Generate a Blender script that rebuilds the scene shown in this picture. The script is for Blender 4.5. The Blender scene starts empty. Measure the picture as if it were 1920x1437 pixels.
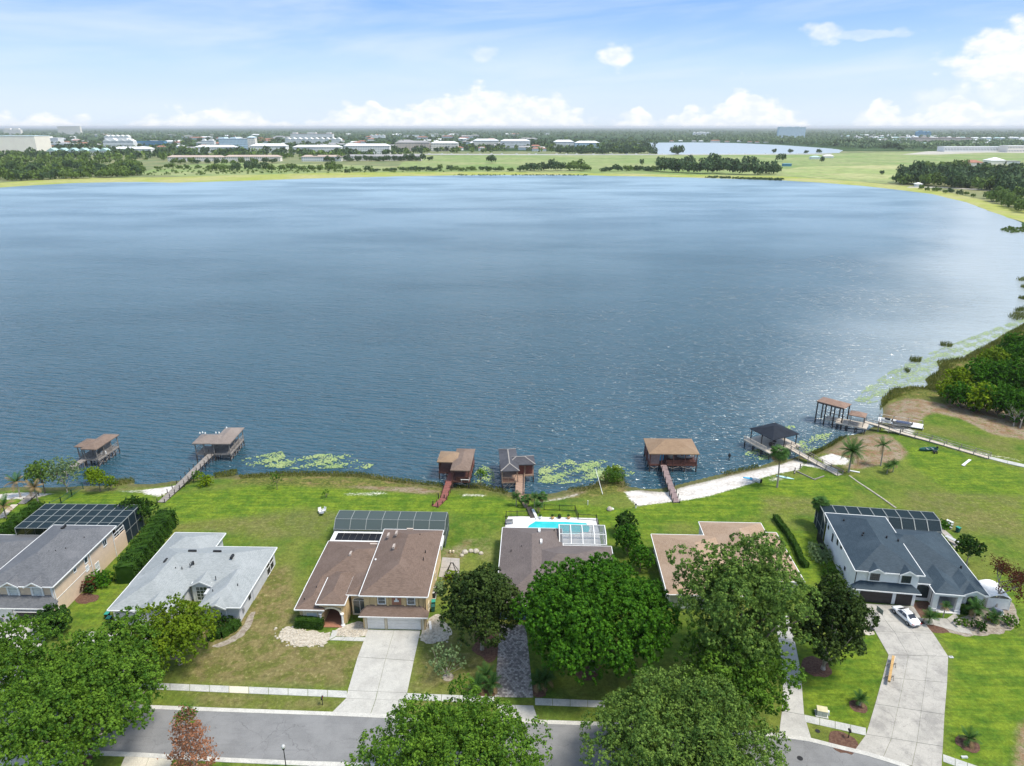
import bpy, bmesh, math, random
import numpy as np
from mathutils import Vector, Matrix
random.seed(7)
SC = bpy.context.scene
COL = SC.collection
R = math.radians

# ------------------------------------------------------------ camera
H = 70.0; F = 1331.0
PITCH = math.atan((718.5 - 238.5) / F)
CP, SP = math.cos(PITCH), math.sin(PITCH)
cam = bpy.data.cameras.new('camera'); cam_o = bpy.data.objects.new('camera', cam); COL.objects.link(cam_o)
cam.sensor_fit = 'HORIZONTAL'; cam.sensor_width = 36.0; cam.lens = F / 1920 * 36.0
cam.clip_start = 1.0; cam.clip_end = 120000.0
cam_o.location = (0, 0, H); cam_o.rotation_euler = (math.pi / 2 - PITCH, 0, 0)
SC.camera = cam_o

def G(u, v, z=0.0):
    """place on the level z that the photograph shows at pixel u, v"""
    x = (u - 960) / F; y = -(v - 718.5) / F
    d = (x, CP + y * SP, -SP + y * CP)
    t = (z - H) / d[2]
    return Vector((d[0] * t, d[1] * t, z))

# ------------------------------------------------------------ light, sky, exposure
SUN_EL, SUN_AZ = R(62), R(112)          # azimuth clockwise from +Y (towards the lake), to the right
SUN_STRENGTH = 3.1; SKY_STRENGTH = 0.13; EXPOSURE = 0.7
HAZE = 4.2e-5
sl = bpy.data.lights.new('sun', 'SUN'); sl.energy = SUN_STRENGTH; sl.angle = R(14); sl.color = (1.0, 0.93, 0.82)
so = bpy.data.objects.new('sun', sl); COL.objects.link(so)
sdir = Vector((math.sin(SUN_AZ) * math.cos(SUN_EL), math.cos(SUN_AZ) * math.cos(SUN_EL), math.sin(SUN_EL)))
so.rotation_euler = sdir.to_track_quat('Z', 'Y').to_euler(); so.location = (0, 0, 300)

class NT:
    """small node-tree writer"""
    def __init__(s, tree): s.t = tree; s.n = tree.nodes; s.l = tree.links
    def new(s, typ, **kw):
        n = s.n.new(typ)
        for k, v in kw.items(): setattr(n, k, v)
        return n
    def put(s, sock, val):
        if isinstance(val, bpy.types.NodeSocket): s.l.new(val, sock)
        elif isinstance(val, (tuple, list)) and len(val) == 3 and sock.type == 'RGBA': sock.default_value = (*val, 1)
        else: sock.default_value = val
    def math(s, op, a, b=0.0, c=None, clamp=False):
        n = s.new('ShaderNodeMath', operation=op, use_clamp=clamp)
        s.put(n.inputs[0], a); s.put(n.inputs[1], b)
        if c is not None: s.put(n.inputs[2], c)
        return n.outputs[0]
    def vmath(s, op, a, b=(0, 0, 0)):
        n = s.new('ShaderNodeVectorMath', operation=op); s.put(n.inputs[0], a); s.put(n.inputs[1], b)
        return n.outputs[0]
    def mix(s, f, a, b, blend='MIX'):
        n = s.new('ShaderNodeMix', data_type='RGBA', blend_type=blend)
        s.put(n.inputs[0], f); s.put(n.inputs[6], a); s.put(n.inputs[7], b)
        return n.outputs[2]
    def step(s, x, lo, hi, a=0.0, b=1.0):
        n = s.new('ShaderNodeMapRange', interpolation_type='SMOOTHSTEP'); s.put(n.inputs[0], x)
        s.put(n.inputs[1], lo); s.put(n.inputs[2], hi); s.put(n.inputs[3], a); s.put(n.inputs[4], b)
        return n.outputs[0]
    def noise(s, vec, scale, detail=3.0, rough=0.55, dist=0.0, out=0):
        n = s.new('ShaderNodeTexNoise'); s.put(n.inputs['Vector'], vec)
        n.inputs['Scale'].default_value = scale; n.inputs['Detail'].default_value = detail
        n.inputs['Roughness'].default_value = rough; n.inputs['Distortion'].default_value = dist
        return n.outputs[out]
    def ramp(s, x, stops):
        n = s.new('ShaderNodeValToRGB'); s.put(n.inputs[0], x); e = n.color_ramp.elements
        while len(e) < len(stops): e.new(0.5)
        for el, (p, c) in zip(e, stops):
            el.position = p; el.color = (*c, 1) if isinstance(c, tuple) else (c, c, c, 1)
        return n.outputs[0]

world = bpy.data.worlds.new('World'); SC.world = world; world.use_nodes = True
def build_world():
    t = NT(world.node_tree); t.n.clear()
    out = t.new('ShaderNodeOutputWorld'); bg = t.new('ShaderNodeBackground'); t.l.new(bg.outputs[0], out.inputs[0])
    sky = t.new('ShaderNodeTexSky', sky_type='NISHITA', sun_disc=False, sun_elevation=SUN_EL, sun_rotation=SUN_AZ)
    sky.air_density = 1.0; sky.dust_density = 0.6; sky.ozone_density = 1.5; sky.altitude = 50
    tc = t.new('ShaderNodeTexCoord').outputs['Generated']
    sep = t.new('ShaderNodeSeparateXYZ'); t.put(sep.inputs[0], tc); x, y, z = sep.outputs
    az = t.math('ARCTAN2', x, y)                                # radians, + to the right
    el = t.math('ARCSINE', z)
    DEG = 180 / math.pi
    eld = t.math('MULTIPLY', el, DEG); azd = t.math('MULTIPLY', az, DEG)
    # thin high veil and cirrus streaks
    cv = t.new('ShaderNodeCombineXYZ')
    t.put(cv.inputs[0], t.math('MULTIPLY', azd, 0.045)); t.put(cv.inputs[1], t.math('MULTIPLY', t.math('ADD', eld, t.math('MULTIPLY', azd, -0.06)), 0.33))
    veil = t.noise(cv.outputs[0], 1.0, 5, 0.55, 0.4)
    veil = t.step(veil, 0.36, 0.72)
    low = t.step(eld, 1.0, 8.0, 1.0, 0.1)
    veil = t.math('MULTIPLY', t.math('ADD', t.math('MULTIPLY', veil, 0.6), t.math('MULTIPLY', low, 0.32)), 1.0, clamp=True)
    # cumulus bank on the horizon: its top elevation against azimuth
    prof = [(0,224,.5),(120,219,.6),(230,232,.4),(330,211,.6),(400,207,.6),(500,214,.5),(545,234,.7),(600,222,1),(645,203,1),(700,196,1),(760,212,1),
            (800,190,1),(860,183,1),(895,163,1),(935,176,1),(990,186,1),(1040,181,1),(1095,214,1),(1125,238,1),(1165,220,1),(1198,196,1),(1232,232,1),(1285,207,.8),
            (1335,212,.8),(1385,164,.9),(1450,200,.8),(1530,236,.7),(1590,232,.9),(1638,190,.95),(1700,222,.8),(1790,185,.75),(1900,212,.9)]
    prof = prof[:32]
    st = []
    for u, v, k in prof:
        a = math.degrees(math.atan2((u - 960) / F, 1 / math.cos(PITCH)))
        e = math.degrees(math.atan((238.5 - v) / F))
        st.append(((a + 40) / 80, max(0.0, e / 5.0)))
    a01 = t.math('DIVIDE', t.math('ADD', azd, 40.0), 80.0)
    inside = t.ramp(a01, st)
    # past the frame the bank goes on from noise
    side = t.noise(t.vmath('MULTIPLY', tc, (9, 9, 0)), 1.0, 2)
    absA = t.math('ABSOLUTE', azd)
    top = t.mix(t.step(absA, 33.0, 37.0), inside, t.math('MULTIPLY', side, 0.75))
    cv2 = t.new('ShaderNodeCombineXYZ'); t.put(cv2.inputs[0], t.math('MULTIPLY', azd, 0.55)); t.put(cv2.inputs[1], t.math('MULTIPLY', eld, 0.9))
    bump = t.noise(cv2.outputs[0], 1.25, 7, 0.62)
    lob = t.new('ShaderNodeTexVoronoi', feature='SMOOTH_F1'); t.put(lob.inputs['Vector'], cv2.outputs[0]); lob.inputs['Scale'].default_value = 1.6; lob.inputs['Smoothness'].default_value = .35
    bump = t.math('ADD', t.math('MULTIPLY', bump, .75), t.math('MULTIPLY', t.math('SUBTRACT', .62, lob.outputs['Distance']), .42))
    e2 = t.math('ADD', t.math('SUBTRACT', t.math('MULTIPLY', top, 5.0), eld), t.math('MULTIPLY', t.math('SUBTRACT', bump, 0.44), 2.4))
    cum = t.math('MULTIPLY', t.step(e2, -0.1, 0.42), .9)
    cum = t.math('MULTIPLY', cum, t.step(t.noise(cv2.outputs[0], 0.35, 2), 0.25, 0.55, 0.75, 1.0))
    # separate puffs
    def puff(u, v, ru, rv, k):
        a = math.degrees(math.atan2((u - 960) / F, 1 / math.cos(PITCH))); e = math.degrees(math.atan((238.5 - v) / F))
        du = t.math('DIVIDE', t.math('SUBTRACT', azd, a), ru / 24.5); dv = t.math('DIVIDE', t.math('SUBTRACT', eld, e), rv / 23.5)
        d = t.math('SQRT', t.math('ADD', t.math('MULTIPLY', du, du), t.math('MULTIPLY', dv, dv)))
        d = t.math('ADD', d, t.math('MULTIPLY', t.math('SUBTRACT', bump, 0.44), -1.5))
        return t.math('MULTIPLY', t.step(d, 1.1, 0.55), k)
    for a in ((1150, 126, 36, 24, .8), (1520, 101, 36, 18, .6), (1590, 104, 90, 8, .35), (908, 122, 30, 14, .35), (1868, 142, 88, 46, 1.0), (1900, 110, 40, 30, .9), (1770, 205, 60, 30, .35), (1880, 190, 60, 40, .45)):
        cum = t.math('MAXIMUM', cum, puff(*a))
    # scattered cumulus higher up, out of the frame
    hi = t.noise(t.vmath('MULTIPLY', tc, (3.2, 3.2, 6.0)), 1.0, 6, 0.6)
    hi = t.math('MULTIPLY', t.step(hi, 0.5, 0.68), t.step(eld, 9.5, 18.0))
    cum = t.math('MAXIMUM', cum, t.math('MULTIPLY', hi, 0.4))
    skyc = sky.outputs[0]
    blue = t.mix(0.9, skyc, t.ramp(t.math('DIVIDE', eld, 60.0, clamp=True), [(0.0, (3.7, 4.2, 4.9)), (0.07, (2.3, 3.45, 5.0)), (0.145, (1.0, 2.2, 5.0)), (0.4, (2.0, 3.1, 5.0)), (1.0, (2.0, 2.8, 4.2))]))
    c1 = t.mix(veil, blue, (3.8, 4.35, 4.95))
    shade = t.mix(t.step(t.noise(cv2.outputs[0], 1.6, 4), 0.35, 0.65), (4.3, 4.6, 5.0), (5.3, 5.3, 5.3))
    c2 = t.mix(cum, c1, shade)
    below = t.step(eld, -0.4, -0.05)
    c3 = t.mix(below, (3.0, 3.6, 4.0), c2)
    t.put(bg.inputs[0], c3); bg.inputs[1].default_value = SKY_STRENGTH
build_world()
world.cycles.sampling_method = 'MANUAL'; world.cycles.sample_map_resolution = 1024
vs = SC.view_settings
SC.display_settings.display_device = 'sRGB'
vs.view_transform = 'Standard'; vs.look = 'None'; vs.exposure = EXPOSURE; vs.gamma = 1.0; vs.use_curve_mapping = False
SC.cycles.max_bounces = 5; SC.cycles.diffuse_bounces = 2; SC.cycles.glossy_bounces = 3; SC.cycles.transmission_bounces = 4
SC.cycles.transparent_max_bounces = 8; SC.cycles.volume_bounces = 0
SC.cycles.use_denoising = True; SC.cycles.sample_clamp_indirect = 6.0

# ------------------------------------------------------------ materials
MATS = {}
def principled(name):
    m = bpy.data.materials.new(name); m.use_nodes = True
    t = NT(m.node_tree); b = t.n['Principled BSDF']; MATS[name] = m
    return m, t, b
def S(r, g, b):
    """sRGB 0-255 to linear"""
    f = lambda c: ((c / 255 + 0.055) / 1.055) ** 2.4 if c > 10 else c / 255 / 12.92
    return (f(r), f(g), f(b))
def mat(name, c, c2=None, scale=3.0, rough=0.7, fine=0.0, metal=0.0, spec=0.3, bump=0.0, bscale=20.0, world_space=False, stretch=(1, 1, 1)):
    m, t, b = principled(name)
    c2 = c2 or tuple(x * 0.82 for x in c)
    vec = t.new('ShaderNodeNewGeometry').outputs['Position'] if world_space else t.new('ShaderNodeTexCoord').outputs['Object']
    if stretch != (1, 1, 1): vec = t.vmath('MULTIPLY', vec, stretch)
    n1 = t.noise(vec, scale, 4, 0.6)
    col = t.mix(t.step(n1, 0.35, 0.65), c, c2)
    if fine:
        n2 = t.noise(vec, scale * 9, 3, 0.7)
        col = t.mix(fine, col, t.ramp(n2, [(0.3, 0.25), (0.7, 0.9)]), 'OVERLAY')
    t.put(b.inputs['Base Color'], col); b.inputs['Roughness'].default_value = rough
    b.inputs['Metallic'].default_value = metal; b.inputs['Specular IOR Level'].default_value = spec
    if bump:
        bn = t.new('ShaderNodeBump'); bn.inputs['Strength'].default_value = bump; bn.inputs['Distance'].default_value = 0.05
        t.put(bn.inputs['Height'], t.noise(vec, bscale, 4)); t.l.new(bn.outputs[0], b.inputs['Normal'])
    return m
def leaf_mat(name, dark, light, scale=0.35, trans=0.3, rnd=0.5):
    m, t, b = principled(name)
    pos = t.new('ShaderNodeTexCoord').outputs['Object']
    geo = t.new('ShaderNodeNewGeometry')
    n = t.noise(pos, scale, 3)
    f = t.math('ADD', t.math('MULTIPLY', t.step(n, 0.38, 0.62), 1 - rnd), t.math('MULTIPLY', geo.outputs['Random Per Island'], rnd))
    oi = t.new('ShaderNodeObjectInfo').outputs['Random']
    col = t.mix(f, dark, light)
    col = t.mix(t.math('MULTIPLY', oi, 0.35), col, tuple(x * 0.6 for x in dark))
    t.put(b.inputs['Base Color'], col); b.inputs['Roughness'].default_value = 0.65; b.inputs['Specular IOR Level'].default_value = 0.08
    tr = t.new('ShaderNodeBsdfTranslucent'); t.put(tr.inputs[0], t.mix(0.5, col, light))
    mx = t.new('ShaderNodeMixShader'); mx.inputs[0].default_value = trans
    out = t.n['Material Output']; t.l.new(b.outputs[0], mx.inputs[1]); t.l.new(tr.outputs[0], mx.inputs[2]); t.l.new(mx.outputs[0], out.inputs[0])
    return m

def roof_mat(name, c, c2, hl):
    """mottled asphalt shingles with course lines"""
    m, t, b = principled(name)
    pos = t.new('ShaderNodeTexCoord').outputs['Object']
    n1 = t.noise(pos, 0.6, 4, 0.6); n2 = t.noise(pos, 7.0, 3, 0.7)
    geo = t.new('ShaderNodeNewGeometry')
    sp = t.new('ShaderNodeSeparateXYZ'); t.put(sp.inputs[0], pos)
    br = t.new('ShaderNodeTexVoronoi', feature='F1', distance='CHEBYCHEV'); t.put(br.inputs['Vector'], t.vmath('MULTIPLY', pos, (1.3, 1.3, 10))); br.inputs['Scale'].default_value = 2.5
    tabs = t.new('ShaderNodeSeparateColor'); t.l.new(br.outputs['Color'], tabs.inputs[0])
    f = t.math('ADD', t.math('MULTIPLY', n1, 0.5), t.math('MULTIPLY', tabs.outputs[0], 0.5))
    col = t.mix(t.step(f, 0.25, 0.75), c, c2)
    col = t.mix(t.step(n2, 0.55, 0.75, 0, 0.5), col, hl)
    strk = t.noise(t.vmath('MULTIPLY', pos, (1.1, 1.1, .5)), 1.0, 5, .7)
    col = t.mix(t.step(strk, .52, .72, 0, .35), col, tuple(x * 0.62 for x in c)); col = t.mix(t.step(t.noise(pos, .22, 3), .5, .7, 0, .3), col, hl)
    course = t.math('FRACT', t.math('MULTIPLY', sp.outputs[2], 9.0))
    col = t.mix(t.step(course, 0.15, 0.0, 0, 0.35), col, tuple(x * 0.45 for x in c))
    t.put(b.inputs['Base Color'], col); b.inputs['Roughness'].default_value = 0.75; b.inputs['Specular IOR Level'].default_value = 0.35
    bn = t.new('ShaderNodeBump'); bn.inputs['Strength'].default_value = 0.5; bn.inputs['Distance'].default_value = 0.04
    t.put(bn.inputs['Height'], n2); t.l.new(bn.outputs[0], b.inputs['Normal'])
    return m

M = {}
M['white'] = mat('white_paint', (.74, .74, .72), (.66, .66, .64), 2.0, 0.55)
M['trim'] = mat('white_trim', (.78, .78, .77), (.68, .69, .68), 3.0, 0.5)
M['tan_stucco'] = mat('tan_stucco', (.60, .44, .235), (.52, .385, .21), 1.2, 0.85, fine=.25, bump=.2)
M['cream'] = mat('cream_trim', (.68, .60, .45), (.6, .53, .4), 2.0, 0.8)
M['peach_stucco'] = mat('peach_stucco', (.64, .49, .36), (.58, .45, .335), 1.0, 0.85, fine=.2, bump=.2)
M['grey_stucco'] = mat('grey_stucco', (.54, .55, .57), (.48, .49, .515), 1.0, 0.85, fine=.2, bump=.2)
M['white_stucco'] = mat('white_stucco', (.76, .77, .76), (.70, .71, .71), 0.7, 0.8, fine=.15, bump=.2)
M['blue_paint'] = mat('blue_paint', (.19, .30, .46), (.17, .27, .42), 2.0, 0.7)
M['pink_stucco'] = mat('pale_stucco', (.62, .57, .52), (.56, .52, .47), 1.0, 0.85, fine=.2)
M['brown_paint'] = mat('red_brown_timber', (.145, .062, .048), (.105, .046, .036), 2.5, 0.7, fine=.3, bump=.3)
M['red_deck'] = mat('red_deck_stain', (.235, .085, .068), (.175, .068, .055), 2.0, 0.7, fine=.3, bump=.3)
M['tan_deck'] = mat('tan_deck_boards', (.36, .24, .175), (.27, .185, .14), 2.0, 0.75, fine=.3)
M['grey_timber'] = mat('weathered_timber', (.27, .245, .22), (.19, .17, .155), 2.0, 0.8, fine=.4, bump=.3)
M['dark_timber'] = mat('dark_timber', (.065, .055, .05), (.04, .036, .034), 2.0, 0.8, fine=.3)
M['pale_timber'] = mat('pale_timber', (.52, .46, .38), (.42, .37, .31), 2.0, 0.75, fine=.3)
M['roof_tan'] = roof_mat('brown_shingles', (.125, .085, .064), (.17, .118, .092), (.22, .16, .128))
M['roof_grey'] = roof_mat('charcoal_shingles', (.095, .099, .108), (.135, .14, .15), (.2, .2, .21))
M['roof_light'] = roof_mat('pale_grey_shingles', (.25, .272, .275), (.31, .332, .338), (.4, .42, .43))
M['roof_brown'] = roof_mat('dark_brown_shingles', (.115, .092, .085), (.15, .123, .112), (.2, .165, .15))
M['roof_pink'] = roof_mat('clay_brown_shingles', (.30, .205, .135), (.365, .26, .18), (.43, .33, .25))
M['roof_navy'] = roof_mat('slate_blue_shingles', (.022, .040, .056), (.036, .058, .078), (.075, .105, .13))
M['roof_dock'] = roof_mat('weathered_brown_shingles', (.15, .105, .08), (.20, .145, .112), (.27, .20, .16))
M['roof_dock2'] = roof_mat('grey_brown_shingles', (.19, .155, .135), (.24, .2, .175), (.32, .28, .25))
M['roof_dark'] = roof_mat('dark_grey_shingles', (.05, .05, .06), (.075, .075, .085), (.13, .13, .14))
M['roof_clay'] = roof_mat('orange_brown_shingles', (.21, .135, .10), (.27, .18, .135), (.34, .25, .2))
M['roof_honey'] = roof_mat('honey_brown_shingles', (.215, .14, .085), (.27, .185, .115), (.33, .24, .16))
M['roof_black'] = mat('black_metal_roof', (.014, .018, .026), (.019, .024, .034), 1.0, 0.7, spec=.15)
M['cap'] = mat('ridge_cap', (.30, .28, .26), None, 5, .8)
M['glass'] = mat('window_glass', (.035, .05, .055), (.05, .07, .075), 1.0, 0.08, spec=.8)
M['blind'] = mat('window_blind', (.55, .58, .58), (.45, .48, .48), 1.0, 0.25, spec=.6)
M['black'] = mat('black_metal', (.018, .018, .02), (.025, .025, .027), 5, .5)
M['dark_door'] = mat('dark_brown_garage_door', (.035, .03, .03), (.045, .038, .038), 2, .5)
M['white_door'] = mat('white_garage_door', (.80, .78, .74), (.74, .72, .68), 1, .5)
M['grey_metal'] = mat('grey_metal', (.30, .31, .32), (.24, .25, .26), 3, .4, metal=.3)
M['aluminium'] = mat('pale_aluminium', (.55, .56, .55), (.48, .49, .49), 3, .45, metal=.2)
M['beam_green'] = mat('grey_green_beam', (.28, .30, .29), (.22, .24, .235), 3, .5)
M['rubber'] = mat('tyre_rubber', (.015, .015, .016), None, 5, .8)
M['solar'] = mat('solar_mat_black', (.006, .006, .008), (.01, .01, .012), 3, .35)
M['vent_tan'] = mat('pale_roof_vent', (.52, .44, .38), None, 5, .7)
M['teal'] = mat('teal_plastic', (.03, .30, .22), (.03, .25, .19), 3, .45)
M['teal_dark'] = mat('dark_green_plastic', (.02, .10, .085), None, 3, .5)
M['blue_plastic'] = mat('sky_blue_plastic', (.08, .42, .70), (.1, .45, .72), 3, .35)
M['aqua_plastic'] = mat('pale_aqua_plastic', (.42, .68, .70), (.5, .72, .72), 3, .35)
M['yellow_wood'] = mat('honey_timber', (.52, .33, .13), (.42, .26, .1), 3, .6)
M['car_paint'] = mat('white_car_paint', (.80, .81, .82), (.78, .79, .80), 1, .15, spec=.7)
M['car_glass'] = mat('tinted_car_glass', (.02, .022, .028), None, 1, .05, spec=.9)
M['red_lamp'] = mat('red_lamp', (.35, .02, .02), None, 4, .2)
M['bark'] = mat('grey_brown_bark', (.20, .165, .13), (.12, .10, .08), 3, .9, fine=.4, bump=.5)
M['pale_bark'] = mat('pale_bark', (.36, .32, .27), (.25, .22, .19), 3, .9, fine=.4, bump=.4)
M['palm_bark'] = mat('grey_palm_bark', (.33, .30, .26), (.24, .21, .18), 6, .9, stretch=(1, 1, 4), fine=.3)
M['concrete'] = mat('pale_concrete', (.45, .45, .42), (.375, .38, .36), .8, .85, fine=.3, world_space=True)
M['concrete_new'] = mat('cream_concrete', (.58, .53, .42), (.54, .49, .4), .8, .85, fine=.3, world_space=True)
M['kerb'] = mat('kerb_concrete', (.50, .49, .45), (.43, .42, .39), .8, .85, fine=.3, world_space=True)
M['pool_deck'] = mat('white_pool_deck', (.70, .68, .67), (.64, .63, .62), 2, .7, fine=.2)
M['terracotta'] = mat('terracotta_tile', (.34, .16, .10), (.3, .14, .09), 4, .7)
M['mulch'] = mat('brown_mulch', (.085, .042, .03), (.13, .075, .05), 3, .95, fine=.8, bump=.8, world_space=True)
M['soil'] = mat('grey_soil', (.19, .155, .12), (.30, .27, .22), 1.6, .95, fine=.8, bump=.6, world_space=True)
M['rock'] = mat('cream_rock', (.50, .46, .38), (.36, .32, .26), 3, .9, bump=.5)
M['rock_bed'] = mat('pale_rock_bed', (.33, .29, .23), (.48, .44, .37), 2.5, .95, fine=.8, bump=.9, world_space=True)

def make_screen(name, col, alpha):
    m, t, b = principled(name)
    t.put(b.inputs['Base Color'], col); b.inputs['Roughness'].default_value = 0.7; b.inputs['Specular IOR Level'].default_value = 0.08
    tr = t.new('ShaderNodeBsdfTransparent'); mx = t.new('ShaderNodeMixShader'); mx.inputs[0].default_value = alpha
    out = t.n['Material Output']; t.l.new(tr.outputs[0], mx.inputs[1]); t.l.new(b.outputs[0], mx.inputs[2]); t.l.new(mx.outputs[0], out.inputs[0])
    return m
M['screen'] = make_screen('dark_insect_screen', (.018, .032, .042), .9)
M['screen_grey'] = make_screen('grey_insect_screen', (.075, .10, .105), .82)
M['screen_light'] = make_screen('light_insect_screen', (.20, .23, .26), .42)

L = {}
L['bright'] = leaf_mat('bright_green_leaves', (.014, .07, .006), (.12, .30, .018), .9, .3)
L['oak'] = leaf_mat('oak_leaves', (.028, .09, .012), (.18, .32, .032), .6)
L['grey_oak'] = leaf_mat('grey_green_leaves', (.04, .10, .022), (.21, .32, .06), .6)
L['yellow_green'] = leaf_mat('yellow_green_leaves', (.08, .16, .012), (.26, .36, .02), .3)
L['magnolia'] = leaf_mat('dark_glossy_leaves', (.014, .038, .008), (.075, .115, .024), .6, .12)
L['hedge'] = leaf_mat('hedge_leaves', (.018, .055, .008), (.07, .15, .02), .5)
L['dark'] = leaf_mat('dark_green_leaves', (.016, .055, .01), (.07, .15, .022), .5)
L['rust'] = leaf_mat('rust_brown_leaves', (.30, .12, .06), (.60, .32, .2), .5, .4)
L['maroon'] = leaf_mat('dried_maroon_leaves', (.07, .022, .012), (.16, .06, .03), .5)
L['pale'] = leaf_mat('pale_silvery_leaves', (.11, .19, .07), (.32, .42, .2), .5)
L['palm'] = leaf_mat('palm_frond_green', (.025, .075, .018), (.09, .19, .04), .6, .2)
L['palm_dry'] = leaf_mat('dry_palm_frond', (.22, .15, .07), (.42, .3, .16), .6, .2)
L['lime'] = leaf_mat('lime_leaves', (.09, .17, .008), (.30, .40, .015), .4)
L['pad'] = leaf_mat('lily_pad', (.22, .34, .12), (.42, .48, .22), .2, .05, .7)
L['pad_pale'] = leaf_mat('pale_lily_pad', (.22, .30, .15), (.38, .46, .27), .1, .05, .7)
L['reed'] = leaf_mat('reed_blades', (.08, .115, .02), (.24, .25, .06), .2, .2)
L['far'] = leaf_mat('far_tree_leaves', (.042, .085, .04), (.115, .175, .06), .05, .15)
L['far_light'] = leaf_mat('far_light_tree_leaves', (.075, .13, .03), (.18, .26, .055), .05, .15)
L['wood'] = leaf_mat('far_wood_leaves', (.11, .18, .095), (.24, .32, .15), .01, .15)

# ------------------------------------------------------------ mesh and object helpers
class MB:
    def __init__(s): s.v = []; s.f = []
    def add(s, vs, fs):
        o = len(s.v); s.v += [tuple(p) for p in vs]; s.f += [tuple(i + o for i in q) for q in fs]; return s
    def box(s, x0, x1, y0, y1, z0, z1):
        return s.add([(x0,y0,z0),(x1,y0,z0),(x1,y1,z0),(x0,y1,z0),(x0,y0,z1),(x1,y0,z1),(x1,y1,z1),(x0,y1,z1)],
                     [(0,3,2,1),(4,5,6,7),(0,1,5,4),(1,2,6,5),(2,3,7,6),(3,0,4,7)])
    def bar(s, p, q, w, h=None):
        h = h or w; p = Vector(p); q = Vector(q); d = (q - p)
        if d.length < 1e-6: return s
        d.normalize(); up = Vector((0,0,1)) if abs(d.z) < 0.95 else Vector((0,1,0))
        a = d.cross(up).normalized() * (w/2); b = d.cross(a).normalized() * (h/2)
        vs = [p-a-b, p+a-b, p+a+b, p-a+b, q-a-b, q+a-b, q+a+b, q-a+b]
        return s.add(vs, [(0,1,2,3),(7,6,5,4),(0,4,5,1),(1,5,6,2),(2,6,7,3),(3,7,4,0)])
    def tube(s, p, q, r0, r1=None, n=8, caps=True):
        r1 = r0 if r1 is None else r1; p = Vector(p); q = Vector(q); d = (q - p)
        if d.length < 1e-6: return s
        d.normalize(); up = Vector((0,0,1)) if abs(d.z) < 0.95 else Vector((0,1,0))
        a = d.cross(up).normalized(); b = d.cross(a)
        vs = [p + (a*math.cos(2*math.pi*i/n) + b*math.sin(2*math.pi*i/n))*r0 for i in range(n)] + [q + (a*math.cos(2*math.pi*i/n) + b*math.sin(2*math.pi*i/n))*r1 for i in range(n)]
        fs = [(i, (i+1)%n, n+(i+1)%n, n+i) for i in range(n)]
        if caps: fs += [tuple(range(n))[::-1], tuple(range(n, 2*n))]
        return s.add(vs, fs)
    def path(s, pts, radii, n=7):
        for i in range(len(pts)-1): s.tube(pts[i], pts[i+1], radii[i], radii[i+1], n, caps=(i == len(pts)-2))
        return s
    def prism(s, poly, z0, z1):
        n = len(poly)
        a = sum(poly[i][0]*poly[(i+1)%n][1] - poly[(i+1)%n][0]*poly[i][1] for i in range(n))
        if a < 0: poly = poly[::-1]
        vs = [(x,y,z0) for x,y in poly] + [(x,y,z1) for x,y in poly]
        return s.add(vs, [tuple(range(n))[::-1], tuple(range(n,2*n))] + [(i,(i+1)%n,n+(i+1)%n,n+i) for i in range(n)])
    def lathe(s, prof, c=(0,0,0), n=12):
        vs = []; fs = []
        for r, z in prof:
            vs += [(c[0]+r*math.cos(2*math.pi*i/n), c[1]+r*math.sin(2*math.pi*i/n), c[2]+z) for i in range(n)]
        for k in range(len(prof)-1):
            fs += [(k*n+i, k*n+(i+1)%n, (k+1)*n+(i+1)%n, (k+1)*n+i) for i in range(n)]
        fs += [tuple(range(n))[::-1], tuple((len(prof)-1)*n+i for i in range(n))]
        return s.add(vs, fs)
    def build(s, name, m, parent=None, loc=(0,0,0), rz=0.0, smooth=False, bevel=0.0):
        me = bpy.data.meshes.new(name); me.from_pydata(s.v, [], s.f); me.materials.append(m)
        if smooth: me.shade_smooth()
        o = bpy.data.objects.new(name, me); COL.objects.link(o); o.location = loc; o.rotation_euler[2] = rz
        if parent: o.parent = parent
        if bevel:
            b = o.modifiers.new('bevel', 'BEVEL'); b.width = bevel; b.segments = 2; b.limit_method = 'ANGLE'
        return o

def tag(o, label=None, cat=None, group=None, kind=None):
    if label: o['label'] = label
    if cat: o['category'] = cat
    if group: o['group'] = group
    if kind: o['kind'] = kind
    return o
def thing(name, label, cat, loc=(0,0,0), rz=0.0, group=None):
    o = bpy.data.objects.new(name, None); COL.objects.link(o); o.location = loc; o.rotation_euler[2] = rz
    o.empty_display_size = 0.5
    return tag(o, label, cat, group)
def box(name, m, parent, *a, **k): return MB().box(*a).build(name, m, parent, **k)
def link_copy(o, parent=None):
    c = o.copy(); COL.objects.link(c)
    if parent: c.parent = parent
    for ch in [x for x in ALLKIDS.get(o.name, [])]: link_copy(ch, c)
    return c
ALLKIDS = {}
def remember(root):
    """note a thing's parts so that link_copy can copy them"""
    for o in COL.objects:
        if o.parent: ALLKIDS.setdefault(o.parent.name, [])
    def rec(r):
        ALLKIDS[r.name] = list(r.children)
        for c in r.children: rec(c)
    rec(root); return root
def copy_thing(root, loc, rz=None, label=None, scale=None, group=None):
    c = link_copy(root); c.location = loc
    if rz is not None: c.rotation_euler[2] = rz
    if scale is not None: c.scale = scale if isinstance(scale, tuple) else (scale,)*3
    if label: c['label'] = label
    if group: c['group'] = group
    return c
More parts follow.
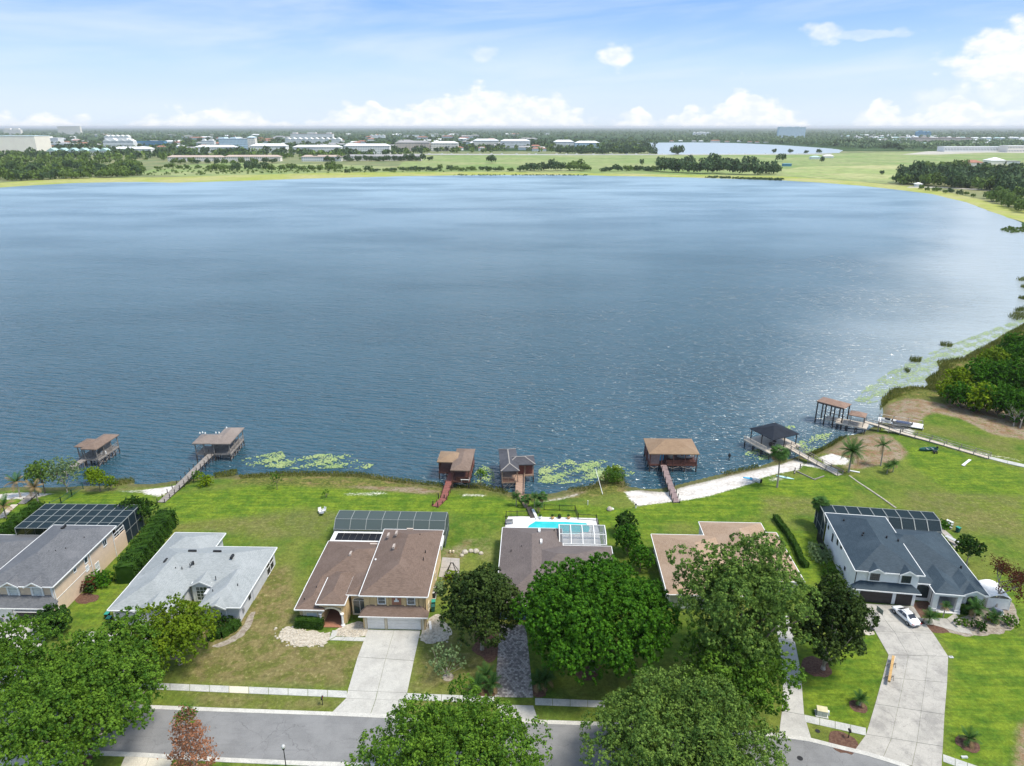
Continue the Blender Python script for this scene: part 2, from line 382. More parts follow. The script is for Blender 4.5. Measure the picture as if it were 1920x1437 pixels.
def np_mesh(name, verts, faces, m, parent=None, nper=4):
    """verts (N,3), faces (M,nper) -> object"""
    me = bpy.data.meshes.new(name); nv, nf = len(verts), len(faces)
    me.vertices.add(nv); me.vertices.foreach_set('co', np.asarray(verts, dtype=np.float32).ravel())
    me.loops.add(nf*nper); me.loops.foreach_set('vertex_index', np.asarray(faces, dtype=np.int32).ravel())
    me.polygons.add(nf); me.polygons.foreach_set('loop_start', np.arange(0, nf*nper, nper, dtype=np.int32))
    me.update(calc_edges=True); me.materials.append(m)
    o = bpy.data.objects.new(name, me); COL.objects.link(o)
    if parent: o.parent = parent
    return o
# ============================================================ THE SETTING
WL = -1.2                                  # water level
def P2(u, v, z=0.0): p = G(u, v, z); return (p.x, p.y)
def poly_sd(px, py, poly):
    """signed distance, + inside"""
    n = len(poly); best = np.full(px.shape, 1e18); ins = np.zeros(px.shape, bool)
    for i in range(n):
        x0, y0 = poly[i]; x1, y1 = poly[(i+1) % n]
        dx, dy = x1-x0, y1-y0; L2 = dx*dx + dy*dy + 1e-12
        t = np.clip(((px-x0)*dx + (py-y0)*dy) / L2, 0, 1)
        best = np.minimum(best, (px-x0-t*dx)**2 + (py-y0-t*dy)**2)
        c = (y0 > py) != (y1 > py)
        with np.errstate(divide='ignore', invalid='ignore'):
            ins ^= c & (px < (x1-x0)*(py-y0)/(y1-y0+1e-30) + x0)
    d = np.sqrt(best); return np.where(ins, d, -d)

SHORE = [(100,914),(155,911),(211,910),(218,900),(250,899),(254,907),(290,907),(333,901),(357,897),(397,892),(448,891),(469,889),(536,886),(608,886),(670,888),
         (720,894),(751,900),(799,906),(833,909),(850,912),(897,908),(926,915),(955,922),(970,925),(1013,926),(1040,924),(1076,915),(1115,908),(1127,890),(1149,886),(1165,892),(1176,911),
         (1212,917),(1243,915),(1274,908),(1337,892),(1377,884),(1422,875),(1452,864),(1482,860),(1520,847),(1546,839),(1571,824),(1589,817),(1621,809),(1650,790),(1654,773),
         (1650,752),(1670,730),(1705,724),(1740,726),(1732,711),(1760,696),(1756,679),(1805,671),(1825,660),(1866,638),(1888,624),(1920,605)]
LAND = [(-320,20),(-320,150)] + [P2(-40,918,WL), P2(40,912,WL)] + [P2(u,v,WL) for u,v in SHORE] + [(235,285),(300,320),(400,325),(560,330),(560,20)]
def smooth(x): x = np.clip(x, 0, 1); return x*x*(3-2*x)
def build_land():
    xs = np.concatenate([np.arange(-320,-120,2.5), np.arange(-120,120,.75), np.arange(120,210,1.5), np.arange(210,561,5)])
    ys = np.concatenate([np.arange(30,60,1.5), np.arange(60,150,.7), np.arange(150,330,1.6)])
    X, Y = np.meshgrid(xs, ys); x, y = X.ravel(), Y.ravel()
    sd = poly_sd(x, y, LAND)
    z = np.where(sd > 0, WL + 1.2*smooth(sd/9.0), WL + np.maximum(sd*0.12, -1.2))
    rise = np.sin(x*.21+y*.13)*.5 + np.sin(x*.07-y*.17+2)
    z = z + np.where((sd > 9) & (y > 112), rise*0.06*smooth((sd-9)/6)*smooth((y-112)/6), 0)
    nx, ny = len(xs), len(ys)
    idx = np.arange(nx*ny).reshape(ny, nx)
    q = np.stack([idx[:-1,:-1], idx[:-1,1:], idx[1:,1:], idx[1:,:-1]], -1).reshape(-1, 4)
    keep = sd[q].max(1) > -14; q = q[keep]
    used = np.unique(q); remap = -np.ones(nx*ny, int); remap[used] = np.arange(len(used)); q = remap[q]
    x, y, z, sd = x[used], y[used], z[used], sd[used]
    o = np_mesh('lawn', np.stack([x,y,z],-1), q, ground_material())
    tag(o, kind='structure')
    for p in o.data.polygons: break
    o.data.shade_smooth()
    def mask(name, polys, soft=1.2):
        m = np.zeros(x.shape)
        for k, poly in polys:
            m = np.maximum(m, k*smooth((poly_sd(x, y, [P2(*c) for c in poly])+soft)/(2*soft)))
        a = o.data.attributes.new(name, 'FLOAT', 'POINT'); a.data.foreach_set('value', m.astype(np.float32)); return m
    mask('sand', [(1, [(1172,915),(1200,910),(1250,915),(1290,902),(1345,890),(1385,880),(1430,870),(1470,862),(1492,852),(1508,862),(1498,880),(1460,885),(1425,895),(1413,905),(1380,915),(1330,930),(1290,937),(1240,943),(1195,949),(1180,935)]),
                  (.85, [(1535,852),(1560,845),(1595,862),(1588,872),(1550,872)]), (.8,[(1500,868),(1525,860),(1575,882),(1560,886)]), (.5,[(1440,895),(1475,885),(1470,902),(1440,905)]),
                  (.75, [(-20,922),(60,915),(100,920),(60,935),(0,937)]), (.85, [(262,912),(300,908),(336,902),(325,918),(300,932),(272,925)]), (.5,[(200,915),(262,912),(272,925),(230,920)]),
                  (.55, [(1000,935),(1040,928),(1080,918),(1095,914),(1085,926),(1040,935),(1010,940)]), (.6,[(1655,798),(1690,782),(1700,800),(1720,806),(1712,818),(1660,806)]),
                  (.5,[(640,924),(720,920),(740,926),(700,931),(645,931)]), (.5,[(860,922),(915,920),(912,930),(862,932)]), (.5,[(1730,805),(1800,840),(1920,862),(1920,866),(1790,846)])])
    mask('dirt', [(1, [(1548,842),(1575,822),(1600,812),(1640,806),(1665,812),(1690,835),(1702,850),(1690,862),(1660,870),(1610,880),(1580,878),(1600,862),(1560,848)]),
                  (1, [(1655,775),(1665,752),(1700,745),(1745,752),(1800,765),(1850,768),(1920,790),(1950,830),(1860,815),(1800,785),(1755,774),(1735,780),(1715,800),(1668,792)]),
                  (.9,[(1800,740),(1960,760),(1960,800),(1850,790),(1760,765)]), (.6,[(150,908),(250,908),(260,912),(160,916)]), (.7,[(1000,930),(1060,920),(1100,910),(1100,918),(1040,934)]),
                  (.75,[(640,912),(780,905),(830,915),(800,925),(700,918)]), (.6,[(1350,875),(1420,866),(1425,874),(1360,888)]), (.9,[(1910,1360),(1960,1330),(1960,1440),(1900,1440)]),
                  (.35,[(880,1010),(925,1005),(930,1060),(890,1050)]), (.55,[(825,1030),(850,1025),(870,1010),(895,1012),(880,1030),(862,1060),(828,1062)])])
    mask('lush', [(1, [(300,930),(560,905),(1000,935),(1170,955),(1420,900),(1560,890),(1600,930),(1500,960),(1220,985),(1150,990),(920,975),(840,960),(640,962),(560,950),(330,985)]),
                  (1, [(1755,1180),(1900,1190),(1960,1200),(1960,1437),(1770,1440),(1780,1225)]), (.9,[(1500,1200),(1640,1190),(1665,1228),(1625,1380),(1505,1345)]), (.85,[(1690,835),(1800,850),(1920,880),(1940,990),(1840,960),(1700,870)]), (.9,[(1420,980),(1540,1000),(1600,1110),(1500,1090)]),
                  (.9, [(0,930),(120,915),(300,925),(280,945),(200,950),(90,960),(0,985)]), (.7,[(130,1120),(220,1050),(260,1060),(190,1180),(150,1180)]), (.7,[(1180,965),(1230,960),(1225,1010),(1190,1020)]), (.7,[(1610,905),(1700,955),(1640,930)]), (.8,[(1860,1060),(1940,1100),(1940,1190),(1900,1180),(1860,1120)])], 2.5)
    mask('dry', [(1, [(350,1200),(430,1150),(480,1080),(540,1060),(560,1150),(530,1190),(610,1210),(690,1205),(650,1290),(350,1280)]), (.8, [(350,1296),(648,1310),(620,1336),(370,1325)]), (.7, [(790,1185),(900,1180),(930,1200),(925,1305),(765,1296)]),
                 (.5, [(330,985),(600,955),(640,962),(600,1010),(520,1010),(340,990)]), (.6, [(1430,930),(1540,935),(1560,965),(1430,965)]), (.55,[(1700,920),(1920,930),(1920,1010),(1800,1000),(1700,960)]), (.5,[(1740,800),(1900,830),(1900,850),(1750,815)]), (.6,[(770,1310),(930,1320),(930,1345),(775,1345)]), (.6,[(560,895),(830,915),(830,925),(560,910)])], 1.5)
    mask('wild', [(1, [(440,880),(700,880),(830,905),(830,925),(640,915),(440,905)]), (1, [(1640,740),(1690,715),(1900,610),(2000,560),(2000,700),(1780,745),(1700,748)]), (1,[(1060,915),(1120,880),(1170,880),(1180,915),(1150,925),(1070,930)]), (.7,[(880,905),(960,920),(960,930),(880,920)]),
                  (1,[(1500,850),(1575,815),(1590,820),(1545,850)])], 1.5)
    mask('shade', [(1, [(1010,1180),(1250,1180),(1280,1300),(1140,1320),(1010,1300)])], 2)
    a = o.data.attributes.new('shore', 'FLOAT', 'POINT'); a.data.foreach_set('value', smooth(1-np.abs(sd-0.8)/2.2).astype(np.float32))
    return o

def ground_material():
    m, t, b = principled('lawn_ground')
    pos = t.new('ShaderNodeNewGeometry').outputs['Position']
    def att(n): return t.new('ShaderNodeAttribute', attribute_name=n).outputs['Fac']
    n_big = t.noise(pos, .07, 3); n_mid = t.noise(pos, .35, 4, .65); n_fine = t.noise(pos, 1.8, 5, .75); n_tiny = t.noise(pos, 7, 3, .7)
    st = t.noise(t.vmath('MULTIPLY', pos, (.12, 1.1, 1)), 1.0, 3, .6)
    g = t.mix(t.step(n_mid, .35, .65), (.06, .12, .014), (.115, .16, .022))
    g = t.mix(t.step(n_big, .4, .65, 0, .7), g, (.155, .165, .04))
    lush = t.mix(t.step(t.math('ADD', t.math('MULTIPLY', st, .5), t.math('MULTIPLY', n_mid, .5)), .38, .62), (.062, .125, .012), (.145, .205, .018))
    edge = t.math('MULTIPLY', t.math('SUBTRACT', n_fine, .5), .9)
    n_cl = t.noise(pos, .8, 5, .8)
    def layer(col, name, c, soft=.25, gain=1.0):
        a = t.math('ADD', att(name), t.math('MULTIPLY', edge, t.step(att(name), .02, .3)))
        return t.mix(t.step(a, .5-soft, .5+soft, 0, gain), col, c)
    col = layer(g, 'lush', lush, .4, .92)
    dry = t.mix(t.step(n_mid, .4, .6), (.20, .15, .075), (.11, .12, .03))
    dry = t.mix(t.step(n_fine, .56, .74, 0, .75), dry, (.36, .30, .18))
    a_dry = t.math('MULTIPLY', att('dry'), t.step(n_mid, .25, .6, .55, 1.0))
    col = t.mix(t.math('MULTIPLY', a_dry, 1.0), col, dry)
    wild = t.mix(t.step(n_fine, .35, .65), (.06, .085, .015), (.15, .15, .035))
    wild = t.mix(t.step(n_mid, .5, .7), wild, (.22, .16, .07))
    col = t.mix(att('wild'), col, wild)
    dirt = t.mix(t.step(n_mid, .35, .62), (.22, .13, .07), (.28, .22, .155)); dirt = t.mix(t.step(n_fine, .5, .7), dirt, (.16, .13, .09))
    dirt = t.mix(t.step(n_tiny, .55, .75, 0, .6), dirt, (.42, .36, .29))
    dirt = t.mix(t.step(n_cl, .5, .62), dirt, (.10, .12, .04))
    col = layer(col, 'dirt', dirt, .4)
    sand = t.mix(t.step(n_mid, .4, .7), (.60, .57, .53), (.50, .46, .41)); sand = t.mix(t.step(n_tiny, .6, .8, 0, .5), sand, (.36, .33, .28))
    col = layer(col, 'sand', sand, .2)
    wet = t.mix(n_fine, (.07, .06, .035), (.14, .12, .07))
    col = t.mix(t.math('MULTIPLY', att('shore'), t.step(n_fine, .3, .6, .35, .9)), col, wet)
    col = t.mix(.5, col, t.ramp(n_cl, [(.32, .28), (.68, .74)]), 'OVERLAY')
    col = t.mix(.6, col, t.ramp(n_fine, [(.32, .25), (.68, .76)]), 'OVERLAY')
    col = t.mix(.4, col, t.ramp(n_tiny, [(.3, .28), (.7, .74)]), 'OVERLAY')
    t.put(b.inputs['Base Color'], col); b.inputs['Roughness'].default_value = .95; b.inputs['Specular IOR Level'].default_value = .1
    bn = t.new('ShaderNodeBump'); bn.inputs['Strength'].default_value = .6; bn.inputs['Distance'].default_value = .12
    t.put(bn.inputs['Height'], t.math('ADD', n_fine, t.math('MULTIPLY', n_tiny, .6))); t.l.new(bn.outputs[0], b.inputs['Normal'])
    return m
build_land()

def far_ground_material():
    m, t, b = principled('far_country')
    pos = t.new('ShaderNodeNewGeometry').outputs['Position']
    n1 = t.noise(t.vmath('MULTIPLY', pos, (.0004, .0011, 0)), 1, 5, .6); n2 = t.noise(pos, .012, 4, .7)
    col = t.mix(t.step(n1, .4, .62), (.03, .065, .03), (.075, .12, .055))
    col = t.mix(t.step(n2, .4, .65, 0, .6), col, (.04, .065, .03))
    t.put(b.inputs['Base Color'], col); b.inputs['Roughness'].default_value = 1; b.inputs['Specular IOR Level'].default_value = 0
    return m
E = 60000
tag(MB().add([(-E,-3000,-1.45),(E,-3000,-1.45),(E,E,-1.45),(-E,E,-1.45)], [(0,1,2,3)]).build('ground', far_ground_material()), kind='structure')

def water_material():
    m, t, b = principled('lake_water')
    pos = t.new('ShaderNodeNewGeometry').outputs['Position']
    sep = t.new('ShaderNodeSeparateXYZ'); t.put(sep.inputs[0], pos)
    # calm lee water close to the right-hand shore
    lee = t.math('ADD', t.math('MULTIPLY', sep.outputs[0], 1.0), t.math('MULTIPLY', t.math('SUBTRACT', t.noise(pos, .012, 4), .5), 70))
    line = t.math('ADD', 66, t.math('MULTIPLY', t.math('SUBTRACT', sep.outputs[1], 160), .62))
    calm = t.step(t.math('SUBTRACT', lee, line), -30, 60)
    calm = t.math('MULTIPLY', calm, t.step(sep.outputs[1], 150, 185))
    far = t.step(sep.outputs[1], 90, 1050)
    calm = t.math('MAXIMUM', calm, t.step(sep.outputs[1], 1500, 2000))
    gust = t.step(t.noise(t.vmath('MULTIPLY', pos, (.006, .014, 0)), 1, 4, .6), .35, .7)
    v = t.new('ShaderNodeVectorRotate', rotation_type='Z_AXIS'); t.put(v.inputs['Vector'], pos); v.inputs['Angle'].default_value = R(12)
    w1 = t.noise(t.vmath('MULTIPLY', v.outputs[0], (.14, .58, 1)), 1, 2, .6, .8)
    w2 = t.noise(t.vmath('MULTIPLY', v.outputs[0], (.45, 1.5, 1)), 1, 2, .6, .4)
    w3 = t.noise(t.vmath('MULTIPLY', pos, (.03, .08, 1)), 1, 3, .5)
    h = t.math('ADD', t.math('MULTIPLY', w1, 1.0), t.math('MULTIPLY', w2, .6)); h = t.math('ADD', h, t.math('MULTIPLY', w3, .8))
    w4 = t.noise(t.vmath('MULTIPLY', v.outputs[0], (.045, .14, 1)), 1, 3, .6, 1.0); h = t.math('ADD', h, t.math('MULTIPLY', w4, t.step(sep.outputs[1], 160, 500, .2, 2.6)))
    wv = t.new('ShaderNodeTexWave', wave_type='BANDS', bands_direction='Y', wave_profile='SIN'); t.put(wv.inputs['Vector'], t.vmath('MULTIPLY', v.outputs[0], (.35, 1, 1)))
    wv.inputs['Scale'].default_value = .17; wv.inputs['Distortion'].default_value = 5.5; wv.inputs['Detail'].default_value = 3; wv.inputs['Detail Scale'].default_value = 1.1; wv.inputs['Detail Roughness'].default_value = .6
    h = t.math('ADD', h, t.math('MULTIPLY', wv.outputs['Fac'], t.step(sep.outputs[1], 150, 420, .16, .05)))
    amp = t.math('MULTIPLY', t.math('SUBTRACT', 1.0, t.math('MULTIPLY', calm, .62)), t.math('ADD', .75, t.math('MULTIPLY', gust, .4)))
    amp = t.math('MULTIPLY', amp, t.step(sep.outputs[1], 130, 600, 1.45, .36))
    bn = t.new('ShaderNodeBump'); t.put(bn.inputs['Strength'], amp); bn.inputs['Distance'].default_value = 1.15
    t.put(bn.inputs['Height'], h); t.l.new(bn.outputs[0], b.inputs['Normal'])
    deep = t.mix(far, (.017, .070, .102), (.27, .38, .44)); deep = t.mix(t.math('MULTIPLY', gust, .6), deep, (.026, .082, .120))  # paler with distance: low-sky reflection put into the base colour
    t.put(b.inputs['Base Color'], t.mix(calm, deep, (.36, .41, .42)))  # calm water: pale sky glare painted into the colour, along with murky shallows
    t.put(b.inputs['Roughness'], t.math('ADD', .14, t.math('MULTIPLY', far, .2))); b.inputs['IOR'].default_value = 1.45; b.inputs['Specular IOR Level'].default_value = .7
    return m
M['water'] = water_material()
FARSHORE = [(1920,440),(1916,418),(1867,400),(1813,380),(1747,364),(1673,355),(1613,348.5),(1547,343.5),(1467,338.5),(1370,335.5),(1280,333),(1160,330.5),(1050,328.5),(940,328.5),(840,329.5),(740,331),(640,333.5),(540,336.5),(433,340),(320,343),(270,341.5),(213,342),(140,343.5),(67,347.5),(0,352)]
lake = [(-1900,560),(-1900,60),(300,60),(420,280),(600,330),(640,480),(420,500)] + [P2(u,v,WL) for u,v in FARSHORE]
lake2 = []
random.seed(3)
for i, p in enumerate(lake):                      # uneven shore
    q = lake[(i+1) % len(lake)]; lake2.append(p)
    if i >= 7 and i < len(lake)-1:
        d = math.dist(p, q)
        for k in range(1, 6): lake2.append((p[0]+(q[0]-p[0])*k/6, p[1]+(q[1]-p[1])*k/6 + random.uniform(-1,1)*min(9, d*.04)))
def flat(name, poly, z, m, kind='structure'):
    from mathutils.geometry import tessellate_polygon
    tris = tessellate_polygon([[Vector((x,y,0)) for x,y in poly]]); fs = []
    for i, j, k in tris:
        (ax,ay),(bx,by),(cx,cy) = poly[i],poly[j],poly[k]
        fs.append((i,j,k) if (bx-ax)*(cy-ay)-(by-ay)*(cx-ax) > 0 else (i,k,j))
    me = bpy.data.meshes.new(name); me.from_pydata([(x,y,z) for x,y in poly], [], fs); me.materials.append(m)
    o = bpy.data.objects.new(name, me); COL.objects.link(o); return tag(o, kind=kind)
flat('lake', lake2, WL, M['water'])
def pxflat(name, pts, m, z=WL, rag=0, seed=1):
    rnd = random.Random(seed); w = [P2(u,v,z) for u,v in pts]; out = []
    for i, p in enumerate(w):
        q = w[(i+1) % len(w)]; out.append(p)
        if rag:
            for k in range(1, 5): out.append((p[0]+(q[0]-p[0])*k/5+rnd.uniform(-rag,rag)*.3, p[1]+(q[1]-p[1])*k/5+rnd.uniform(-rag,rag)))
    return flat(name, out, z, m)
M['marsh'] = mat('marsh_grass', (.26, .30, .05), (.34, .33, .13), .012, .95, fine=.3, world_space=True)
M['field'] = mat('field_grass', (.16, .23, .065), (.24, .27, .11), .006, .95, fine=.5, world_space=True)
M['field2'] = mat('dry_field_grass', (.33, .33, .15), (.22, .28, .09), .006, .95, fine=.5, world_space=True)
M['scrub'] = mat('scrub_ground', (.12, .16, .06), (.2, .2, .09), .02, .95, fine=.5, world_space=True)
M['far_road'] = mat('pale_far_road', (.42, .42, .4), (.36, .36, .34), .02, .9, world_space=True)
M['lot'] = mat('pale_far_lot', (.46, .44, .38), (.38, .36, .3), .01, .9, world_space=True)
pxflat('scrub_land', [(-700,375),(-60,357),(0,352.5),(67,348),(140,344),(213,342.5),(320,343.5),(433,340.5),(640,334),(940,329),(1050,329),(1280,333.5),(1467,339),(1547,344),(1613,349),(1673,355.5),(1747,364.5),(1813,380.5),(1867,400.5),(1930,420),(2300,520),(2500,430),(2500,287),(2200,284),(-700,284)], M['scrub'], WL-.12, 4, 5)
pxflat('marsh_strip', [(-60,357),(0,352.4),(67,348),(140,343.9),(213,342.4),(320,343.4),(433,340.4),(640,333.9),(840,330),(940,329),(1050,329),(1280,333.4),(1467,338.9),(1547,343.9),(1613,349),(1673,355.5),(1747,364.5),(1813,380.5),(1867,400.5),(1925,420),(1980,420),(1960,404),(1880,386),(1800,366),(1740,354),(1670,347),(1613,341),(1547,336),(1467,331),(1280,328),(940,323),(640,324),(433,329),(340,332),(213,334),(140,334),(0,343),(-60,347)], M['marsh'], WL-.06, 5, 6)
pxflat('grass_field', [(260,327),(300,312),(420,306),(640,309),(745,314),(770,292),(1000,291),(1230,290.5),(1500,289.5),(1700,285.5),(1930,287),(2100,290),(2100,312),(1930,308),(1760,312),(1700,318),(1680,335),(1665,344),(1613,341),(1547,337),(1467,332),(1280,328.5),(940,323.5),(640,325),(433,329),(340,331)], M['field'], WL-.08, 6, 7)
pxflat('dry_field', [(1450,322),(1500,313),(1600,311),(1700,309),(1690,320),(1665,338),(1600,337),(1520,333)], M['field2'], WL-.04, 6, 8)
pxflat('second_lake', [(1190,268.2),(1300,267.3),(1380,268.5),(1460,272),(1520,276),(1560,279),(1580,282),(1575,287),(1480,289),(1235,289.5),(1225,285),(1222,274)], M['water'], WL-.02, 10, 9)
pxflat('highway', [(740,290.2),(1000,291.2),(1300,291),(1560,289.8),(1560,288.4),(1300,289.4),(1000,289.5),(740,288.6)], M['far_road'], WL+.02, 0)
pxflat('pale_verge', [(1690,290),(1740,284),(1850,281.5),(2000,283),(2000,288),(1850,286.5),(1760,290)], M['lot'], WL+.02, 3, 4)
pxflat('far_road', [(1700,352),(1760,352.5),(1840,357),(1925,366),(2000,372),(2000,368.5),(1925,363),(1840,354.5),(1760,350.5),(1705,350.2)], M['lot'], WL+.02, 0)

# ------------------------------------------------------------ street, pavements, drives
def road_material():
    m, t, b = principled('asphalt')
    pos = t.new('ShaderNodeNewGeometry').outputs['Position']
    n = t.noise(pos, .35, 5, .65); n2 = t.noise(pos, 9, 3, .7); n3 = t.noise(t.vmath('MULTIPLY', pos, (.25, 2.4, 1)), 1, 3)
    col = t.mix(t.step(n, .35, .65), (.165, .167, .168), (.21, .212, .212)); col = t.mix(t.step(n2, .4, .7, 0, .45), col, (.26, .26, .265))
    col = t.mix(t.step(n3, .55, .75, 0, .35), col, (.11, .112, .118))
    crk = t.new('ShaderNodeTexVoronoi', feature='DISTANCE_TO_EDGE'); t.put(crk.inputs['Vector'], t.vmath('ADD', pos, t.vmath('MULTIPLY', t.noise(pos, 1.2, 3, out=1), (1.5,1.5,0)))); crk.inputs['Scale'].default_value = .18
    col = t.mix(t.step(crk.outputs['Distance'], .006, .0, 0, .5), col, (.07, .07, .072))
    t.put(b.inputs['Base Color'], col); b.inputs['Roughness'].default_value = .9
    return m
M['asphalt'] = road_material()
def drive_material(name, c, c2, stain):
    m, t, b = principled(name)
    pos = t.new('ShaderNodeNewGeometry').outputs['Position']; oi = t.new('ShaderNodeObjectInfo').outputs['Random']
    n = t.noise(pos, .5, 5, .65); n2 = t.noise(pos, 6, 3, .7)
    col = t.mix(t.step(n, .35, .65), c, c2); col = t.mix(t.math('MULTIPLY', oi, .25), col, tuple(x*.82 for x in c))
    col = t.mix(t.step(t.noise(pos, .28, 4, .7), .46, .68, 0, .7), col, stain); col = t.mix(t.step(t.noise(pos, 1.3, 4, .75), .56, .72, 0, .45), col, tuple(x*.75 for x in stain))
    col = t.mix(.3, col, t.ramp(n2, [(.3,.35),(.7,.7)]), 'OVERLAY')
    crk = t.new('ShaderNodeTexVoronoi', feature='DISTANCE_TO_EDGE'); t.put(crk.inputs['Vector'], t.vmath('ADD', pos, t.vmath('MULTIPLY', t.noise(pos, .9, 3, out=1), (1.8,1.8,0)))); crk.inputs['Scale'].default_value = .3
    col = t.mix(t.step(crk.outputs['Distance'], .008, .001, 0, .3), col, tuple(x*.35 for x in stain))
    t.put(b.inputs['Base Color'], col); b.inputs['Roughness'].default_value = .85
    return m
M['drive'] = drive_material('driveway_concrete', (.47, .46, .42), (.41, .40, .37), (.33, .32, .295))
M['drive_old'] = drive_material('stained_driveway_concrete', (.42, .40, .36), (.35, .335, .30), (.22, .21, .195))

road_n = [(-900,1290),(-300,1305),(0,1317),(200,1327),(402,1335),(627,1343),(755,1349),(1010,1358),(1250,1366),(1470,1384),(1522,1392),(1602,1413),(1640,1421),(1690,1438),(1760,1466),(1850,1510),(2000,1600)]
road_s = [(-900,1372),(-300,1388),(0,1402),(246,1411),(410,1421),(570,1428),(646,1430),(900,1442),(1200,1460),(1400,1485),(1550,1530),(1700,1600),(1850,1750)]
def ribbon(name, a, b, z, m, kind='structure', parent=None, thick=0.0):
    """strip between two polylines given as world points"""
    n = 60
    def samp(p, t):
        d = [0]
        for i in range(len(p)-1): d.append(d[-1]+math.dist(p[i],p[i+1]))
        s = t*d[-1]
        for i in range(len(p)-1):
            if s <= d[i+1] or i == len(p)-2:
                k = (s-d[i])/(d[i+1]-d[i]); return (p[i][0]+(p[i+1][0]-p[i][0])*k, p[i][1]+(p[i+1][1]-p[i][1])*k)
    mb = MB()
    A = [samp(a, i/n) for i in range(n+1)]; B = [samp(b, i/n) for i in range(n+1)]
    vs = [(x,y,z) for x,y in A] + [(x,y,z) for x,y in B]
    fs = [(i, n+1+i, n+2+i, i+1) for i in range(n)]
    if thick:
        o = 2*(n+1); vs += [(x,y,z-thick) for x,y in A] + [(x,y,z-thick) for x,y in B]
        fs += [(i, i+1, o+i+1, o+i) for i in range(n)] + [(n+1+i, o+n+1+i, o+n+2+i, n+2+i) for i in range(n)]
    mb.add(vs, fs); ob = mb.build(name, m, parent)
    if kind: tag(ob, kind=kind)
    return ob
RN = [P2(*p) for p in road_n]; RS = [P2(*p) for p in road_s]
def offset(line, d):
    out = []
    for i, p in enumerate(line):
        a = line[max(0,i-1)]; b = line[min(len(line)-1,i+1)]; t = Vector((b[0]-a[0], b[1]-a[1])).normalized()
        out.append((p[0]-t.y*d, p[1]+t.x*d))
    return out
ribbon('road', RS, RN, .012, M['asphalt'])
# kerbs: a low rounded gutter kerb on either side
ribbon('kerb', RN, offset(RN, .62), .075, M['kerb'], thick=.1)
ribbon('kerb', offset(RS, -.62), RS, .075, M['kerb'], thick=.1)

def slabs(name, left, right, cols, m, z=.045, gap=.035, alt=None, jitter=0.0, kind='structure'):
    """concrete laid in slabs: left/right are lists of pixel points, row by row; every slab a part"""
    root = thing(name, None, None); tag(root, kind=kind)
    W_ = lambda p: G(p[0], p[1], z)
    k = 0
    for r in range(len(left)-1):
        a0, b0, a1, b1 = W_(left[r]), W_(right[r]), W_(left[r+1]), W_(right[r+1])
        for c in range(cols):
            t0, t1 = c/cols, (c+1)/cols
            q = [a0.lerp(b0,t0), a0.lerp(b0,t1), a1.lerp(b1,t1), a1.lerp(b1,t0)]
            cen = sum(q, Vector())/4; q = [p + (cen-p).normalized()*gap for p in q]
            mm = alt if (alt and k in ALT.get(name, ())) else m
            MB().prism([(p.x,p.y) for p in q], -.1, z + (k*37 % 5)*.0015).build('slab', mm, root); k += 1
    return root
ALT = {}
ROOTS = {}
def pavement(name, u0, v0a, v0b, u1, v1a, v1b, n, alts=()):
    left = [(u0+(u1-u0)*i/n, v0a+(v1a-v0a)*i/n) for i in range(n+1)]; right = [(u0+(u1-u0)*i/n, v0b+(v1b-v0b)*i/n) for i in range(n+1)]
    ALT[name] = alts
    return slabs(name, left, right, 1, M['concrete'], alt=M['concrete_new'])
pavement('pavement', 60, 1271, 1283, 651, 1295.5, 1308.5, 16, (10,))
pavement('pavement', 761.5, 1299.5, 1312.5, 927, 1306.5, 1319.5, 5)
pavement('pavement', 1003, 1309, 1322, 1135, 1314, 1327, 4)
pavement('pavement', 1508, 1340, 1353.5, 1624, 1365, 1379.5, 4, ())
pavement('pavement', 1768, 1414, 1428, 1860, 1446, 1462, 4)
ALT['driveway'] = ()
slabs('driveway', [(690,1180.5),(670.5,1232),(652,1295),(648.5,1309.5),(622,1336)], [(788.5,1182.5),(776,1239),(763.5,1299.5),(760.5,1313.5),(766.5,1347)], 2, M['drive'])
slabs('driveway', [(1606,1131),(1626,1165),(1641,1184),(1666,1228),(1655,1270),(1641,1320),(1624,1377),(1603,1406)], [(1713,1137),(1731,1165),(1750,1188),(1778,1231),(1776,1280),(1771,1340),(1768,1400),(1765,1452)], 3, M['drive_old'], gap=.03)
slabs('driveway', [(1450,1150),(1460,1200),(1466,1245),(1468,1290),(1466,1333),(1460,1378)], [(1478,1150),(1490,1200),(1499,1245),(1504,1290),(1508,1341),(1523,1390)], 1, M['drive'])
slabs('driveway', [(931,1321),(938,1351)], [(1000,1323),(1011,1356)], 2, M['drive'])
slabs('driveway', [(150,1184),(140,1230),(125,1270),(105,1318)], [(290,1186),(250,1230),(232,1274),(240,1328)], 2, M['drive'])
slabs('driveway', [(-10,1164),(-40,1220),(-80,1290)], [(108,1168),(70,1220),(20,1300)], 2, M['drive'])
slabs('driveway', [(-120,1399),(-190,1470)], [(128,1410),(100,1470)], 3, M['concrete'])
slabs('driveway', [(236,1414),(212,1470)], [(327,1419),(305,1470)], 2, M['concrete_new'])
slabs('driveway', [(575,1431),(585,1470)], [(720,1436),(740,1470)], 2, M['drive'])
slabs('garden_path', [(623,1182),(617,1200)], [(634,1182),(629.5,1193.5)], 1, M['concrete'])
slabs('garden_path', [(630,1194),(648,1194.4),(667,1194.8),(686,1195)], [(618,1200.5),(640,1201.2),(661,1202),(682,1202.5)], 1, M['concrete'])
slabs('garden_path', [(1713,1160),(1745,1158),(1775,1160),(1790,1150)], [(1722,1170),(1750,1172),(1800,1186),(1825,1190)], 1, M['drive_old'])

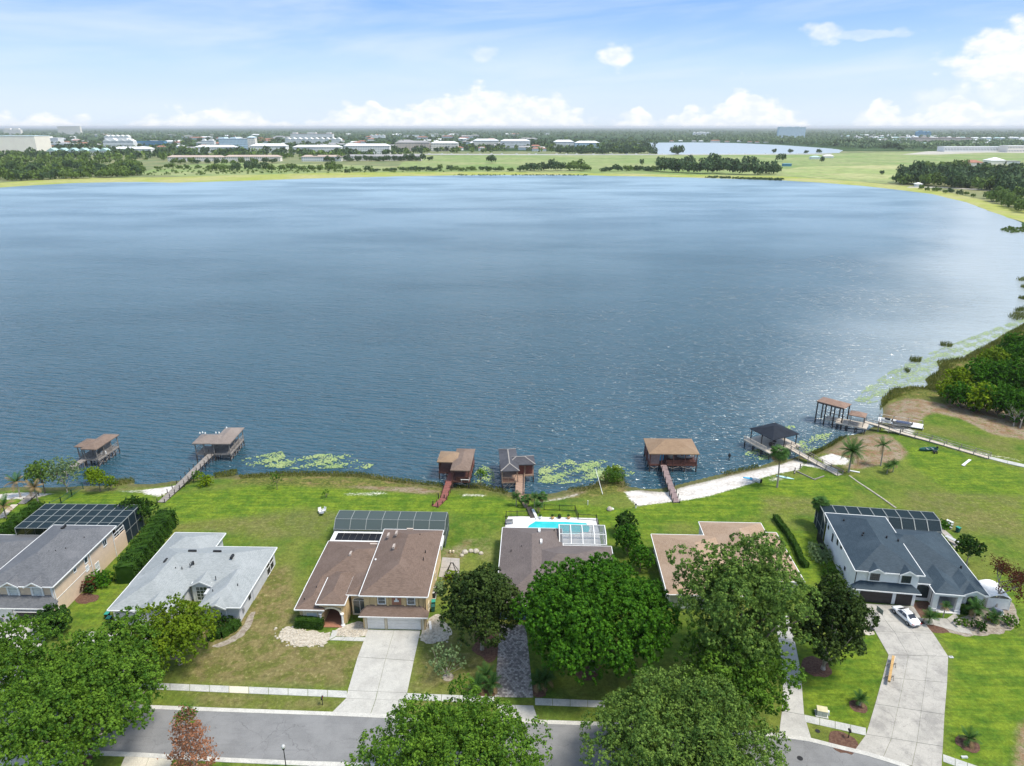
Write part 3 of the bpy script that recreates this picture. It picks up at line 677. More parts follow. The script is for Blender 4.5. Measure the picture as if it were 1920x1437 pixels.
# block-paved drive of the brown-roofed house: small setts, one joined part
def paver_drive():
    root = thing('driveway', None, None); tag(root, kind='structure')
    c = [G(937,1170,.05), G(986,1172,.05), G(1000,1308,.05), G(927.5,1307,.05)]
    mbs = [MB(), MB(), MB()]; rnd = random.Random(5)
    nx, ny = 13, 48
    for j in range(ny):
        for i in range(-1, nx):
            t0 = (i + .5*(j % 2))/nx; t1 = t0 + 1/nx
            t0, t1 = max(0,t0), min(1,t1)
            if t1-t0 < .01: continue
            a, b = j/ny, (j+1)/ny
            L0, L1 = c[0].lerp(c[3],a), c[0].lerp(c[3],b); R0, R1 = c[1].lerp(c[2],a), c[1].lerp(c[2],b)
            q = [L0.lerp(R0,t0), L0.lerp(R0,t1), L1.lerp(R1,t1), L1.lerp(R1,t0)]
            cen = sum(q,Vector())/4; q = [p+(cen-p).normalized()*.02 for p in q]
            mbs[rnd.randrange(3)].prism([(p.x,p.y) for p in q], 0, .045+rnd.random()*.012)
    for mb, col in zip(mbs, ((.33,.30,.29),(.20,.18,.18),(.44,.41,.39))):
        tag(mb.build('paver', mat('paver_%d' % (col[0]*100), col, None, 2, .85, world_space=True), root), kind='stuff')
paver_drive()
# mulch rings and planting beds: thin sheets above the lawn
def bed(name, pts, m, z=.03, seed=1, rag=.12):
    rnd = random.Random(seed); w = [G(u,v,z) for u,v in pts]; out = []
    n = len(w)
    for i in range(n):
        p0, p1, p2, p3 = w[i-1], w[i], w[(i+1)%n], w[(i+2)%n]
        for k in range(5):
            t = k/5; q = .5*((2*p1)+(-p0+p2)*t+(2*p0-5*p1+4*p2-p3)*t*t+(-p0+3*p1-3*p2+p3)*t**3)
            out.append((q.x+rnd.uniform(-rag,rag), q.y+rnd.uniform(-rag,rag)))
    return flat(name, out, z, m)
def ring(u, v, r, m=None, seed=0):
    c = G(u, v, .03); rnd = random.Random(seed+int(u))
    pts = [(c.x+math.cos(a*math.pi/9)*r*rnd.uniform(.88,1.1), c.y+math.sin(a*math.pi/9)*r*rnd.uniform(.88,1.1)) for a in range(18)]
    return flat('mulch_bed', pts, .03, m or M['mulch'])
ring(905,1216,1.45); ring(1530,1250,2.0); ring(1610,1325,1.15); ring(1814,1395,1.3); ring(1580,1392,1.7); ring(840,1270,.8,M['soil']); ring(130,1425,2.6); ring(1100,1255,2.0)
bed('mulch_bed', [(890,1190),(935,1180),(938,1215),(925,1240),(905,1235)], M['mulch'], .024)
bed('mulch_bed', [(892,1290),(930,1290),(926,1305),(885,1303)], M['mulch'], .024); bed('mulch_bed', [(1000,1285),(1025,1290),(1020,1306),(1002,1305)], M['mulch'], .024)
bed('gravel_bed', [(540,1175),(560,1180),(600,1185),(618,1188),(612,1205),(590,1212),(560,1212),(530,1200),(522,1188)], M['rock_bed'], .024, 3, .25)
bed('gravel_bed', [(630,1181),(660,1168),(682,1168),(688,1192),(632,1193)], M['rock_bed'], .026, 4)
bed('gravel_bed', [(790,1183),(820,1150),(845,1180),(840,1200),(812,1206),(789,1200)], M['rock_bed'], .026, 5, .25)
bed('planting_bed', [(1740,1168),(1800,1160),(1850,1130),(1880,1115),(1903,1140),(1908,1170),(1880,1186),(1830,1193),(1790,1190)], M['soil'], .024, 6, .2)
bed('planting_bed', [(1716,1128),(1745,1130),(1752,1146),(1728,1158),(1712,1145)], M['mulch'], .026, 7)
bed('planting_bed', [(1728,1168),(1760,1172),(1780,1186),(1748,1186)], M['mulch'], .027, 8)
bed('planting_bed', [(138,1120),(160,1112),(185,1118),(178,1128),(150,1132)], M['mulch'], .026, 9)
bed('gravel_bed', [(1606,1160),(1622,1165),(1640,1190),(1618,1186)], M['rock_bed'], .025, 10)
bed('gravel_bed', [(400,1210),(430,1198),(455,1175),(470,1150),(478,1152),(462,1185),(435,1205),(408,1214)], M['soil'], .023, 11)
# ============================================================ HOUSES
def hip_geo(x0, x1, y0, y1, ze, pitch, drop=0.16):
    """solid hip roof: eave rectangle at ze, fascia below it"""
    w, d = x1-x0, y1-y0; h = min(w, d)/2; zr = ze + h*pitch
    if w >= d: r0, r1 = (x0+h, (y0+y1)/2, zr), (x1-h, (y0+y1)/2, zr)
    else: r0, r1 = ((x0+x1)/2, y0+h, zr), ((x0+x1)/2, y1-h, zr)
    b = [(x0,y0,ze),(x1,y0,ze),(x1,y1,ze),(x0,y1,ze)]; lo = [(x,y,ze-drop) for x,y,_ in b]
    vs = b + lo + [r0, r1]
    fs = [(4,7,6,5),(0,4,5,1),(1,5,6,2),(2,6,7,3),(3,7,4,0)]
    fs += [(0,1,9,8),(1,2,9),(2,3,8,9),(3,0,8)] if w >= d else [(0,1,8),(1,2,9,8),(2,3,9),(3,0,8,9)]
    return vs, fs, r0, r1, b
def hip_roof(root, m, x0, x1, y0, y1, ze, pitch=.44, trim=None, cap=None, drop=.16, skip=''):
    vs, fs, r0, r1, b = hip_geo(x0, x1, y0, y1, ze, pitch, drop)
    rf = MB().add(vs, fs).build('roof', m, root)
    if trim:
        g = MB(); e = .05
        # gutters just outside the eaves
        if 'F' not in skip: g.box(x0-e, x1+e, y0-.11, y0-.004, ze-.14, ze+.015)
        if 'B' not in skip: g.box(x0-e, x1+e, y1+.004, y1+.11, ze-.14, ze+.015)
        if 'L' not in skip: g.box(x0-.11, x0-.004, y0-e+.06, y1+e-.06, ze-.14, ze+.012)
        if 'R' not in skip: g.box(x1+.004, x1+.11, y0-e+.06, y1+e-.06, ze-.14, ze+.012)
        g.build('gutter', trim, rf)
    if cap:
        g = MB(); lift = Vector((0,0,.02)); w, d = x1-x0, y1-y0
        R0, R1 = Vector(r0), Vector(r1); B = [Vector(p) for p in b]
        g.bar(R0+lift, R1+lift, .24, .05)
        prs = [(0,R0),(3,R0),(1,R1),(2,R1)] if w >= d else [(0,R0),(1,R0),(2,R1),(3,R1)]
        for i, r in prs: g.bar(B[i]+lift, r+lift, .24, .05)
        g.build('ridge_cap', cap, rf)
    return rf
def skirt_roof(root, m, x0, x1, y0, yt, ze, zt, trim=None, inset=1.0, name='garage_roof'):
    """lean-to roof over the garage doors, hipped at its ends"""
    vs = [(x0,y0,ze),(x1,y0,ze),(x1,yt,ze+.0),(x0,yt,ze+.0),(x0+inset,yt,zt),(x1-inset,yt,zt)] + [(x0,y0,ze-.16),(x1,y0,ze-.16),(x1,yt,ze-.16),(x0,yt,ze-.16)]
    fs = [(0,1,5,4),(1,2,5),(0,4,3),(3,4,5,2),(0,6,7,1),(1,7,8,2),(3,9,6,0),(2,8,9,3),(6,9,8,7)]
    rf = MB().add(vs, fs).build(name, m, root)
    if trim: MB().box(x0-.05,x1+.05,y0-.1,y0-.004,ze-.15,ze+.01).build('gutter', trim, rf)
    return rf
def gable(root, m, trim, x, w, y0, y1, ze, rise, wallm, name='gable'):
    """small gable facing the street, running back into the roof; its face wall is a child"""
    h = w/2; t = .12
    vs = [(x-h,y0,ze),(x,y0,ze+rise),(x+h,y0,ze),(x-h,y1,ze),(x,y1,ze+rise),(x+h,y1,ze)]
    vs += [(a,b,c-t) for a,b,c in vs]
    fs = [(0,3,4,1),(1,4,5,2),(0,1,7,6),(1,2,8,7),(6,7,10,9),(7,8,11,10),(0,6,9,3),(2,5,11,8)]
    rf = MB().add(vs, fs).build(name, m, root)
    mb = MB()
    mb.bar((x-h,y0-.03,ze-.03),(x,y0-.03,ze+rise-.03),.05,.2); mb.bar((x+h,y0-.033,ze-.03),(x,y0-.033,ze+rise-.03),.05,.2)
    mb.build('rake_trim', trim, rf)
    i = .18
    MB().add([(x-h+i*1.5,y0+.22,ze-t-.01),(x+h-i*1.5,y0+.22,ze-t-.01),(x,y0+.22,ze+rise-t-.12),(x-h+i*1.5,y1-.1,ze-t-.01),(x+h-i*1.5,y1-.1,ze-t-.01),(x,y1-.1,ze+rise-t-.12)],
             [(0,1,2),(5,4,3),(0,3,4,1),(1,4,5,2),(2,5,3,0)]).build('gable_wall', wallm, rf)
    return rf
def facing(f, x, y):
    """local (along, out) -> house coords for a wall facing F, B, L or R that passes through x, y"""
    return {'F': lambda a, o: (x+a, y-o), 'B': lambda a, o: (x-a, y+o), 'L': lambda a, o: (x-o, y-a), 'R': lambda a, o: (x+o, y+a)}[f]
def fbox(mb, f, x, y, a0, a1, o0, o1, z0, z1):
    q = facing(f, x, y); p, r = q(a0, o0), q(a1, o1)
    return mb.box(min(p[0],r[0]), max(p[0],r[0]), min(p[1],r[1]), max(p[1],r[1]), z0, z1)
def window(root, f, x, y, z, w, h, frame, glass=None, bars=(1,1), fw=.12, trim=0.0, arch=False, fm=None):
    """frame proud of the wall, pane and glazing bars inside; centre of the window at x, sill z"""
    glass = glass or M['glass']; mb = MB()
    fbox(mb, f,x,y,-w/2-fw,-w/2,-.02,.07,z-fw,z+h+(0 if arch else fw)); fbox(mb, f,x,y,w/2,w/2+fw,-.02,.07,z-fw,z+h+(0 if arch else fw))
    fbox(mb, f,x,y,-w/2,w/2,-.02,.09,z-fw,z)
    q = facing(f, x, y)
    if arch:
        n = 10; R_ = w/2
        for i in range(n):
            a0, a1 = math.pi*i/n, math.pi*(i+1)/n
            p = [(-R_*math.cos(a), z+h+.55*R_*math.sin(a)) for a in (a0,a1)]
            s = (R_+fw)/R_
            pts = [(p[0][0],p[0][1]),(p[1][0],p[1][1]),(p[1][0]*s,z+h+(p[1][1]-z-h)*s*1.06+.0),(p[0][0]*s,z+h+(p[0][1]-z-h)*s*1.06)]
            V = [q(a,.07)+(b,) for a,b in pts]+[q(a,-.02)+(b,) for a,b in pts]
            mb.add(V, [(0,1,2,3),(7,6,5,4),(0,4,5,1),(2,6,7,3),(1,5,6,2),(0,3,7,4)])
    else: fbox(mb, f,x,y,-w/2,w/2,-.02,.07,z+h,z+h+fw)
    fr = mb.build('window', frame, root)
    pn = MB(); fbox(pn, f,x,y,-w/2,w/2,.004,.02,z,z+h)
    if arch:
        n = 10; V = [q(0,.018)+(z+h,)] + [q(-w/2*math.cos(math.pi*i/n),.018)+(z+h+.55*w/2*math.sin(math.pi*i/n),) for i in range(n+1)]
        pn.add(V, [(0,i,i+1) for i in range(1,n+1)])
    pn.build('pane', glass, fr)
    nx, nz = bars
    if nx > 1 or nz > 1 or arch:
        b = MB()
        for i in range(1, nx): fbox(b, f,x,y,-w/2+w*i/nx-.03,-w/2+w*i/nx+.03,.021,.05,z,z+h)
        for i in range(1, nz): fbox(b, f,x,y,-w/2,w/2,.021,.047,z+h*i/nz-.025,z+h*i/nz+.025)
        if arch: fbox(b, f,x,y,-w/2,w/2,.021,.052,z+h-.03,z+h+.04)
        b.build('glazing_bar', fm or frame, fr)
    return fr
def garage_door(root, x, y, w, m, h=2.15, n=4):
    d = MB().box(x-w/2, x+w/2, y-.02, y+.02, .03, h).build('garage_door', m, root)
    for i in range(n):
        box('door_panel', m, d, x-w/2+.02, x+w/2-.02, y-.055, y-.021, .05+i*(h-.04)/n, .05+(i+1)*(h-.04)/n-.03)
    return d
def vent(roof_root, x, y, z, m, w=.35, d=.9, pitch=.2, tilt=(0,0)):
    vs = [(x-w/2,y-d/2,z-.2),(x+w/2,y-d/2,z-.2),(x+w/2,y+d/2,z-.2),(x-w/2,y+d/2,z-.2)]
    vs += [(x-w/2,y-d/2,z+.16+tilt[0]),(x+w/2,y-d/2,z+.16+tilt[1]),(x+w/2,y+d/2,z+.16+tilt[1]),(x-w/2,y+d/2,z+.16+tilt[0])]
    return MB().add(vs, [(0,3,2,1),(4,5,6,7),(0,1,5,4),(1,2,6,5),(2,3,7,6),(3,0,4,7)]).build('roof_vent', m, roof_root)
def stack(root, x, y, z, m=None, r=.07, h=.4): return MB().tube((x,y,z-.4),(x,y,z+h),r,r,8).build('vent_pipe', m or M['black'], root)
def column(root, x, y, z1, m, r=.17):
    MB().lathe([(r*1.7,0),(r*1.7,.22),(r*1.15,.3),(r,.42),(r*.88,z1-.35),(r*1.15,z1-.25),(r*1.6,z1-.15),(r*1.6,z1)], (x,y,0), 12).build('column', m, root)
def downpipe(root, x, y, z, m): MB().box(x-.05,x+.05,y-.05,y+.05,.0,z).build('downpipe', m, root)
def wall(root, m, x0, x1, y0, y1, z1, z0=-.3): return box('wall', m, root, x0, x1, y0, y1, z0, z1)

def enclosure(name, label, loc, rz, W_, D_, z_eave, z_top, nx, ny, beam, scr, m_in=2.2, front=False, back_mansard=2.0, parent=None, side_w=.09, deck=None, bw=.09):
    """pool cage: aluminium posts and beams with one screen panel per bay. Local x along the house, y away from it"""
    t = thing(name, label, 'screen cage', loc, rz)
    xs = [W_*i/nx for i in range(nx+1)]
    # profile front-to-back: flat start, rise, flat, drop to the back eave
    prof = [(0.0, z_eave)] + ([(m_in, z_top)] if z_top > z_eave else []) + [(D_-back_mansard, z_top)] * (1 if z_top > z_eave else 0) + [(D_, z_eave)]
    if z_top <= z_eave: prof = [(D_*i/ny, z_eave) for i in range(ny+1)]
    elif ny > 3:
        mid = prof[1:3]; k = ny-2; prof = [prof[0]] + [(mid[0][0]+(mid[1][0]-mid[0][0])*i/k, z_top) for i in range(k+1)] + [prof[-1]]
    for i in range(nx):
        for (y0,z0),(y1,z1) in zip(prof[:-1], prof[1:]):
            e = .03
            MB().add([(xs[i]+e,y0,z0),(xs[i+1]-e,y0,z0),(xs[i+1]-e,y1,z1),(xs[i]+e,y1,z1)], [(0,1,2,3)]).build('screen_panel', scr, t)
    for x in xs:
        mb = MB()
        for (y0,z0),(y1,z1) in zip(prof[:-1], prof[1:]): mb.bar((x,y0,z0),(x,y1,z1),bw,bw*1.3)
        mb.build('roof_beam', beam, t)
    for y, z in prof: MB().bar((0,y,z+.01),(W_,y,z+.01),bw*.8,bw*.8).build('cross_beam', beam, t)
    for x in xs: MB().bar((x,D_,0),(x,D_,z_eave),bw*.9).build('post', beam, t)
    for i in range(nx): MB().add([(xs[i]+.03,D_,.05),(xs[i+1]-.03,D_,.05),(xs[i+1]-.03,D_,z_eave),(xs[i]+.03,D_,z_eave)],[(0,1,2,3)]).build('screen_panel', scr, t)
    for x in (0, W_):
        for (y0,z0),(y1,z1) in zip(prof[:-1], prof[1:]):
            MB().add([(x,y0+.02,.05),(x,y1-.02,.05),(x,y1-.02,z1),(x,y0+.02,z0)],[(0,1,2,3)]).build('screen_panel', scr, t)
        for y, z in prof[:-1]: MB().bar((x,y,0),(x,y,z),bw*.9).build('post', beam, t)
        MB().bar((x,0,z_eave*.5),(x,D_,z_eave*.5),bw*.7).build('side_rail', beam, t)
    MB().bar((0,D_,z_eave*.5),(W_,D_,z_eave*.5),bw*.7).build('side_rail', beam, t)
    if front:
        for x in xs: MB().bar((x,0,0),(x,0,z_eave),bw*.9).build('post', beam, t)
        for i in range(nx): MB().add([(xs[i]+.03,0,.05),(xs[i+1]-.03,0,.05),(xs[i+1]-.03,0,z_eave),(xs[i]+.03,0,z_eave)],[(0,1,2,3)]).build('screen_panel', scr, t)
    return t
M['pool'] = mat('pool_water', (.02, .42, .44), (.03, .5, .5), .8, .05, spec=.6)
M['paving'] = mat('pale_paving', (.36, .33, .30), (.30, .28, .25), 1.5, .8, fine=.3)

# ---- house 1, far left: two storeys, peach stucco, charcoal roof
def house_peach():
    r = thing('house', 'two-storey peach stucco house with charcoal shingle roof, cut by the left edge', 'house', (-68.9, 89.6, 0), R(-1.5))
    p, w, rf = M['peach_stucco'], M['trim'], M['roof_grey']
    wall(r, p, -10.0, 0, 0, 16.2, 5.45); wall(r, p, -10.1, -.05, -1.3, -.001, 2.65)
    wall(r, p, -23.5, -9.9, 3.4, 16.9, 2.85)
    hip_roof(r, rf, -10.4, .5, -.5, 16.7, 5.6, .42, w)
    hip_roof(r, rf, -24.2, -8.0, 2.8, 17.5, 3.0, .42, w)
    skirt_roof(r, rf, -10.6, .45, -1.9, -.002, 2.75, 3.75, w)
    # projecting wing with the roof deck at the back
    wall(r, p, -4.2, .02, 16.201, 19.6, 3.05)
    box('roof_deck', M['dark_timber'], r, -4.0, -.25, 16.4, 19.4, 3.051, 3.1)
    mb = MB(); [mb.bar((x,y,3.0),(x,y,4.05),.08) for x,y in ((-4.1,19.5),(-.06,19.5),(-.06,16.4),(-2.1,19.5),(-.06,18))]
    mb.bar((-4.1,19.5,4.05),(-.06,19.5,4.05),.09); mb.bar((-.06,19.5,4.05),(-.06,16.4,4.05),.09); mb.bar((-.06,19.5,3.5),(-.06,16.4,3.5),.06); mb.build('deck_railing', w, r)
    # front: two dormer windows, garage opening and a closed door
    for x in (-2.35, -6.0):
        gable(r, rf, w, x, 2.9, -.75, 2.2, 5.55, .85, p, 'dormer')
        box('window_surround', w, r, x-.95, x-.7, -.12, -.001, 3.5, 5.35); box('window_surround', w, r, x+.7, x+.95, -.12, -.001, 3.5, 5.35)
        window(r, 'F', x, 0, 3.75, 1.3, 1.5, w, M['blind'], (1,2))
    box('corner_trim', w, r, -.3, .03, -.06, -.002, 2.7, 5.4)
    garage_door(r, -7.4, -1.33, 3.0, M['white_door'])
    op = box('garage_opening', M['dark_door'], r, -5.3, -.8, -1.34, -1.305, .05, 2.2)
    box('raised_door', M['white_door'], op, -5.25, -.85, -2.0, -1.36, 2.1, 2.16)
    box('corner_trim', w, r, -5.7, -5.35, -1.4, -1.302, 0, 2.6); box('corner_trim', w, r, -.7, -.07, -1.42, -1.302, 0, 2.6)
    # right-hand wall
    window(r, 'R', .0, 8.3, 3.9, .7, .9, w, bars=(1,1)); window(r, 'R', .0, 5.4, 4.2, .5, .5, w)
    window(r, 'R', .0, 13.6, 3.7, .9, 1.0, w, bars=(2,1)); window(r, 'R', .0, 10.6, .95, .9, 1.3, w, M['blind'], (1,2)); window(r, 'R', .0, 8.2, 2.5, .6, .8, w, M['blind'])
    box('band_course', w, r, .001, .05, -.0, 9.2, 2.72, 2.8); downpipe(r, .08, 9.3, 5.4, w); downpipe(r, .08, 15.9, 5.4, w); downpipe(r, .08, .15, 5.4, w)
    for x, y, z in ((-3.9,6.1,7.1),(-3.2,6.6,6.9),(-1.7,11.5,6.3),(-2.4,7.8,6.6)): stack(r, x, y, z)
    vent(r, -3.7, 12.4, 7.05, M['black'], .5, 1.2); vent(r, -6.2, 13.4, 7.3, M['black'], .3, 1.1); vent(r, -18, 13, 5.6, M['black'], .3, 1.4)
    e = enclosure('pool_cage', 'wide flat-roofed dark pool cage behind the peach house', (-86.2, 107.2, 0), R(-1), 17.6, 8.4, 4.6, 4.6, 9, 4, M['beam_green'], M['screen'])
    box('pool_patio', M['paving'], e, .1, 17.5, .1, 8.3, -.1, .08)
    MB().prism([(4,2.2),(13,2.4),(13.4,6.2),(4.4,6.4)], .081, .1).build('pool_water', M['pool'], e)
    h = thing('basketball_hoop', 'portable basketball hoop standing before the peach house garage', 'basketball hoop', (-74.1, 83.9, 0), R(160))
    hoop_parts(h)
def hoop_parts(h):
    MB().prism([(-.45,-.3),(.45,-.3),(.45,.75),(-.45,.75)], 0, .22).build('base', M['black'], h, bevel=.05)
    MB().path([(0,.3,.2),(0,.1,1.6),(0,-.45,2.9)], [.05,.05,.045]).build('pole', M['grey_metal'], h)
    mb = MB(); mb.bar((-.1,-.3,2.6),(-.1,-.85,3.0),.05); mb.bar((.1,-.3,2.6),(.1,-.85,3.0),.05); mb.build('bracket', M['black'], h)
    b = box('backboard', M['grey_metal'], h, -.62, .62, -.95, -.9, 2.75, 3.55)
    MB().add([(-.25,-.956,2.9),(.25,-.956,2.9),(.25,-.956,3.2),(-.25,-.956,3.2)],[(0,1,2,3)]).build('target_square', M['white'], b)
    rm = MB(); n = 12
    for i in range(n): rm.bar((.23*math.cos(2*math.pi*i/n),-1.2+.23*math.sin(2*math.pi*i/n),3.05),(.23*math.cos(2*math.pi*(i+1)/n),-1.2+.23*math.sin(2*math.pi*(i+1)/n),3.05),.03)
    rm.build('rim', M['red_lamp'], h)
house_peach()

# ---- house 2: one storey, pale grey
def house_grey():
    r = thing('house', 'one-storey pale grey house with light grey hipped roof and twin garage doors', 'house', (-59.3, 87.5, 0), R(-1.6))
    p, w, rf = M['grey_stucco'], M['trim'], M['roof_light']
    wall(r, p, .1, 8.8, .1, 16, 2.85); wall(r, p, 0, 18.6, 6.4, 16.3, 2.84); wall(r, p, 13.2, 18.5, 1.2, 6.5, 2.83); wall(r, p, -.05, 8.0, 16.2, 20.4, 2.86)
    hip_roof(r, rf, -.42, 19.0, 5.9, 16.7, 3.0, .42, w)
    hip_roof(r, rf, -.36, 9.2, -.4, 15.8, 2.985, .42, w, skip='BR')
    hip_roof(r, rf, 12.6, 18.98, .7, 11.5, 2.985, .42, w, skip='BL')
    hip_roof(r, rf, -.44, 8.5, 13.0, 20.9, 2.99, .42, w, skip='F')
    gable(r, rf, w, 6.35, 5.4, -.75, 4.2, 2.95, 1.25, p, 'gable')
    wall(r, p, 3.8, 8.85, -.35, .099, 2.8)
    gable(r, rf, w, 15.5, 3.0, .25, 2.6, 2.95, .75, p, 'gable')
    garage_door(r, 1.85, .06, 2.7, M['grey_stucco']); garage_door(r, 6.3, -.39, 4.6, M['grey_stucco'])
    for x in (.15, 3.55): box('corner_trim', w, r, x, x+.3, -.02+.0, .098, 0, 2.8)
    for x in (3.8, 8.65): box('corner_trim', w, r, x, x+.22, -.45, -.352, 0, 2.8)
    box('attic_vent', M['black'], r, 6.15, 6.5, -.56, -.5, 3.35, 3.6); 
    # entry recess with tall window
    wall(r, w, 9.3, 12.4, 5.9, 6.39, 3.3); gable(r, rf, w, 10.9, 3.8, 5.4, 8.6, 3.1, .9, p, 'gable')
    window(r, 'F', 10.8, 5.9, .3, 1.7, 2.4, w, bars=(3,4)); wall(r, p, 12.0, 13.25, 4.0, 6.3, 2.8); window(r, 'F', 15.7, 1.2, .9, 1.6, 1.3, w, M['blind'], (2,1))
    mb = MB(); [mb.bar((14.4+i*.13, .98, 2.55+.28*math.sin(i/18*math.pi)),(14.4+(i+1)*.13,.98,2.55+.28*math.sin((i+1)/18*math.pi)),.1,.12) for i in range(18)]; mb.build('arch_trim', M['dark_timber'], r)
    # right wall: door to lanai screened corner
    for i in range(2):
        for k in range(2): window(r, 'R', 18.6, 13.1+i*1.6, .2+k*1.35, 1.35, 1.2, w, M['black'], fw=.07)
    window(r, 'R', 18.51, 5.2, 1.3, .5, .9, M['black']); box('meter_box', M['grey_metal'], r, 18.501, 18.7, 2.2, 2.6, .9, 1.6)
    vent(r, 3.55, 9.9, 4.7, M['black'], .28, 1.0); vent(r, 14.1, 10.6, 5.2, M['black'], .34, 1.0); vent(r, 6.9, 12.2, 5.05, M['black'], 1.3, .28); vent(r, 11.0, 12.2, 5.05, M['black'], 1.3, .28)
    for x,y,z in ((5.9,8.3,4.35),(5.1,7.7,4.3),(6.8,8.5,4.3),(8.1,9.1,4.8),(8.0,8.8,4.7),(12.9,6.7,3.9),(17.1,4.9,3.9),(13.6,3.9,3.5)): stack(r, x, y, z, h=.25)
    stack(r, 8.3, 9.3, 4.9, r=.16, h=.15)
house_grey()

# ---- house 3: tan stucco, brown roof
def house_tan():
    r = thing('house', 'tan stucco two-storey house with brown shingle roof and arched entry porch', 'house', (-21.4, 86.75, 0), R(-2.0))
    p, w, rf, cr = M['tan_stucco'], M['trim'], M['roof_tan'], M['cream']
    wall(r, p, -.45, 8.6, .75, 18.0, 5.45); wall(r, p, -.6, 8.65, -.02, .749, 2.62)
    wall(r, p, -10.3, -.46, 5.4, 18.1, 2.8); wall(r, p, -10.25, -6.75, .75, 5.39, 2.79); wall(r, p, -3.0, -.451, 3.0, 5.38, 3.9)
    hip_roof(r, rf, -.95, 9.1, .25, 18.45, 5.6, .44, w)
    hip_roof(r, rf, -10.8, 4.0, 4.9, 18.6, 2.95, .44, w, skip='R')
    hip_roof(r, rf, -10.77, -6.35, .2, 12.0, 2.93, .44, w, skip='BR')
    hip_roof(r, rf, -3.6, 1.5, 2.55, 9.0, 3.98, .3, w, skip='BR')
    hip_roof(r, rf, -7.55, -3.3, .35, 9.0, 3.85, .44, w, skip='B')
    skirt_roof(r, rf, -1.0, 9.15, -.65, .748, 2.65, 3.7, w, 1.1)
    # porch: arch on two columns, tiled floor
    wall(r, p, -7.2, -3.65, .7, 1.0, 3.7, 2.95)
    mb = MB(); n = 10
    for s in (-1, 1): mb.box(-5.42+s*1.62-.22+.0, -5.42+s*1.62+.22, .7, 1.0, 0, 2.95)
    mb.build('pier', p, r)
    a = MB()
    for i in range(n):
        t0, t1 = math.pi*i/n, math.pi*(i+1)/n
        for y0 in (.55,):
            q = [(-5.42-1.25*math.cos(t), 2.1+.85*math.sin(t)) for t in (t0,t1)]; o = [(-5.42-1.55*math.cos(t), 2.1+1.12*math.sin(t)) for t in (t0,t1)]
            V = [(q[0][0],.55,q[0][1]),(q[1][0],.55,q[1][1]),(o[1][0],.55,o[1][1]),(o[0][0],.55,o[0][1])]; V += [(x,1.05,z) for x,_,z in V]
            a.add(V, [(0,1,2,3),(7,6,5,4),(0,4,5,1),(2,6,7,3),(1,5,6,2),(0,3,7,4)])
    a.build('arch', cr, r)
    column(r, -7.05, .45, 2.2, w, .18); column(r, -3.8, .45, 2.2, w, .18)
    box('porch_floor', M['terracotta'], r, -6.9, -3.9, .0, 5.39, -.1, .1)
    wall(r, p, -3.9, -3.3, 1.0, 5.38, 3.7); dr = box('front_door', M['brown_paint'], r, -6.0, -4.9, 5.3, 5.37, .1, 2.25); box('door_handle', M['grey_metal'], dr, -5.05, -5.0, 5.24, 5.295, 1.0, 1.2)
    window(r, 'F', -1.75, 2.99, .35, 1.9, 2.3, cr, bars=(2,1), fw=.2, arch=True, fm=w)
    window(r, 'F', -8.45, .74, .75, 1.5, 1.25, cr, M['blind'], (1,1), .18)
    for x in (-9.6, -7.3): box('window_surround', cr, r, x-.14, x+.14, .66, .748, .3, 2.6)
    for x in (2.2, 6.55):
        box('window_surround', p, r, x-1.05, x-.75, .60, .748, 3.65, 5.3); box('window_surround', p, r, x+.75, x+1.05, .60, .748, 3.65, 5.3)
        window(r, 'F', x, .74, 3.95, 1.0, 1.15, w, M['glass'], (1,2), .13)
    box('wall_panel', M['terracotta'], r, 3.7, 5.1, .70, .748, 3.75, 5.2)
    MB().prism([(4.05,.6),(4.75,.6),(4.75,.699),(4.05,.699)], 4.35, 4.6).build('wall_ornament', w, r); box('wall_ornament', w, r, 4.25, 4.55, .62, .699, 4.6, 4.95)
    for x in (.2, 8.1): box('corner_trim', p, r, x-.2, x+.2, .64, .748, 3.65, 5.4)
    garage_door(r, 1.3, -.04, 2.55, M['white_door']); garage_door(r, 5.5, -.04, 4.95, M['white_door'])
    for x in (-.2, 2.8, 8.25): box('corner_trim', cr, r, x-.16, x+.16, -.12, -.021, 0, 2.5)
    downpipe(r, 8.66, .6, 5.4, M['black'])
    # flat white roof with solar pool heater at the back
    wall(r, w, -10.2, -.5, 18.101, 21.7, 2.6)
    fr = box('flat_roof', w, r, -10.7, -.96, 18.72, 22.1, 2.601, 2.86)
    for i in range(7): box('solar_panel', M['solar'], r, -9.9+i*1.16, -8.78+i*1.16, 19.1, 21.3, 2.9, 2.95)
    for x,y,z,a in ((.55,14.6,6.85,1),(1.95,14.4,7.4,1),(2.3,10.4,7.45,1),(-4.9,11.0,5.55,1)): vent(r, x, y, z, M['vent_tan'], .34, .95, tilt=(0,.12))
    vent(r, 3.6, 17.6, 6.2, M['vent_tan'], 1.1, .3); vent(r, -2.2, 15.6, 4.4, M['vent_tan'], 1.3, .3)
    for x,y,z in ((7.3,10.4,6.6),(7.3,8.3,6.7),(5.8,14.6,7.0),(-8.6,4.3,3.9),(-9.8,2.0,3.4)): stack(r, x, y, z, h=.25)
    stack(r, -.4, 9.0, 5.8, M['white'], .16, .2)
    MB().box(9.12,9.35,14.3,17.5,4.4,5.2).build('upper_gutter_box', w, r)
    for y, z, hh in ((7.0,3.8,1.0),(11.2,.9,1.3),(3.5,.9,1.2)): window(r, 'R', 8.6, y, z, .9, hh, cr, bars=(1,2))
    enclosure('pool_cage', 'dark arched pool cage behind the tan house', (-31.4, 108.95, 0), R(-2), 19.6, 5.6, 3.3, 4.6, 7, 3, M['beam_green'], M['screen_grey'], 1.4, back_mansard=1.3)
house_tan()

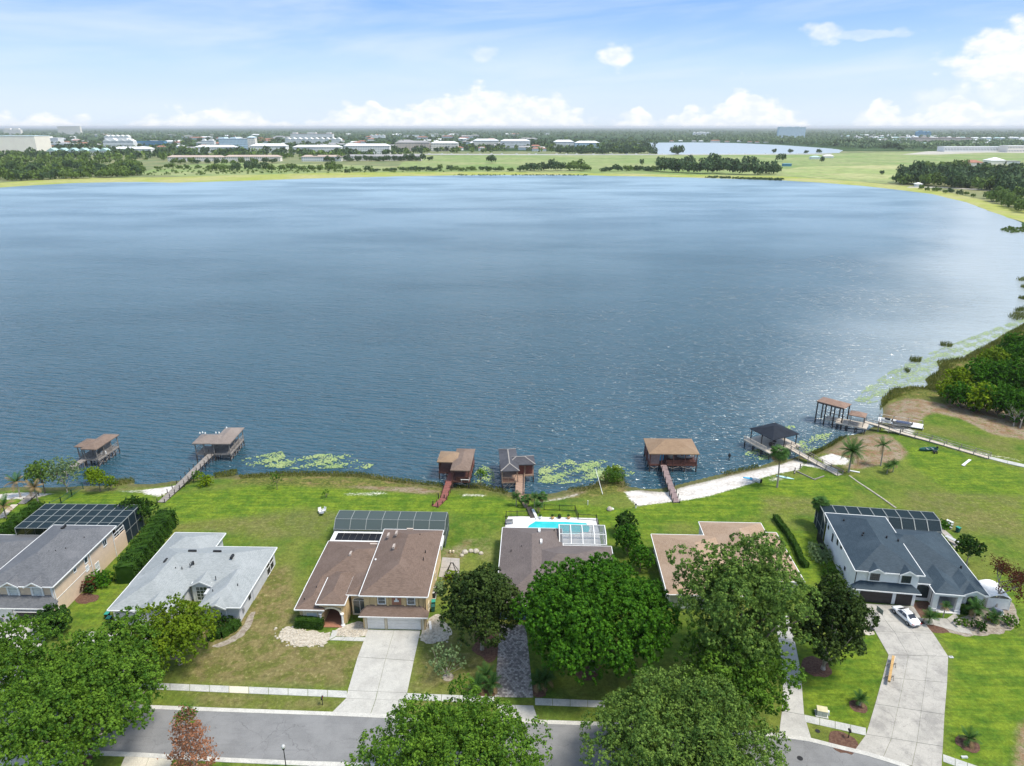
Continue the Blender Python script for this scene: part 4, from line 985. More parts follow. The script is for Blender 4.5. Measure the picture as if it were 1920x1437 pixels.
# ---- house 4: brown roof, white cage, pool with deck
def house_brown():
    r = thing('house', 'one-storey house with dark brown roof and blue garage front, half under a big tree', 'house', (-2.2, 88.8, 0), R(-2.0))
    p, w, rf = M['pink_stucco'], M['trim'], M['roof_brown']
    wall(r, M['blue_paint'], .3, 8.6, .1, .6, 2.8); wall(r, p, .3, 9.6, .601, 20.6, 2.82); wall(r, p, 9.5, 18.0, 4.0, 15.5, 2.8)
    hip_roof(r, rf, -.2, 10.3, -.4, 21.3, 2.97, .40, w)
    hip_roof(r, rf, 3.0, 18.5, 3.4, 15.9, 2.96, .40, w, skip='L')
    garage_door(r, 3.6, .06, 4.9, M['blue_paint'])
    for x,y,z in ((6.3,17.9,4.6),(6.6,14.3,4.7)): vent(r, x, y, z, M['trim'], .36, 1.1)
    for x,y,z in ((1.6,12.6,3.9),(3.3,13.2,4.3),(4.6,11.4,4.6),(8.9,19.5,3.7)): stack(r, x, y, z, h=.25)
    # patio deck, pool, low fence
    dk = thing('pool_deck', 'white paved pool terrace behind the brown-roofed house', 'terrace', (0,0,0))
    MB().prism([P2(945,990,.1),P2(953,968,.1),P2(1120,972,.1),P2(1128,1030,.1),P2(1000,1030,.1),P2(945,1030,.1)], -.1, .1).build('paving', M['pool_deck'], dk)
    pl = thing('swimming_pool', 'turquoise swimming pool partly under the white-framed cage', 'swimming pool', (0,0,0))
    poly = [P2(985,992,.1),P2(992,984,.1),P2(1003,977.5,.1),P2(1060,978.5,.1),P2(1100,981,.1),P2(1108,990,.1),P2(1105,999,.1),P2(1075,1004,.1),P2(1040,1001,.1),P2(1000,996,.1)]
    cx = sum(a for a,_ in poly)/len(poly); cy = sum(b for _,b in poly)/len(poly)
    MB().prism(poly, .101, .13).build('water', M['pool'], pl)
    cop = MB(); n = len(poly)
    for i in range(n): cop.bar((*poly[i],.14),(*poly[(i+1)%n],.14),.35,.09)
    cop.build('coping', M['trim'], pl)
    e = enclosure('pool_cage', 'small white-framed pool cage beside the brown roof', (8.15, 104.9, 0), R(-2), 8.0, 6.2, 2.9, 3.9, 4, 3, M['white'], M['screen_light'], 1.6, back_mansard=1.6, front=True, bw=.14)
    for k,(u,v) in enumerate(((1036,973),(1049,972),(1066,973),(1013,973))):
        c = G(u,v,.1); pt = thing('planter', ('dark round urn' if k%2 else 'cream round urn')+' on the pool edge, number %d from the lake path' % (k+1), 'planter', c)
        pt['label'] = ['yellow-brown urn at the left of the pool edge row','dark urn in the middle of the pool edge row','yellow-brown urn nearest the fence corner of the pool','white urn beside the pool terrace steps'][k]
        MB().lathe([(.2,0),(.34,.2),(.36,.4),(.26,.55),(.3,.62)], (0,0,0), 10).build('pot', (M['yellow_wood'],M['black'],M['yellow_wood'],M['white'])[k], pt)
        MB().lathe([(.26,.62),(.3,.8),(.12,.98)], (0,0,0), 8).build('plant', L['dark'], pt)
    lr = thing('bench', 'dark outdoor bench on the left corner of the pool terrace', 'bench', G(955,983,.1), R(10))
    box('seat', M['grey_metal'], lr, -.7,.7,-.25,.25,.38,.45); box('backrest', M['grey_metal'], lr, -.7,.7,.25,.31,.45,.9)
    for x in (-.6,.6):
        for y in (-.2,.2): box('leg', M['black'], lr, x-.03,x+.03,y-.03,y+.03,0,.38)
house_brown()

# ---- house 5: clay-brown roof under the big oak
def house_clay():
    r = thing('house', 'one-storey house with clay-brown hipped roof mostly hidden by an oak', 'house', (23.9, 90.5, 0), R(-2.2))
    p, w, rf = M['pink_stucco'], M['trim'], M['roof_pink']
    wall(r, p, .3, 10.2, 1.0, 16.8, 2.8); wall(r, p, 9.0, 19.4, 5.0, 21.2, 2.81); wall(r, p, 15, 21.2, 5.1, 18.2, 2.8)
    hip_roof(r, rf, -.2, 12.0, .4, 17.4, 2.97, .38, w)
    hip_roof(r, rf, 9.0, 20.0, 4.4, 21.9, 2.96, .38, w, skip='F')
    hip_roof(r, rf, 12.0, 21.8, 4.4, 18.8, 2.94, .38, w, skip='L')
    window(r, 'L', .3, 8.0, .9, 1.6, 1.3, w, M['blind'], (2,1)); window(r, 'L', .3, 12.5, .9, 1.4, 1.3, w, M['blind'], (2,1))
    garage_door(r, 4.5, .96, 4.9, M['white_door'])
house_clay()

# ---- house 6: white, slate-blue roof
def house_white():
    r = thing('house', 'white two-storey house with slate-blue shingle roof and dark garage doors', 'house', (53.4, 93.4, 0), R(-8.3))
    p, w, rf = M['white_stucco'], M['trim'], M['roof_navy']; bk = M['black']; dd = M['dark_timber']
    wall(r, p, .1, 9.2, .35, 16.9, 5.45); wall(r, p, .1, 9.1, -.1, .349, 2.6)
    wall(r, p, 9.21, 18.9, 5.0, 17.7, 2.9); wall(r, p, 9.21, 11.8, 1.5, 4.99, 3.2); wall(r, p, 11.81, 12.2, -.6, 4.9, 3.0); wall(r, p, 15.0, 18.88, .3, 5.0, 2.88); wall(r, p, 12.21, 15, 3.4, 4.99, 2.87)
    hip_roof(r, rf, -.35, 9.7, -.15, 17.4, 5.6, .42, w)
    hip_roof(r, rf, 2.5, 19.35, 2.8, 18.3, 3.05, .42, w, skip='L')
    hip_roof(r, rf, 14.6, 19.33, -.2, 10, 3.03, .42, w, skip='BL')
    hip_roof(r, rf, 11.2, 15.4, -1.15, 12, 3.35, .42, w, skip='BR')
    hip_roof(r, rf, 8.8, 12.4, 1.05, 9, 3.42, .42, w, skip='BR')
    skirt_roof(r, rf, -.5, 9.5, -.75, .348, 2.65, 3.6, w, 1.3)
    for x in (2.75, 7.3):
        gable(r, rf, w, x, 2.6, -.5, 2.4, 5.55, .8, p, 'dormer'); wall(r, p, x-.95, x+.95, .12, .349, 5.7, 3.7)
        window(r, 'F', x, .12, 4.0, 1.25, 1.2, bk, M['glass'], (4,3), .06, arch=True)
    gable(r, rf, w, 17.2, 3.3, -.55, 3, 3.0, .85, p, 'gable'); wall(r, p, 16.2, 18.2, .1, .299, 3.1); window(r, 'F', 17.2, .1, .75, 1.3, 1.3, bk, M['glass'], (3,3), .06, arch=True)
    window(r, 'F', 10.5, 1.5, .7, 1.9, 1.6, bk, M['glass'], (3,3), .07, arch=True)
    window(r, 'L', 11.81, .5, .4, .6, 1.9, bk, M['glass'], (1,3), .06)
    garage_door(r, 3.35, -.12, 4.75, M['dark_door']); garage_door(r, 7.45, -.12, 2.35, M['dark_door'])
    # portico
    for x in (11.55, 14.95):
        wall(r, w, x-.32, x+.32, -.95, -.35, 3.2, 0); box('plinth', w, r, x-.42, x+.42, -1.05, -.25, 0, .5)
    wall(r, w, 11.871, 14.629, -.9, -.45, 3.2, 2.75)
    d = box('front_door', M['grey_metal'], r, 12.6, 14.5, 3.33, 3.39, .1, 2.4); box('door_glass', M['blind'], d, 12.75, 13.4, 3.3, 3.329, .5, 2.2); box('door_glass', M['blind'], d, 13.7, 14.35, 3.3, 3.329, .5, 2.2)
    box('porch_floor', M['pool_deck'], r, 11.9, 15.3, -1.3, 3.3, -.1, .12)
    # left wall windows
    for y, z, ww, hh in ((5.2,2.1,.5,.5),(8.4,4.1,.55,.6),(10.4,3.6,.5,1.4),(13.0,2.6,.5,1.4),(15.8,3.4,.5,.6)): window(r, 'L', .1, y, z, ww, hh, bk, fw=.05)
    for x, y in ((.04,.28),(.04,-.18)): downpipe(r, x, y, 5.3 if y > 0 else 2.5, bk)
    for x,y,z in ((3.2,8.6,7.15),(2.9,8.1,7.0),(1.6,13.6,6.5),(6.6,8.0,7.1),(17.5,5.6,4.1),(8.8,8.8,6.2)): stack(r, x, y, z, h=.2, r=.14)
    e = enclosure('pool_cage', 'dark pool cage with pale beams behind the white house', (55.9, 110.75, 0), R(-8.3), 19.5, 5.9, 3.3, 4.7, 9, 3, M['beam_green'], M['screen'], 1.6, back_mansard=1.4, bw=.12)
    t = thing('side_gate', 'tall black slatted gate fence beside the white house back corner', 'gate', (54.2, 106.2, 0), R(-8.3))
    for k in range(16): box('slat', bk, t, -.03, .03, k*.3, k*.3+.12, .1, 1.9)
    for z in (.3, 1.6): box('rail', bk, t, .031, .07, -.05, 4.7, z, z+.08)
house_white()
# ============================================================ BOATHOUSES AND PIERS
def rect_px(FL, FR, BL, z, w=None, d=None):
    """front-left, front-right, back-left pixels of a level rectangle -> origin, angle, width, depth"""
    a, b, c = G(*FL, z), G(*FR, z), G(*BL, z)
    ang = math.atan2(b.y-a.y, b.x-a.x); W_ = w or (b-a).length
    n = Vector((-math.sin(ang), math.cos(ang), 0)); D_ = d or (c-a).dot(n)
    return a, ang, W_, D_
def frame_pt(o, ang, x, y): return (o.x+x*math.cos(ang)-y*math.sin(ang), o.y+x*math.sin(ang)+y*math.cos(ang))
DECK = .55
def deck(t, m, x0, x1, y0, y1, z=DECK, along='x', pitch=1.0, name='deck_board'):
    """platform of wide board bays on joists"""
    k = 0
    if along == 'x':
        n = max(1, round((y1-y0)/pitch))
        for i in range(n): box(name, m, t, x0, x1, y0+(y1-y0)*i/n+.015, y0+(y1-y0)*(i+1)/n-.015, z-.06, z+(i%3)*.006)
    else:
        n = max(1, round((x1-x0)/pitch))
        for i in range(n): box(name, m, t, x0+(x1-x0)*i/n+.015, x0+(x1-x0)*(i+1)/n-.015, y0, y1, z-.06, z+(i%3)*.006)
    mb = MB(); mb.box(x0+.05,x1-.05,y0+.02,y0+.1,z-.3,z-.061); mb.box(x0+.05,x1-.05,y1-.1,y1-.02,z-.3,z-.061)
    mb.box(x0+.02,x0+.1,y0+.101,y1-.101,z-.3,z-.061); mb.box(x1-.1,x1-.02,y0+.101,y1-.101,z-.3,z-.061)
    mb.build('deck_beam', m, t)
def posts(t, m, pts, z0, z1, s=.2, name='post'):
    for x, y in pts: box(name, m, t, x-s/2, x+s/2, y-s/2, y+s/2, z0, z1)
def piles(t, m, pts, z1=DECK-.3, r=.14, z0=-2.4):
    for x, y in pts: MB().tube((x,y,z0),(x,y,z1),r,r,8).build('piling', m, t)
def grid(x0,x1,nx,y0,y1,ny): return [(x0+(x1-x0)*i/(nx-1), y0+(y1-y0)*j/(ny-1)) for i in range(nx) for j in range(ny)]
def railing(t, m, pts, z=DECK, h=1.0, s=.09, mid=2, solid=None):
    """posts at the points, rails between"""
    for x, y in pts: box('railing_post', m, t, x-s/2, x+s/2, y-s/2, y+s/2, z, z+h+.05)
    for (x0,y0),(x1,y1) in zip(pts[:-1], pts[1:]):
        mb = MB(); mb.bar((x0,y0,z+h),(x1,y1,z+h),.12,.06)
        mb.build('handrail', m, t)
        for k in range(mid): MB().bar((x0,y0,z+h*(k+1)/(mid+1)),(x1,y1,z+h*(k+1)/(mid+1)),.04,.09).build('rail', m, t)
def boat_shape(t, L_, Wd, m, m_in, z=0.0, name='hull'):
    """open hull: pointed bow, square stern, hollow"""
    prof = [(-.5,.42),(-.2,.5),(.1,.48),(.3,.36),(.43,.18),(.5,.0)]
    vs = []; n = len(prof)
    for sgn in (1,-1):
        for a, w in prof: vs += [(sgn*w*Wd, a*L_, z+.55), (sgn*w*Wd*.62, a*L_*.96, z), (sgn*w*Wd*.86, a*L_*.97, z+.55), (sgn*w*Wd*.5, a*L_*.9, z+.15)]
    fs = []
    for s_ in range(2):
        for i in range(n-1):
            o = (s_*n+i)*4; p = o+4; q = [(o,p,p+1,o+1),(o,o+2,p+2,p),(o+2,o+3,p+3,p+2)]
            fs += q if s_ else [f[::-1] for f in q]
    for i in range(n-1):
        a, b = i*4, (n+i)*4
        fs += [(a+1,a+5,b+5,b+1),(a+3,b+3,b+7,a+7)]
    fs += [(0,1,n*4+1,n*4),(2,n*4+2,n*4+3,3),(0,n*4,n*4+2,2)]
    h = MB().add(vs, fs).build(name, m, t)
    for y in (-.28, .02): box('bench_seat', m_in, h, -Wd*.42, Wd*.42, y*L_-.15, y*L_+.15, z+.38, z+.44)
    box('outboard_motor', M['black'], h, -.16, .16, -.5*L_-.3, -.5*L_-.02, z+.2, z+.9)
    return h
def pier(name, label, line, z0, z1, wd, m, rail='none', pm=None, cat='pier', zs=None, group=None, bay=2.0, heights=1.0, ptop=.15):
    """walkway along pixel points on the level z; boards grouped by bay, piles, posts"""
    n = len(line); zs = zs or [z0+(z1-z0)*i/(n-1) for i in range(n)]
    w = [G(u,v,z) for (u,v),z in zip(line, zs)]; pm = pm or m
    t = thing(name, label, cat, (0,0,0), group=group)
    for a, b in zip(w[:-1], w[1:]):
        d = (b-a); L_ = d.length; k = max(1, round(L_/.95)); nn = Vector((-d.y, d.x, 0)).normalized()*wd/2
        for i in range(k):
            p, q = a+d*((i+.02)/k), a+d*((i+.98)/k)
            V = [p-nn, q-nn, q+nn, p+nn]; MB().add([v for v in V]+[v-Vector((0,0,.07)) for v in V], [(0,1,2,3),(7,6,5,4),(0,4,5,1),(1,5,6,2),(2,6,7,3),(3,7,4,0)]).build('deck_board', m, t)
        for s in (-1,1):
            e = nn*s*.9; MB().bar(a+e-Vector((0,0,.16)), b+e-Vector((0,0,.16)), .1,.18).build('stringer', pm, t)
        kb = max(1, round(L_/bay))
        for i in range(kb+1):
            p = a+d*(i/kb)
            for s in (-1,1):
                e = nn*s*1.04; top = p.z + (heights if rail != 'none' else ptop)
                MB().tube((p.x+e.x,p.y+e.y,-2.2),(p.x+e.x,p.y+e.y,top),.085,.085,7).build('post', pm, t)
        if rail in ('both','left','right'):
            for s in ((-1,1) if rail == 'both' else ((1,) if rail == 'left' else (-1,))):
                e = nn*s*1.04
                for hh in (heights-.03, heights*.5): MB().bar(a+e+Vector((0,0,hh)), b+e+Vector((0,0,hh)), .1,.06).build('handrail', pm, t)
    return t

# --- boathouse A: far left, L-shaped brown roof
def bh_lshape(label, FL, FR, BL, wing, mroof, mt, rooms, zr=3.3, shade=True):
    o, ang, W_, D_ = rect_px(FL, FR, BL, zr)
    t = thing('boathouse', label, 'boathouse', (o.x,o.y,0), ang, 'boathouses along the lake shore')
    hip_roof(t, mroof, 0, W_, 0, D_, zr, .36, None, drop=.2)
    wx0, wy0, wy1 = wing[0], wing[1]*D_, wing[2]*D_
    hip_roof(t, mroof, wx0, W_*.7, wy0, wy1, zr-.03, .36, None, drop=.2)
    e = .45
    deck(t, mt, e-.2, W_-e+.2, e, D_-e, DECK)
    deck(t, mt, wx0+e, e-.21, wy0+e, wy1-e, DECK)
    P = grid(e,W_-e,2,e,D_-e,4) + [(wx0+e,wy0+e),(wx0+e,wy1-e),((wx0+e)/2,wy0+e),((wx0+e)/2,wy1-e)]
    posts(t, mt, P, DECK+.01, zr-.19, .17); piles(t, M['dark_timber'], [(x,y) for x,y in P] + grid(e,W_-e,2,e+1.5,D_-e-1.5,3), DECK-.31, .13)
    railing(t, mt, [(wx0+e,wy0+e),((wx0+e)/2,wy0+e),(.3,wy0+e)])
    railing(t, mt, [(wx0+e,wy0+e),(wx0+e,wy1-e)])
    railing(t, mt, [(W_-e,e),(W_-e,(D_)*.33),(W_-e,D_*.62),(W_-e,D_-e)])
    for y0, y1 in ((e,D_*.33),(D_*.33,D_*.62),(D_*.62,D_-e)): 
        MB().bar((W_-e,y0,-1.0),(W_-e,y1,DECK-.3),.1).build('cross_brace', mt, t); MB().bar((W_-e+.06,y1,-1.0),(W_-e+.06,y0,DECK-.3),.1).build('cross_brace', mt, t)
    for x0,x1,y0,y1 in rooms: box('room', mt, t, x0,x1,y0,y1,DECK+.01,zr-.2)
    return t, W_, D_
bh1, w1, d1 = bh_lshape('boathouse with two-part brown roof nearest the left edge of the lake shore', (150,842),(180,843.4),(196,813.7), (-2.2,.12,.66), M['roof_dock'], M['grey_timber'], [(.7,2.6,4.2,6.6)])
def sign_white(label, loc, rz):
    b = thing('folded_canvas', label, 'canvas', loc, rz)
    MB().prism([(-.6,-.3),(.6,-.3),(.5,.35),(-.5,.35)],0,.8).build('cover', M['white'], b, bevel=.12); box('strap', M['grey_metal'], b, -.05,.05,-.36,.36,.1,.83)
p = G(195,852,DECK); sign_white('white covered bundle on the corner of the far left boathouse', p, .3)
bh2, w2, d2 = bh_lshape('grey-brown boathouse at the end of the long weathered pier', (394,832.5),(431,832.5),(425.5,801.8), (-4.2,.02,.58), M['roof_dock2'], M['grey_timber'], [(-1.2,1.2,3.2,5.4)])
pier('pier', 'long weathered grey boardwalk leading to the grey-brown boathouse', [(302,942),(330,916),(362,884),(398,849)], .15, DECK, 1.5, M['grey_timber'], 'none', M['dark_timber'], ptop=.8)
pier('pier', 'short weathered walkway behind the pale tree to the far left boathouse', [(118,888),(140,872),(163,858)], .2, DECK, 1.4, M['grey_timber'], 'none', M['grey_timber'])
pier('pier', 'stub of white boardwalk by the brown palms at the left edge', [(0,972),(14,958),(28,946)], .1, .15, 1.3, M['pale_timber'], 'none', M['dark_timber'])
pier('pier', 'grey boardwalk between the two brown palms at the left edge', [(40,945),(52,935),(64,924)], .1, .25, 1.5, M['grey_timber'], 'none', M['dark_timber'])
# --- boathouse C: red-brown timber, two roofs
def bh_red():
    o, ang, W_, D_ = rect_px((844,882),(881,883),(855,841), 3.2)
    t = thing('boathouse', 'red-brown boathouse with slatted side room and red plank pier', 'boathouse', (o.x,o.y,0), ang, 'boathouses along the lake shore'); b = M['brown_paint']
    hip_roof(t, M['roof_dock'], 0, W_, 0, D_, 3.2, .35, None, drop=.2)
    hip_roof(t, M['roof_honey'], -3.4, W_*.55, D_*.36, D_*.86, 3.15, .3, None, drop=.2)
    e = .35; P = grid(e,W_-e,2,e,D_-e,5); posts(t, b, P, DECK+.01, 3.0, .17); piles(t, M['dark_timber'], P+[(-3.0,D_*.4),(-3.0,D_*.82),(-1.4,D_*.4),(-1.4,D_*.82)], DECK-.31)
    deck(t, b, e-.2, W_-e+.2, e-.1, D_-e, DECK); deck(t, b, -3.2, e-.21, D_*.39, D_*.83, DECK)
    for i in range(14):
        x = -3.1+i*.25; box('wall_slat', b, t, x, x+.11, D_*.4-.05, D_*.4+.02, DECK+.01, 2.95)
    for i in range(13): y = D_*.41+i*(D_*.41/13); box('wall_slat', b, t, -3.12, -3.05, y, y+.12, DECK+.01, 2.95)
    railing(t, b, [(W_-e,e),(W_-e,D_*.3),(W_-e,D_*.65),(W_-e,D_-e)]); railing(t, b, [(1.2,e),(W_-e,e)], h=.9)
    box('lower_wall', b, t, 1.25, W_-e-.1, e+.06, e+.12, DECK+.01, 1.5)
    c = thing('storage_bench', 'white bench on the porch of the red-brown boathouse', 'bench', (*frame_pt(o,ang,3.0,.15), DECK+.012), ang)
    box('seat', M['white'], c, -.9,.9,.0,.45,.38,.44); box('backrest', M['white'], c, -.9,.9,.4,.45,.441,.8)
    for x in (-.8,.74): box('leg', M['white'], c, x,x+.07,.05,.4,0,.38)
bh_red()
pier('pier', 'bent red plank pier to the red-brown boathouse', [(816,950),(832,934),(838,915),(847,886)], .12, DECK, 1.3, M['red_deck'], 'none', M['brown_paint'], ptop=.5)
for k,(u,v) in enumerate(((812,948),(821,951),(822,934),(833,936))):
    p = G(u,v,0); q = MB().tube((0,0,-.3),(0,0,.95),.11,.1,8).lathe([(.12,.95),(.1,1.02),(.02,1.06)],(0,0,0),8).build('mooring_post', M['black'], None, p)
    tag(q, ['dark post at the left foot of the red plank pier','dark post at the right foot of the red plank pier','dark post left of the bend in the red pier','dark post right of the bend in the red pier'][k], 'post', 'dark posts along the red pier')
# --- boathouse D: dark roof with pale ridges
def bh_dark():
    o, ang, W_, D_ = rect_px((939,884),(974,883),(942,842), 3.2)
    t = thing('boathouse', 'boathouse with dark grey cross roof and pale ridge caps', 'boathouse', (o.x,o.y,0), ang, 'boathouses along the lake shore'); b = M['brown_paint']
    hip_roof(t, M['roof_dark'], 0, W_, 0, D_, 3.2, .42, None, cap=M['cap'], drop=.2)
    hip_roof(t, M['roof_dark'], W_*.35, W_+3.6, D_*.26, D_*.66, 3.18, .4, None, cap=M['cap'], drop=.2)
    e = .35; P = grid(e,W_-e,2,e,D_-e,4)+[(W_+3.2,D_*.3),(W_+3.2,D_*.62),(W_+1.4,D_*.3)]
    posts(t, M['tan_deck'], P, DECK+.01, 3.0, .17); piles(t, M['dark_timber'], P, DECK-.31)
    deck(t, M['tan_deck'], e-.2, W_-e+.2, e-.1, D_-e, DECK); deck(t, M['tan_deck'], W_-e+.21, W_+3.3, D_*.28, D_*.64, DECK)
    box('room', M['red_deck'], t, W_-.1, W_+3.1, D_*.34, D_*.6, DECK+.01, 3.0)
    railing(t, M['tan_deck'], [(e,e),(1.6,e),(2.9,e)]); railing(t, M['tan_deck'], [(e,e),(e,D_*.5),(e,D_-e)]); box('lower_wall', M['red_deck'], t, e+.1, 2.85, e+.05, e+.1, DECK+.01, 1.3)
    for x in (.6,1.7,3.0): MB().bar((x,e,-.9),(x+1.0,e,.2),.09).build('cross_brace', M['grey_timber'], t)
bh_dark()
pier('pier', 'tan plank pier to the dark grey cross-roofed boathouse', [(974,926),(975,905),(975,884)], .25, DECK, 1.7, M['tan_deck'], 'right', M['tan_deck'], heights=.5)
slabs('garden_path', [(971,926),(977,940),(984,952)], [(981,926),(988,940),(990,950)], 1, M['tan_deck'])
# --- boathouse E: large honey roof
def bh_honey():
    o, ang, W_, D_ = rect_px((1217,851),(1312,852),(1209,822), 3.3)
    t = thing('boathouse', 'large red-brown boathouse with honey-brown hipped roof by the white sand', 'boathouse', (o.x,o.y,0), ang, 'boathouses along the lake shore'); b = M['brown_paint']
    hip_roof(t, M['roof_honey'], 0, W_, 0, D_, 3.3, .38, None, drop=.2)
    e = .4; P = grid(e,W_-e,5,e,D_-e,3); posts(t, b, P, DECK+.01, 3.1, .18); piles(t, M['dark_timber'], grid(e,W_-e,5,e,D_-e,4), DECK-.31, .15)
    deck(t, b, e-.2, W_-e+.2, e-.1, D_-e, DECK)
    box('room', mat('mauve_board_wall', (.26,.19,.18), None, 2, .8), t, e+.1, W_*.23, e+.2, D_-e-.2, DECK+.01, 3.1)
    railing(t, b, [(W_*.36,e),(W_*.6,e),(W_*.62,e),(W_*.8,e),(W_-e,e)]); railing(t, b, [(W_-e,e),(W_-e,D_*.5),(W_-e,D_-e)]); railing(t, b, [(e,D_*.5),(e,D_-e)])
    for x0,x1 in ((W_*.05,W_*.2),(W_*.36,W_*.62),(W_*.66,W_*.95)):
        MB().bar((x0,e-.1,.1),((x0+x1)/2,e-.1,-.35),.11).build('cross_brace', M['grey_timber'], t); MB().bar(((x0+x1)/2,e-.1,-.35),(x1,e-.1,.1),.11).build('cross_brace', M['grey_timber'], t)
    box('lower_wall', b, t, W_*.36, W_*.62, e+.05, e+.1, DECK+.01, 1.45); box('lower_wall', b, t, W_*.66, W_-e-.1, e+.05, e+.1, DECK+.01, 1.1)
    q = thing('tarp_bundle', 'cream tarpaulin bundle hanging in the honey-roofed boathouse', 'tarpaulin', (*frame_pt(o,ang,W_*.5,D_*.4),DECK+.02), ang)
    MB().lathe([(.2,0),(.75,.35),(.85,1.2),(.6,2.1),(.2,2.3)],(0,0,0),9).build('cloth', M['pale_timber'], q, smooth=True); MB().tube((0,0,2.3),(0,0,2.55),.03).build('rope', M['black'], q)
    q = thing('slide_float', 'blue and white water float stored beside the boathouse steps', 'water float', (*frame_pt(o,ang,W_*.29,D_*.3),DECK+.02), ang+.3)
    MB().prism([(-.7,-.3),(.5,-.3),(.7,.2),(-.5,.4)],0,1.5).build('float_body', M['blue_plastic'], q, bevel=.1); MB().bar((-.9,-.35,.1),(-.4,-.35,1.8),.18,.1).build('white_rim', M['white'], q)
    q = thing('stored_boat', 'white and blue boat on a lift inside the honey-roofed boathouse', 'boat', (*frame_pt(o,ang,W_*.79,D_*.45),DECK+.35), ang+math.pi/2)
    boat_shape(q, 3.6, 1.9, M['white'], M['blue_plastic'])
    MB().bar((-.7,-1,.0),(-.7,1,0),.1).build('cradle', M['grey_metal'], q); MB().bar((.7,-1,.0),(.7,1,0),.1).build('cradle', M['grey_metal'], q)
bh_honey()
pier('pier', 'mauve plank pier with dark posts crossing the white sand', [(1268,942),(1262,924),(1250,890),(1244,872)], .15, DECK, 1.3, mat('mauve_deck', (.27,.2,.195),(.21,.155,.15),2,.8), 'none', M['black'], ptop=.85, bay=2.3)
# --- boathouse F: black roof open pavilion
def bh_black():
    zr = 3.3; L_, B_, R_, Fr = G(1406,803,zr), G(1456,792,zr), G(1497,814,zr), G(1449,826,zr)
    ang = math.atan2(R_.y-Fr.y+B_.y-L_.y, R_.x-Fr.x+B_.x-L_.x); 
    n = Vector((-math.sin(ang), math.cos(ang),0)); u = Vector((math.cos(ang), math.sin(ang),0))
    cen = (L_+B_+R_+Fr)/4; W_ = max(((R_-Fr).dot(u)+(B_-L_).dot(u))/2, 5); D_ = max(((L_-Fr).dot(n)+(B_-R_).dot(n))/2, 5)
    o = cen-u*W_/2-n*D_/2
    t = thing('boathouse', 'open pavilion boathouse with black metal hipped roof', 'boathouse', (o.x,o.y,0), ang, 'boathouses along the lake shore')
    hip_roof(t, M['roof_black'], 0, W_, 0, D_, zr, .35, None, drop=.12)
    deck(t, M['pale_timber'], -1.2, W_+.2, -.6, D_+.4, DECK)
    e = .4; P = grid(e,W_-e,3,e,D_-e,3); P = [q for q in P if not (abs(q[0]-W_/2) < .1 and abs(q[1]-D_/2) < .1)]
    posts(t, M['dark_timber'], P, DECK+.02, zr-.1, .16); piles(t, M['dark_timber'], grid(-.9,W_-.1,4,-.3,D_,4), DECK-.31, .15)
    railing(t, M['pale_timber'], [(-1.0,D_*.1),(-1.0,D_*.5),(-1.0,D_+.2)], h=.9)
    for k in range(3):
        q = thing('patio_chair', ['dark lounge chair nearest the corner under the black roof','dark lounge chair in the middle under the black roof','dark lounge chair farthest back under the black roof'][k], 'chair', (*frame_pt(o,ang,1.4+k*1.3,1.6+k*.8),DECK+.02), ang+k)
        box('seat', M['dark_timber'], q, -.35,.35,-.35,.35,.32,.42); MB().bar((-.0,.38,.4),(0,.52,1.05),.7,.07).build('backrest', M['dark_timber'], q)
        for x,y in ((-.3,-.3),(.3,-.3),(-.3,.3),(.3,.3)): box('leg', M['black'], q, x-.03,x+.03,y-.03,y+.03,0,.32)
bh_black()
pier('pier', 'pale boardwalk with handrails from the lawn to the black-roofed pavilion', [(1575,891),(1553,879),(1520,861),(1488,843),(1478,836)], .1, DECK, 1.5, M['pale_timber'], 'both', M['grey_timber'], bay=2.2, heights=.95)
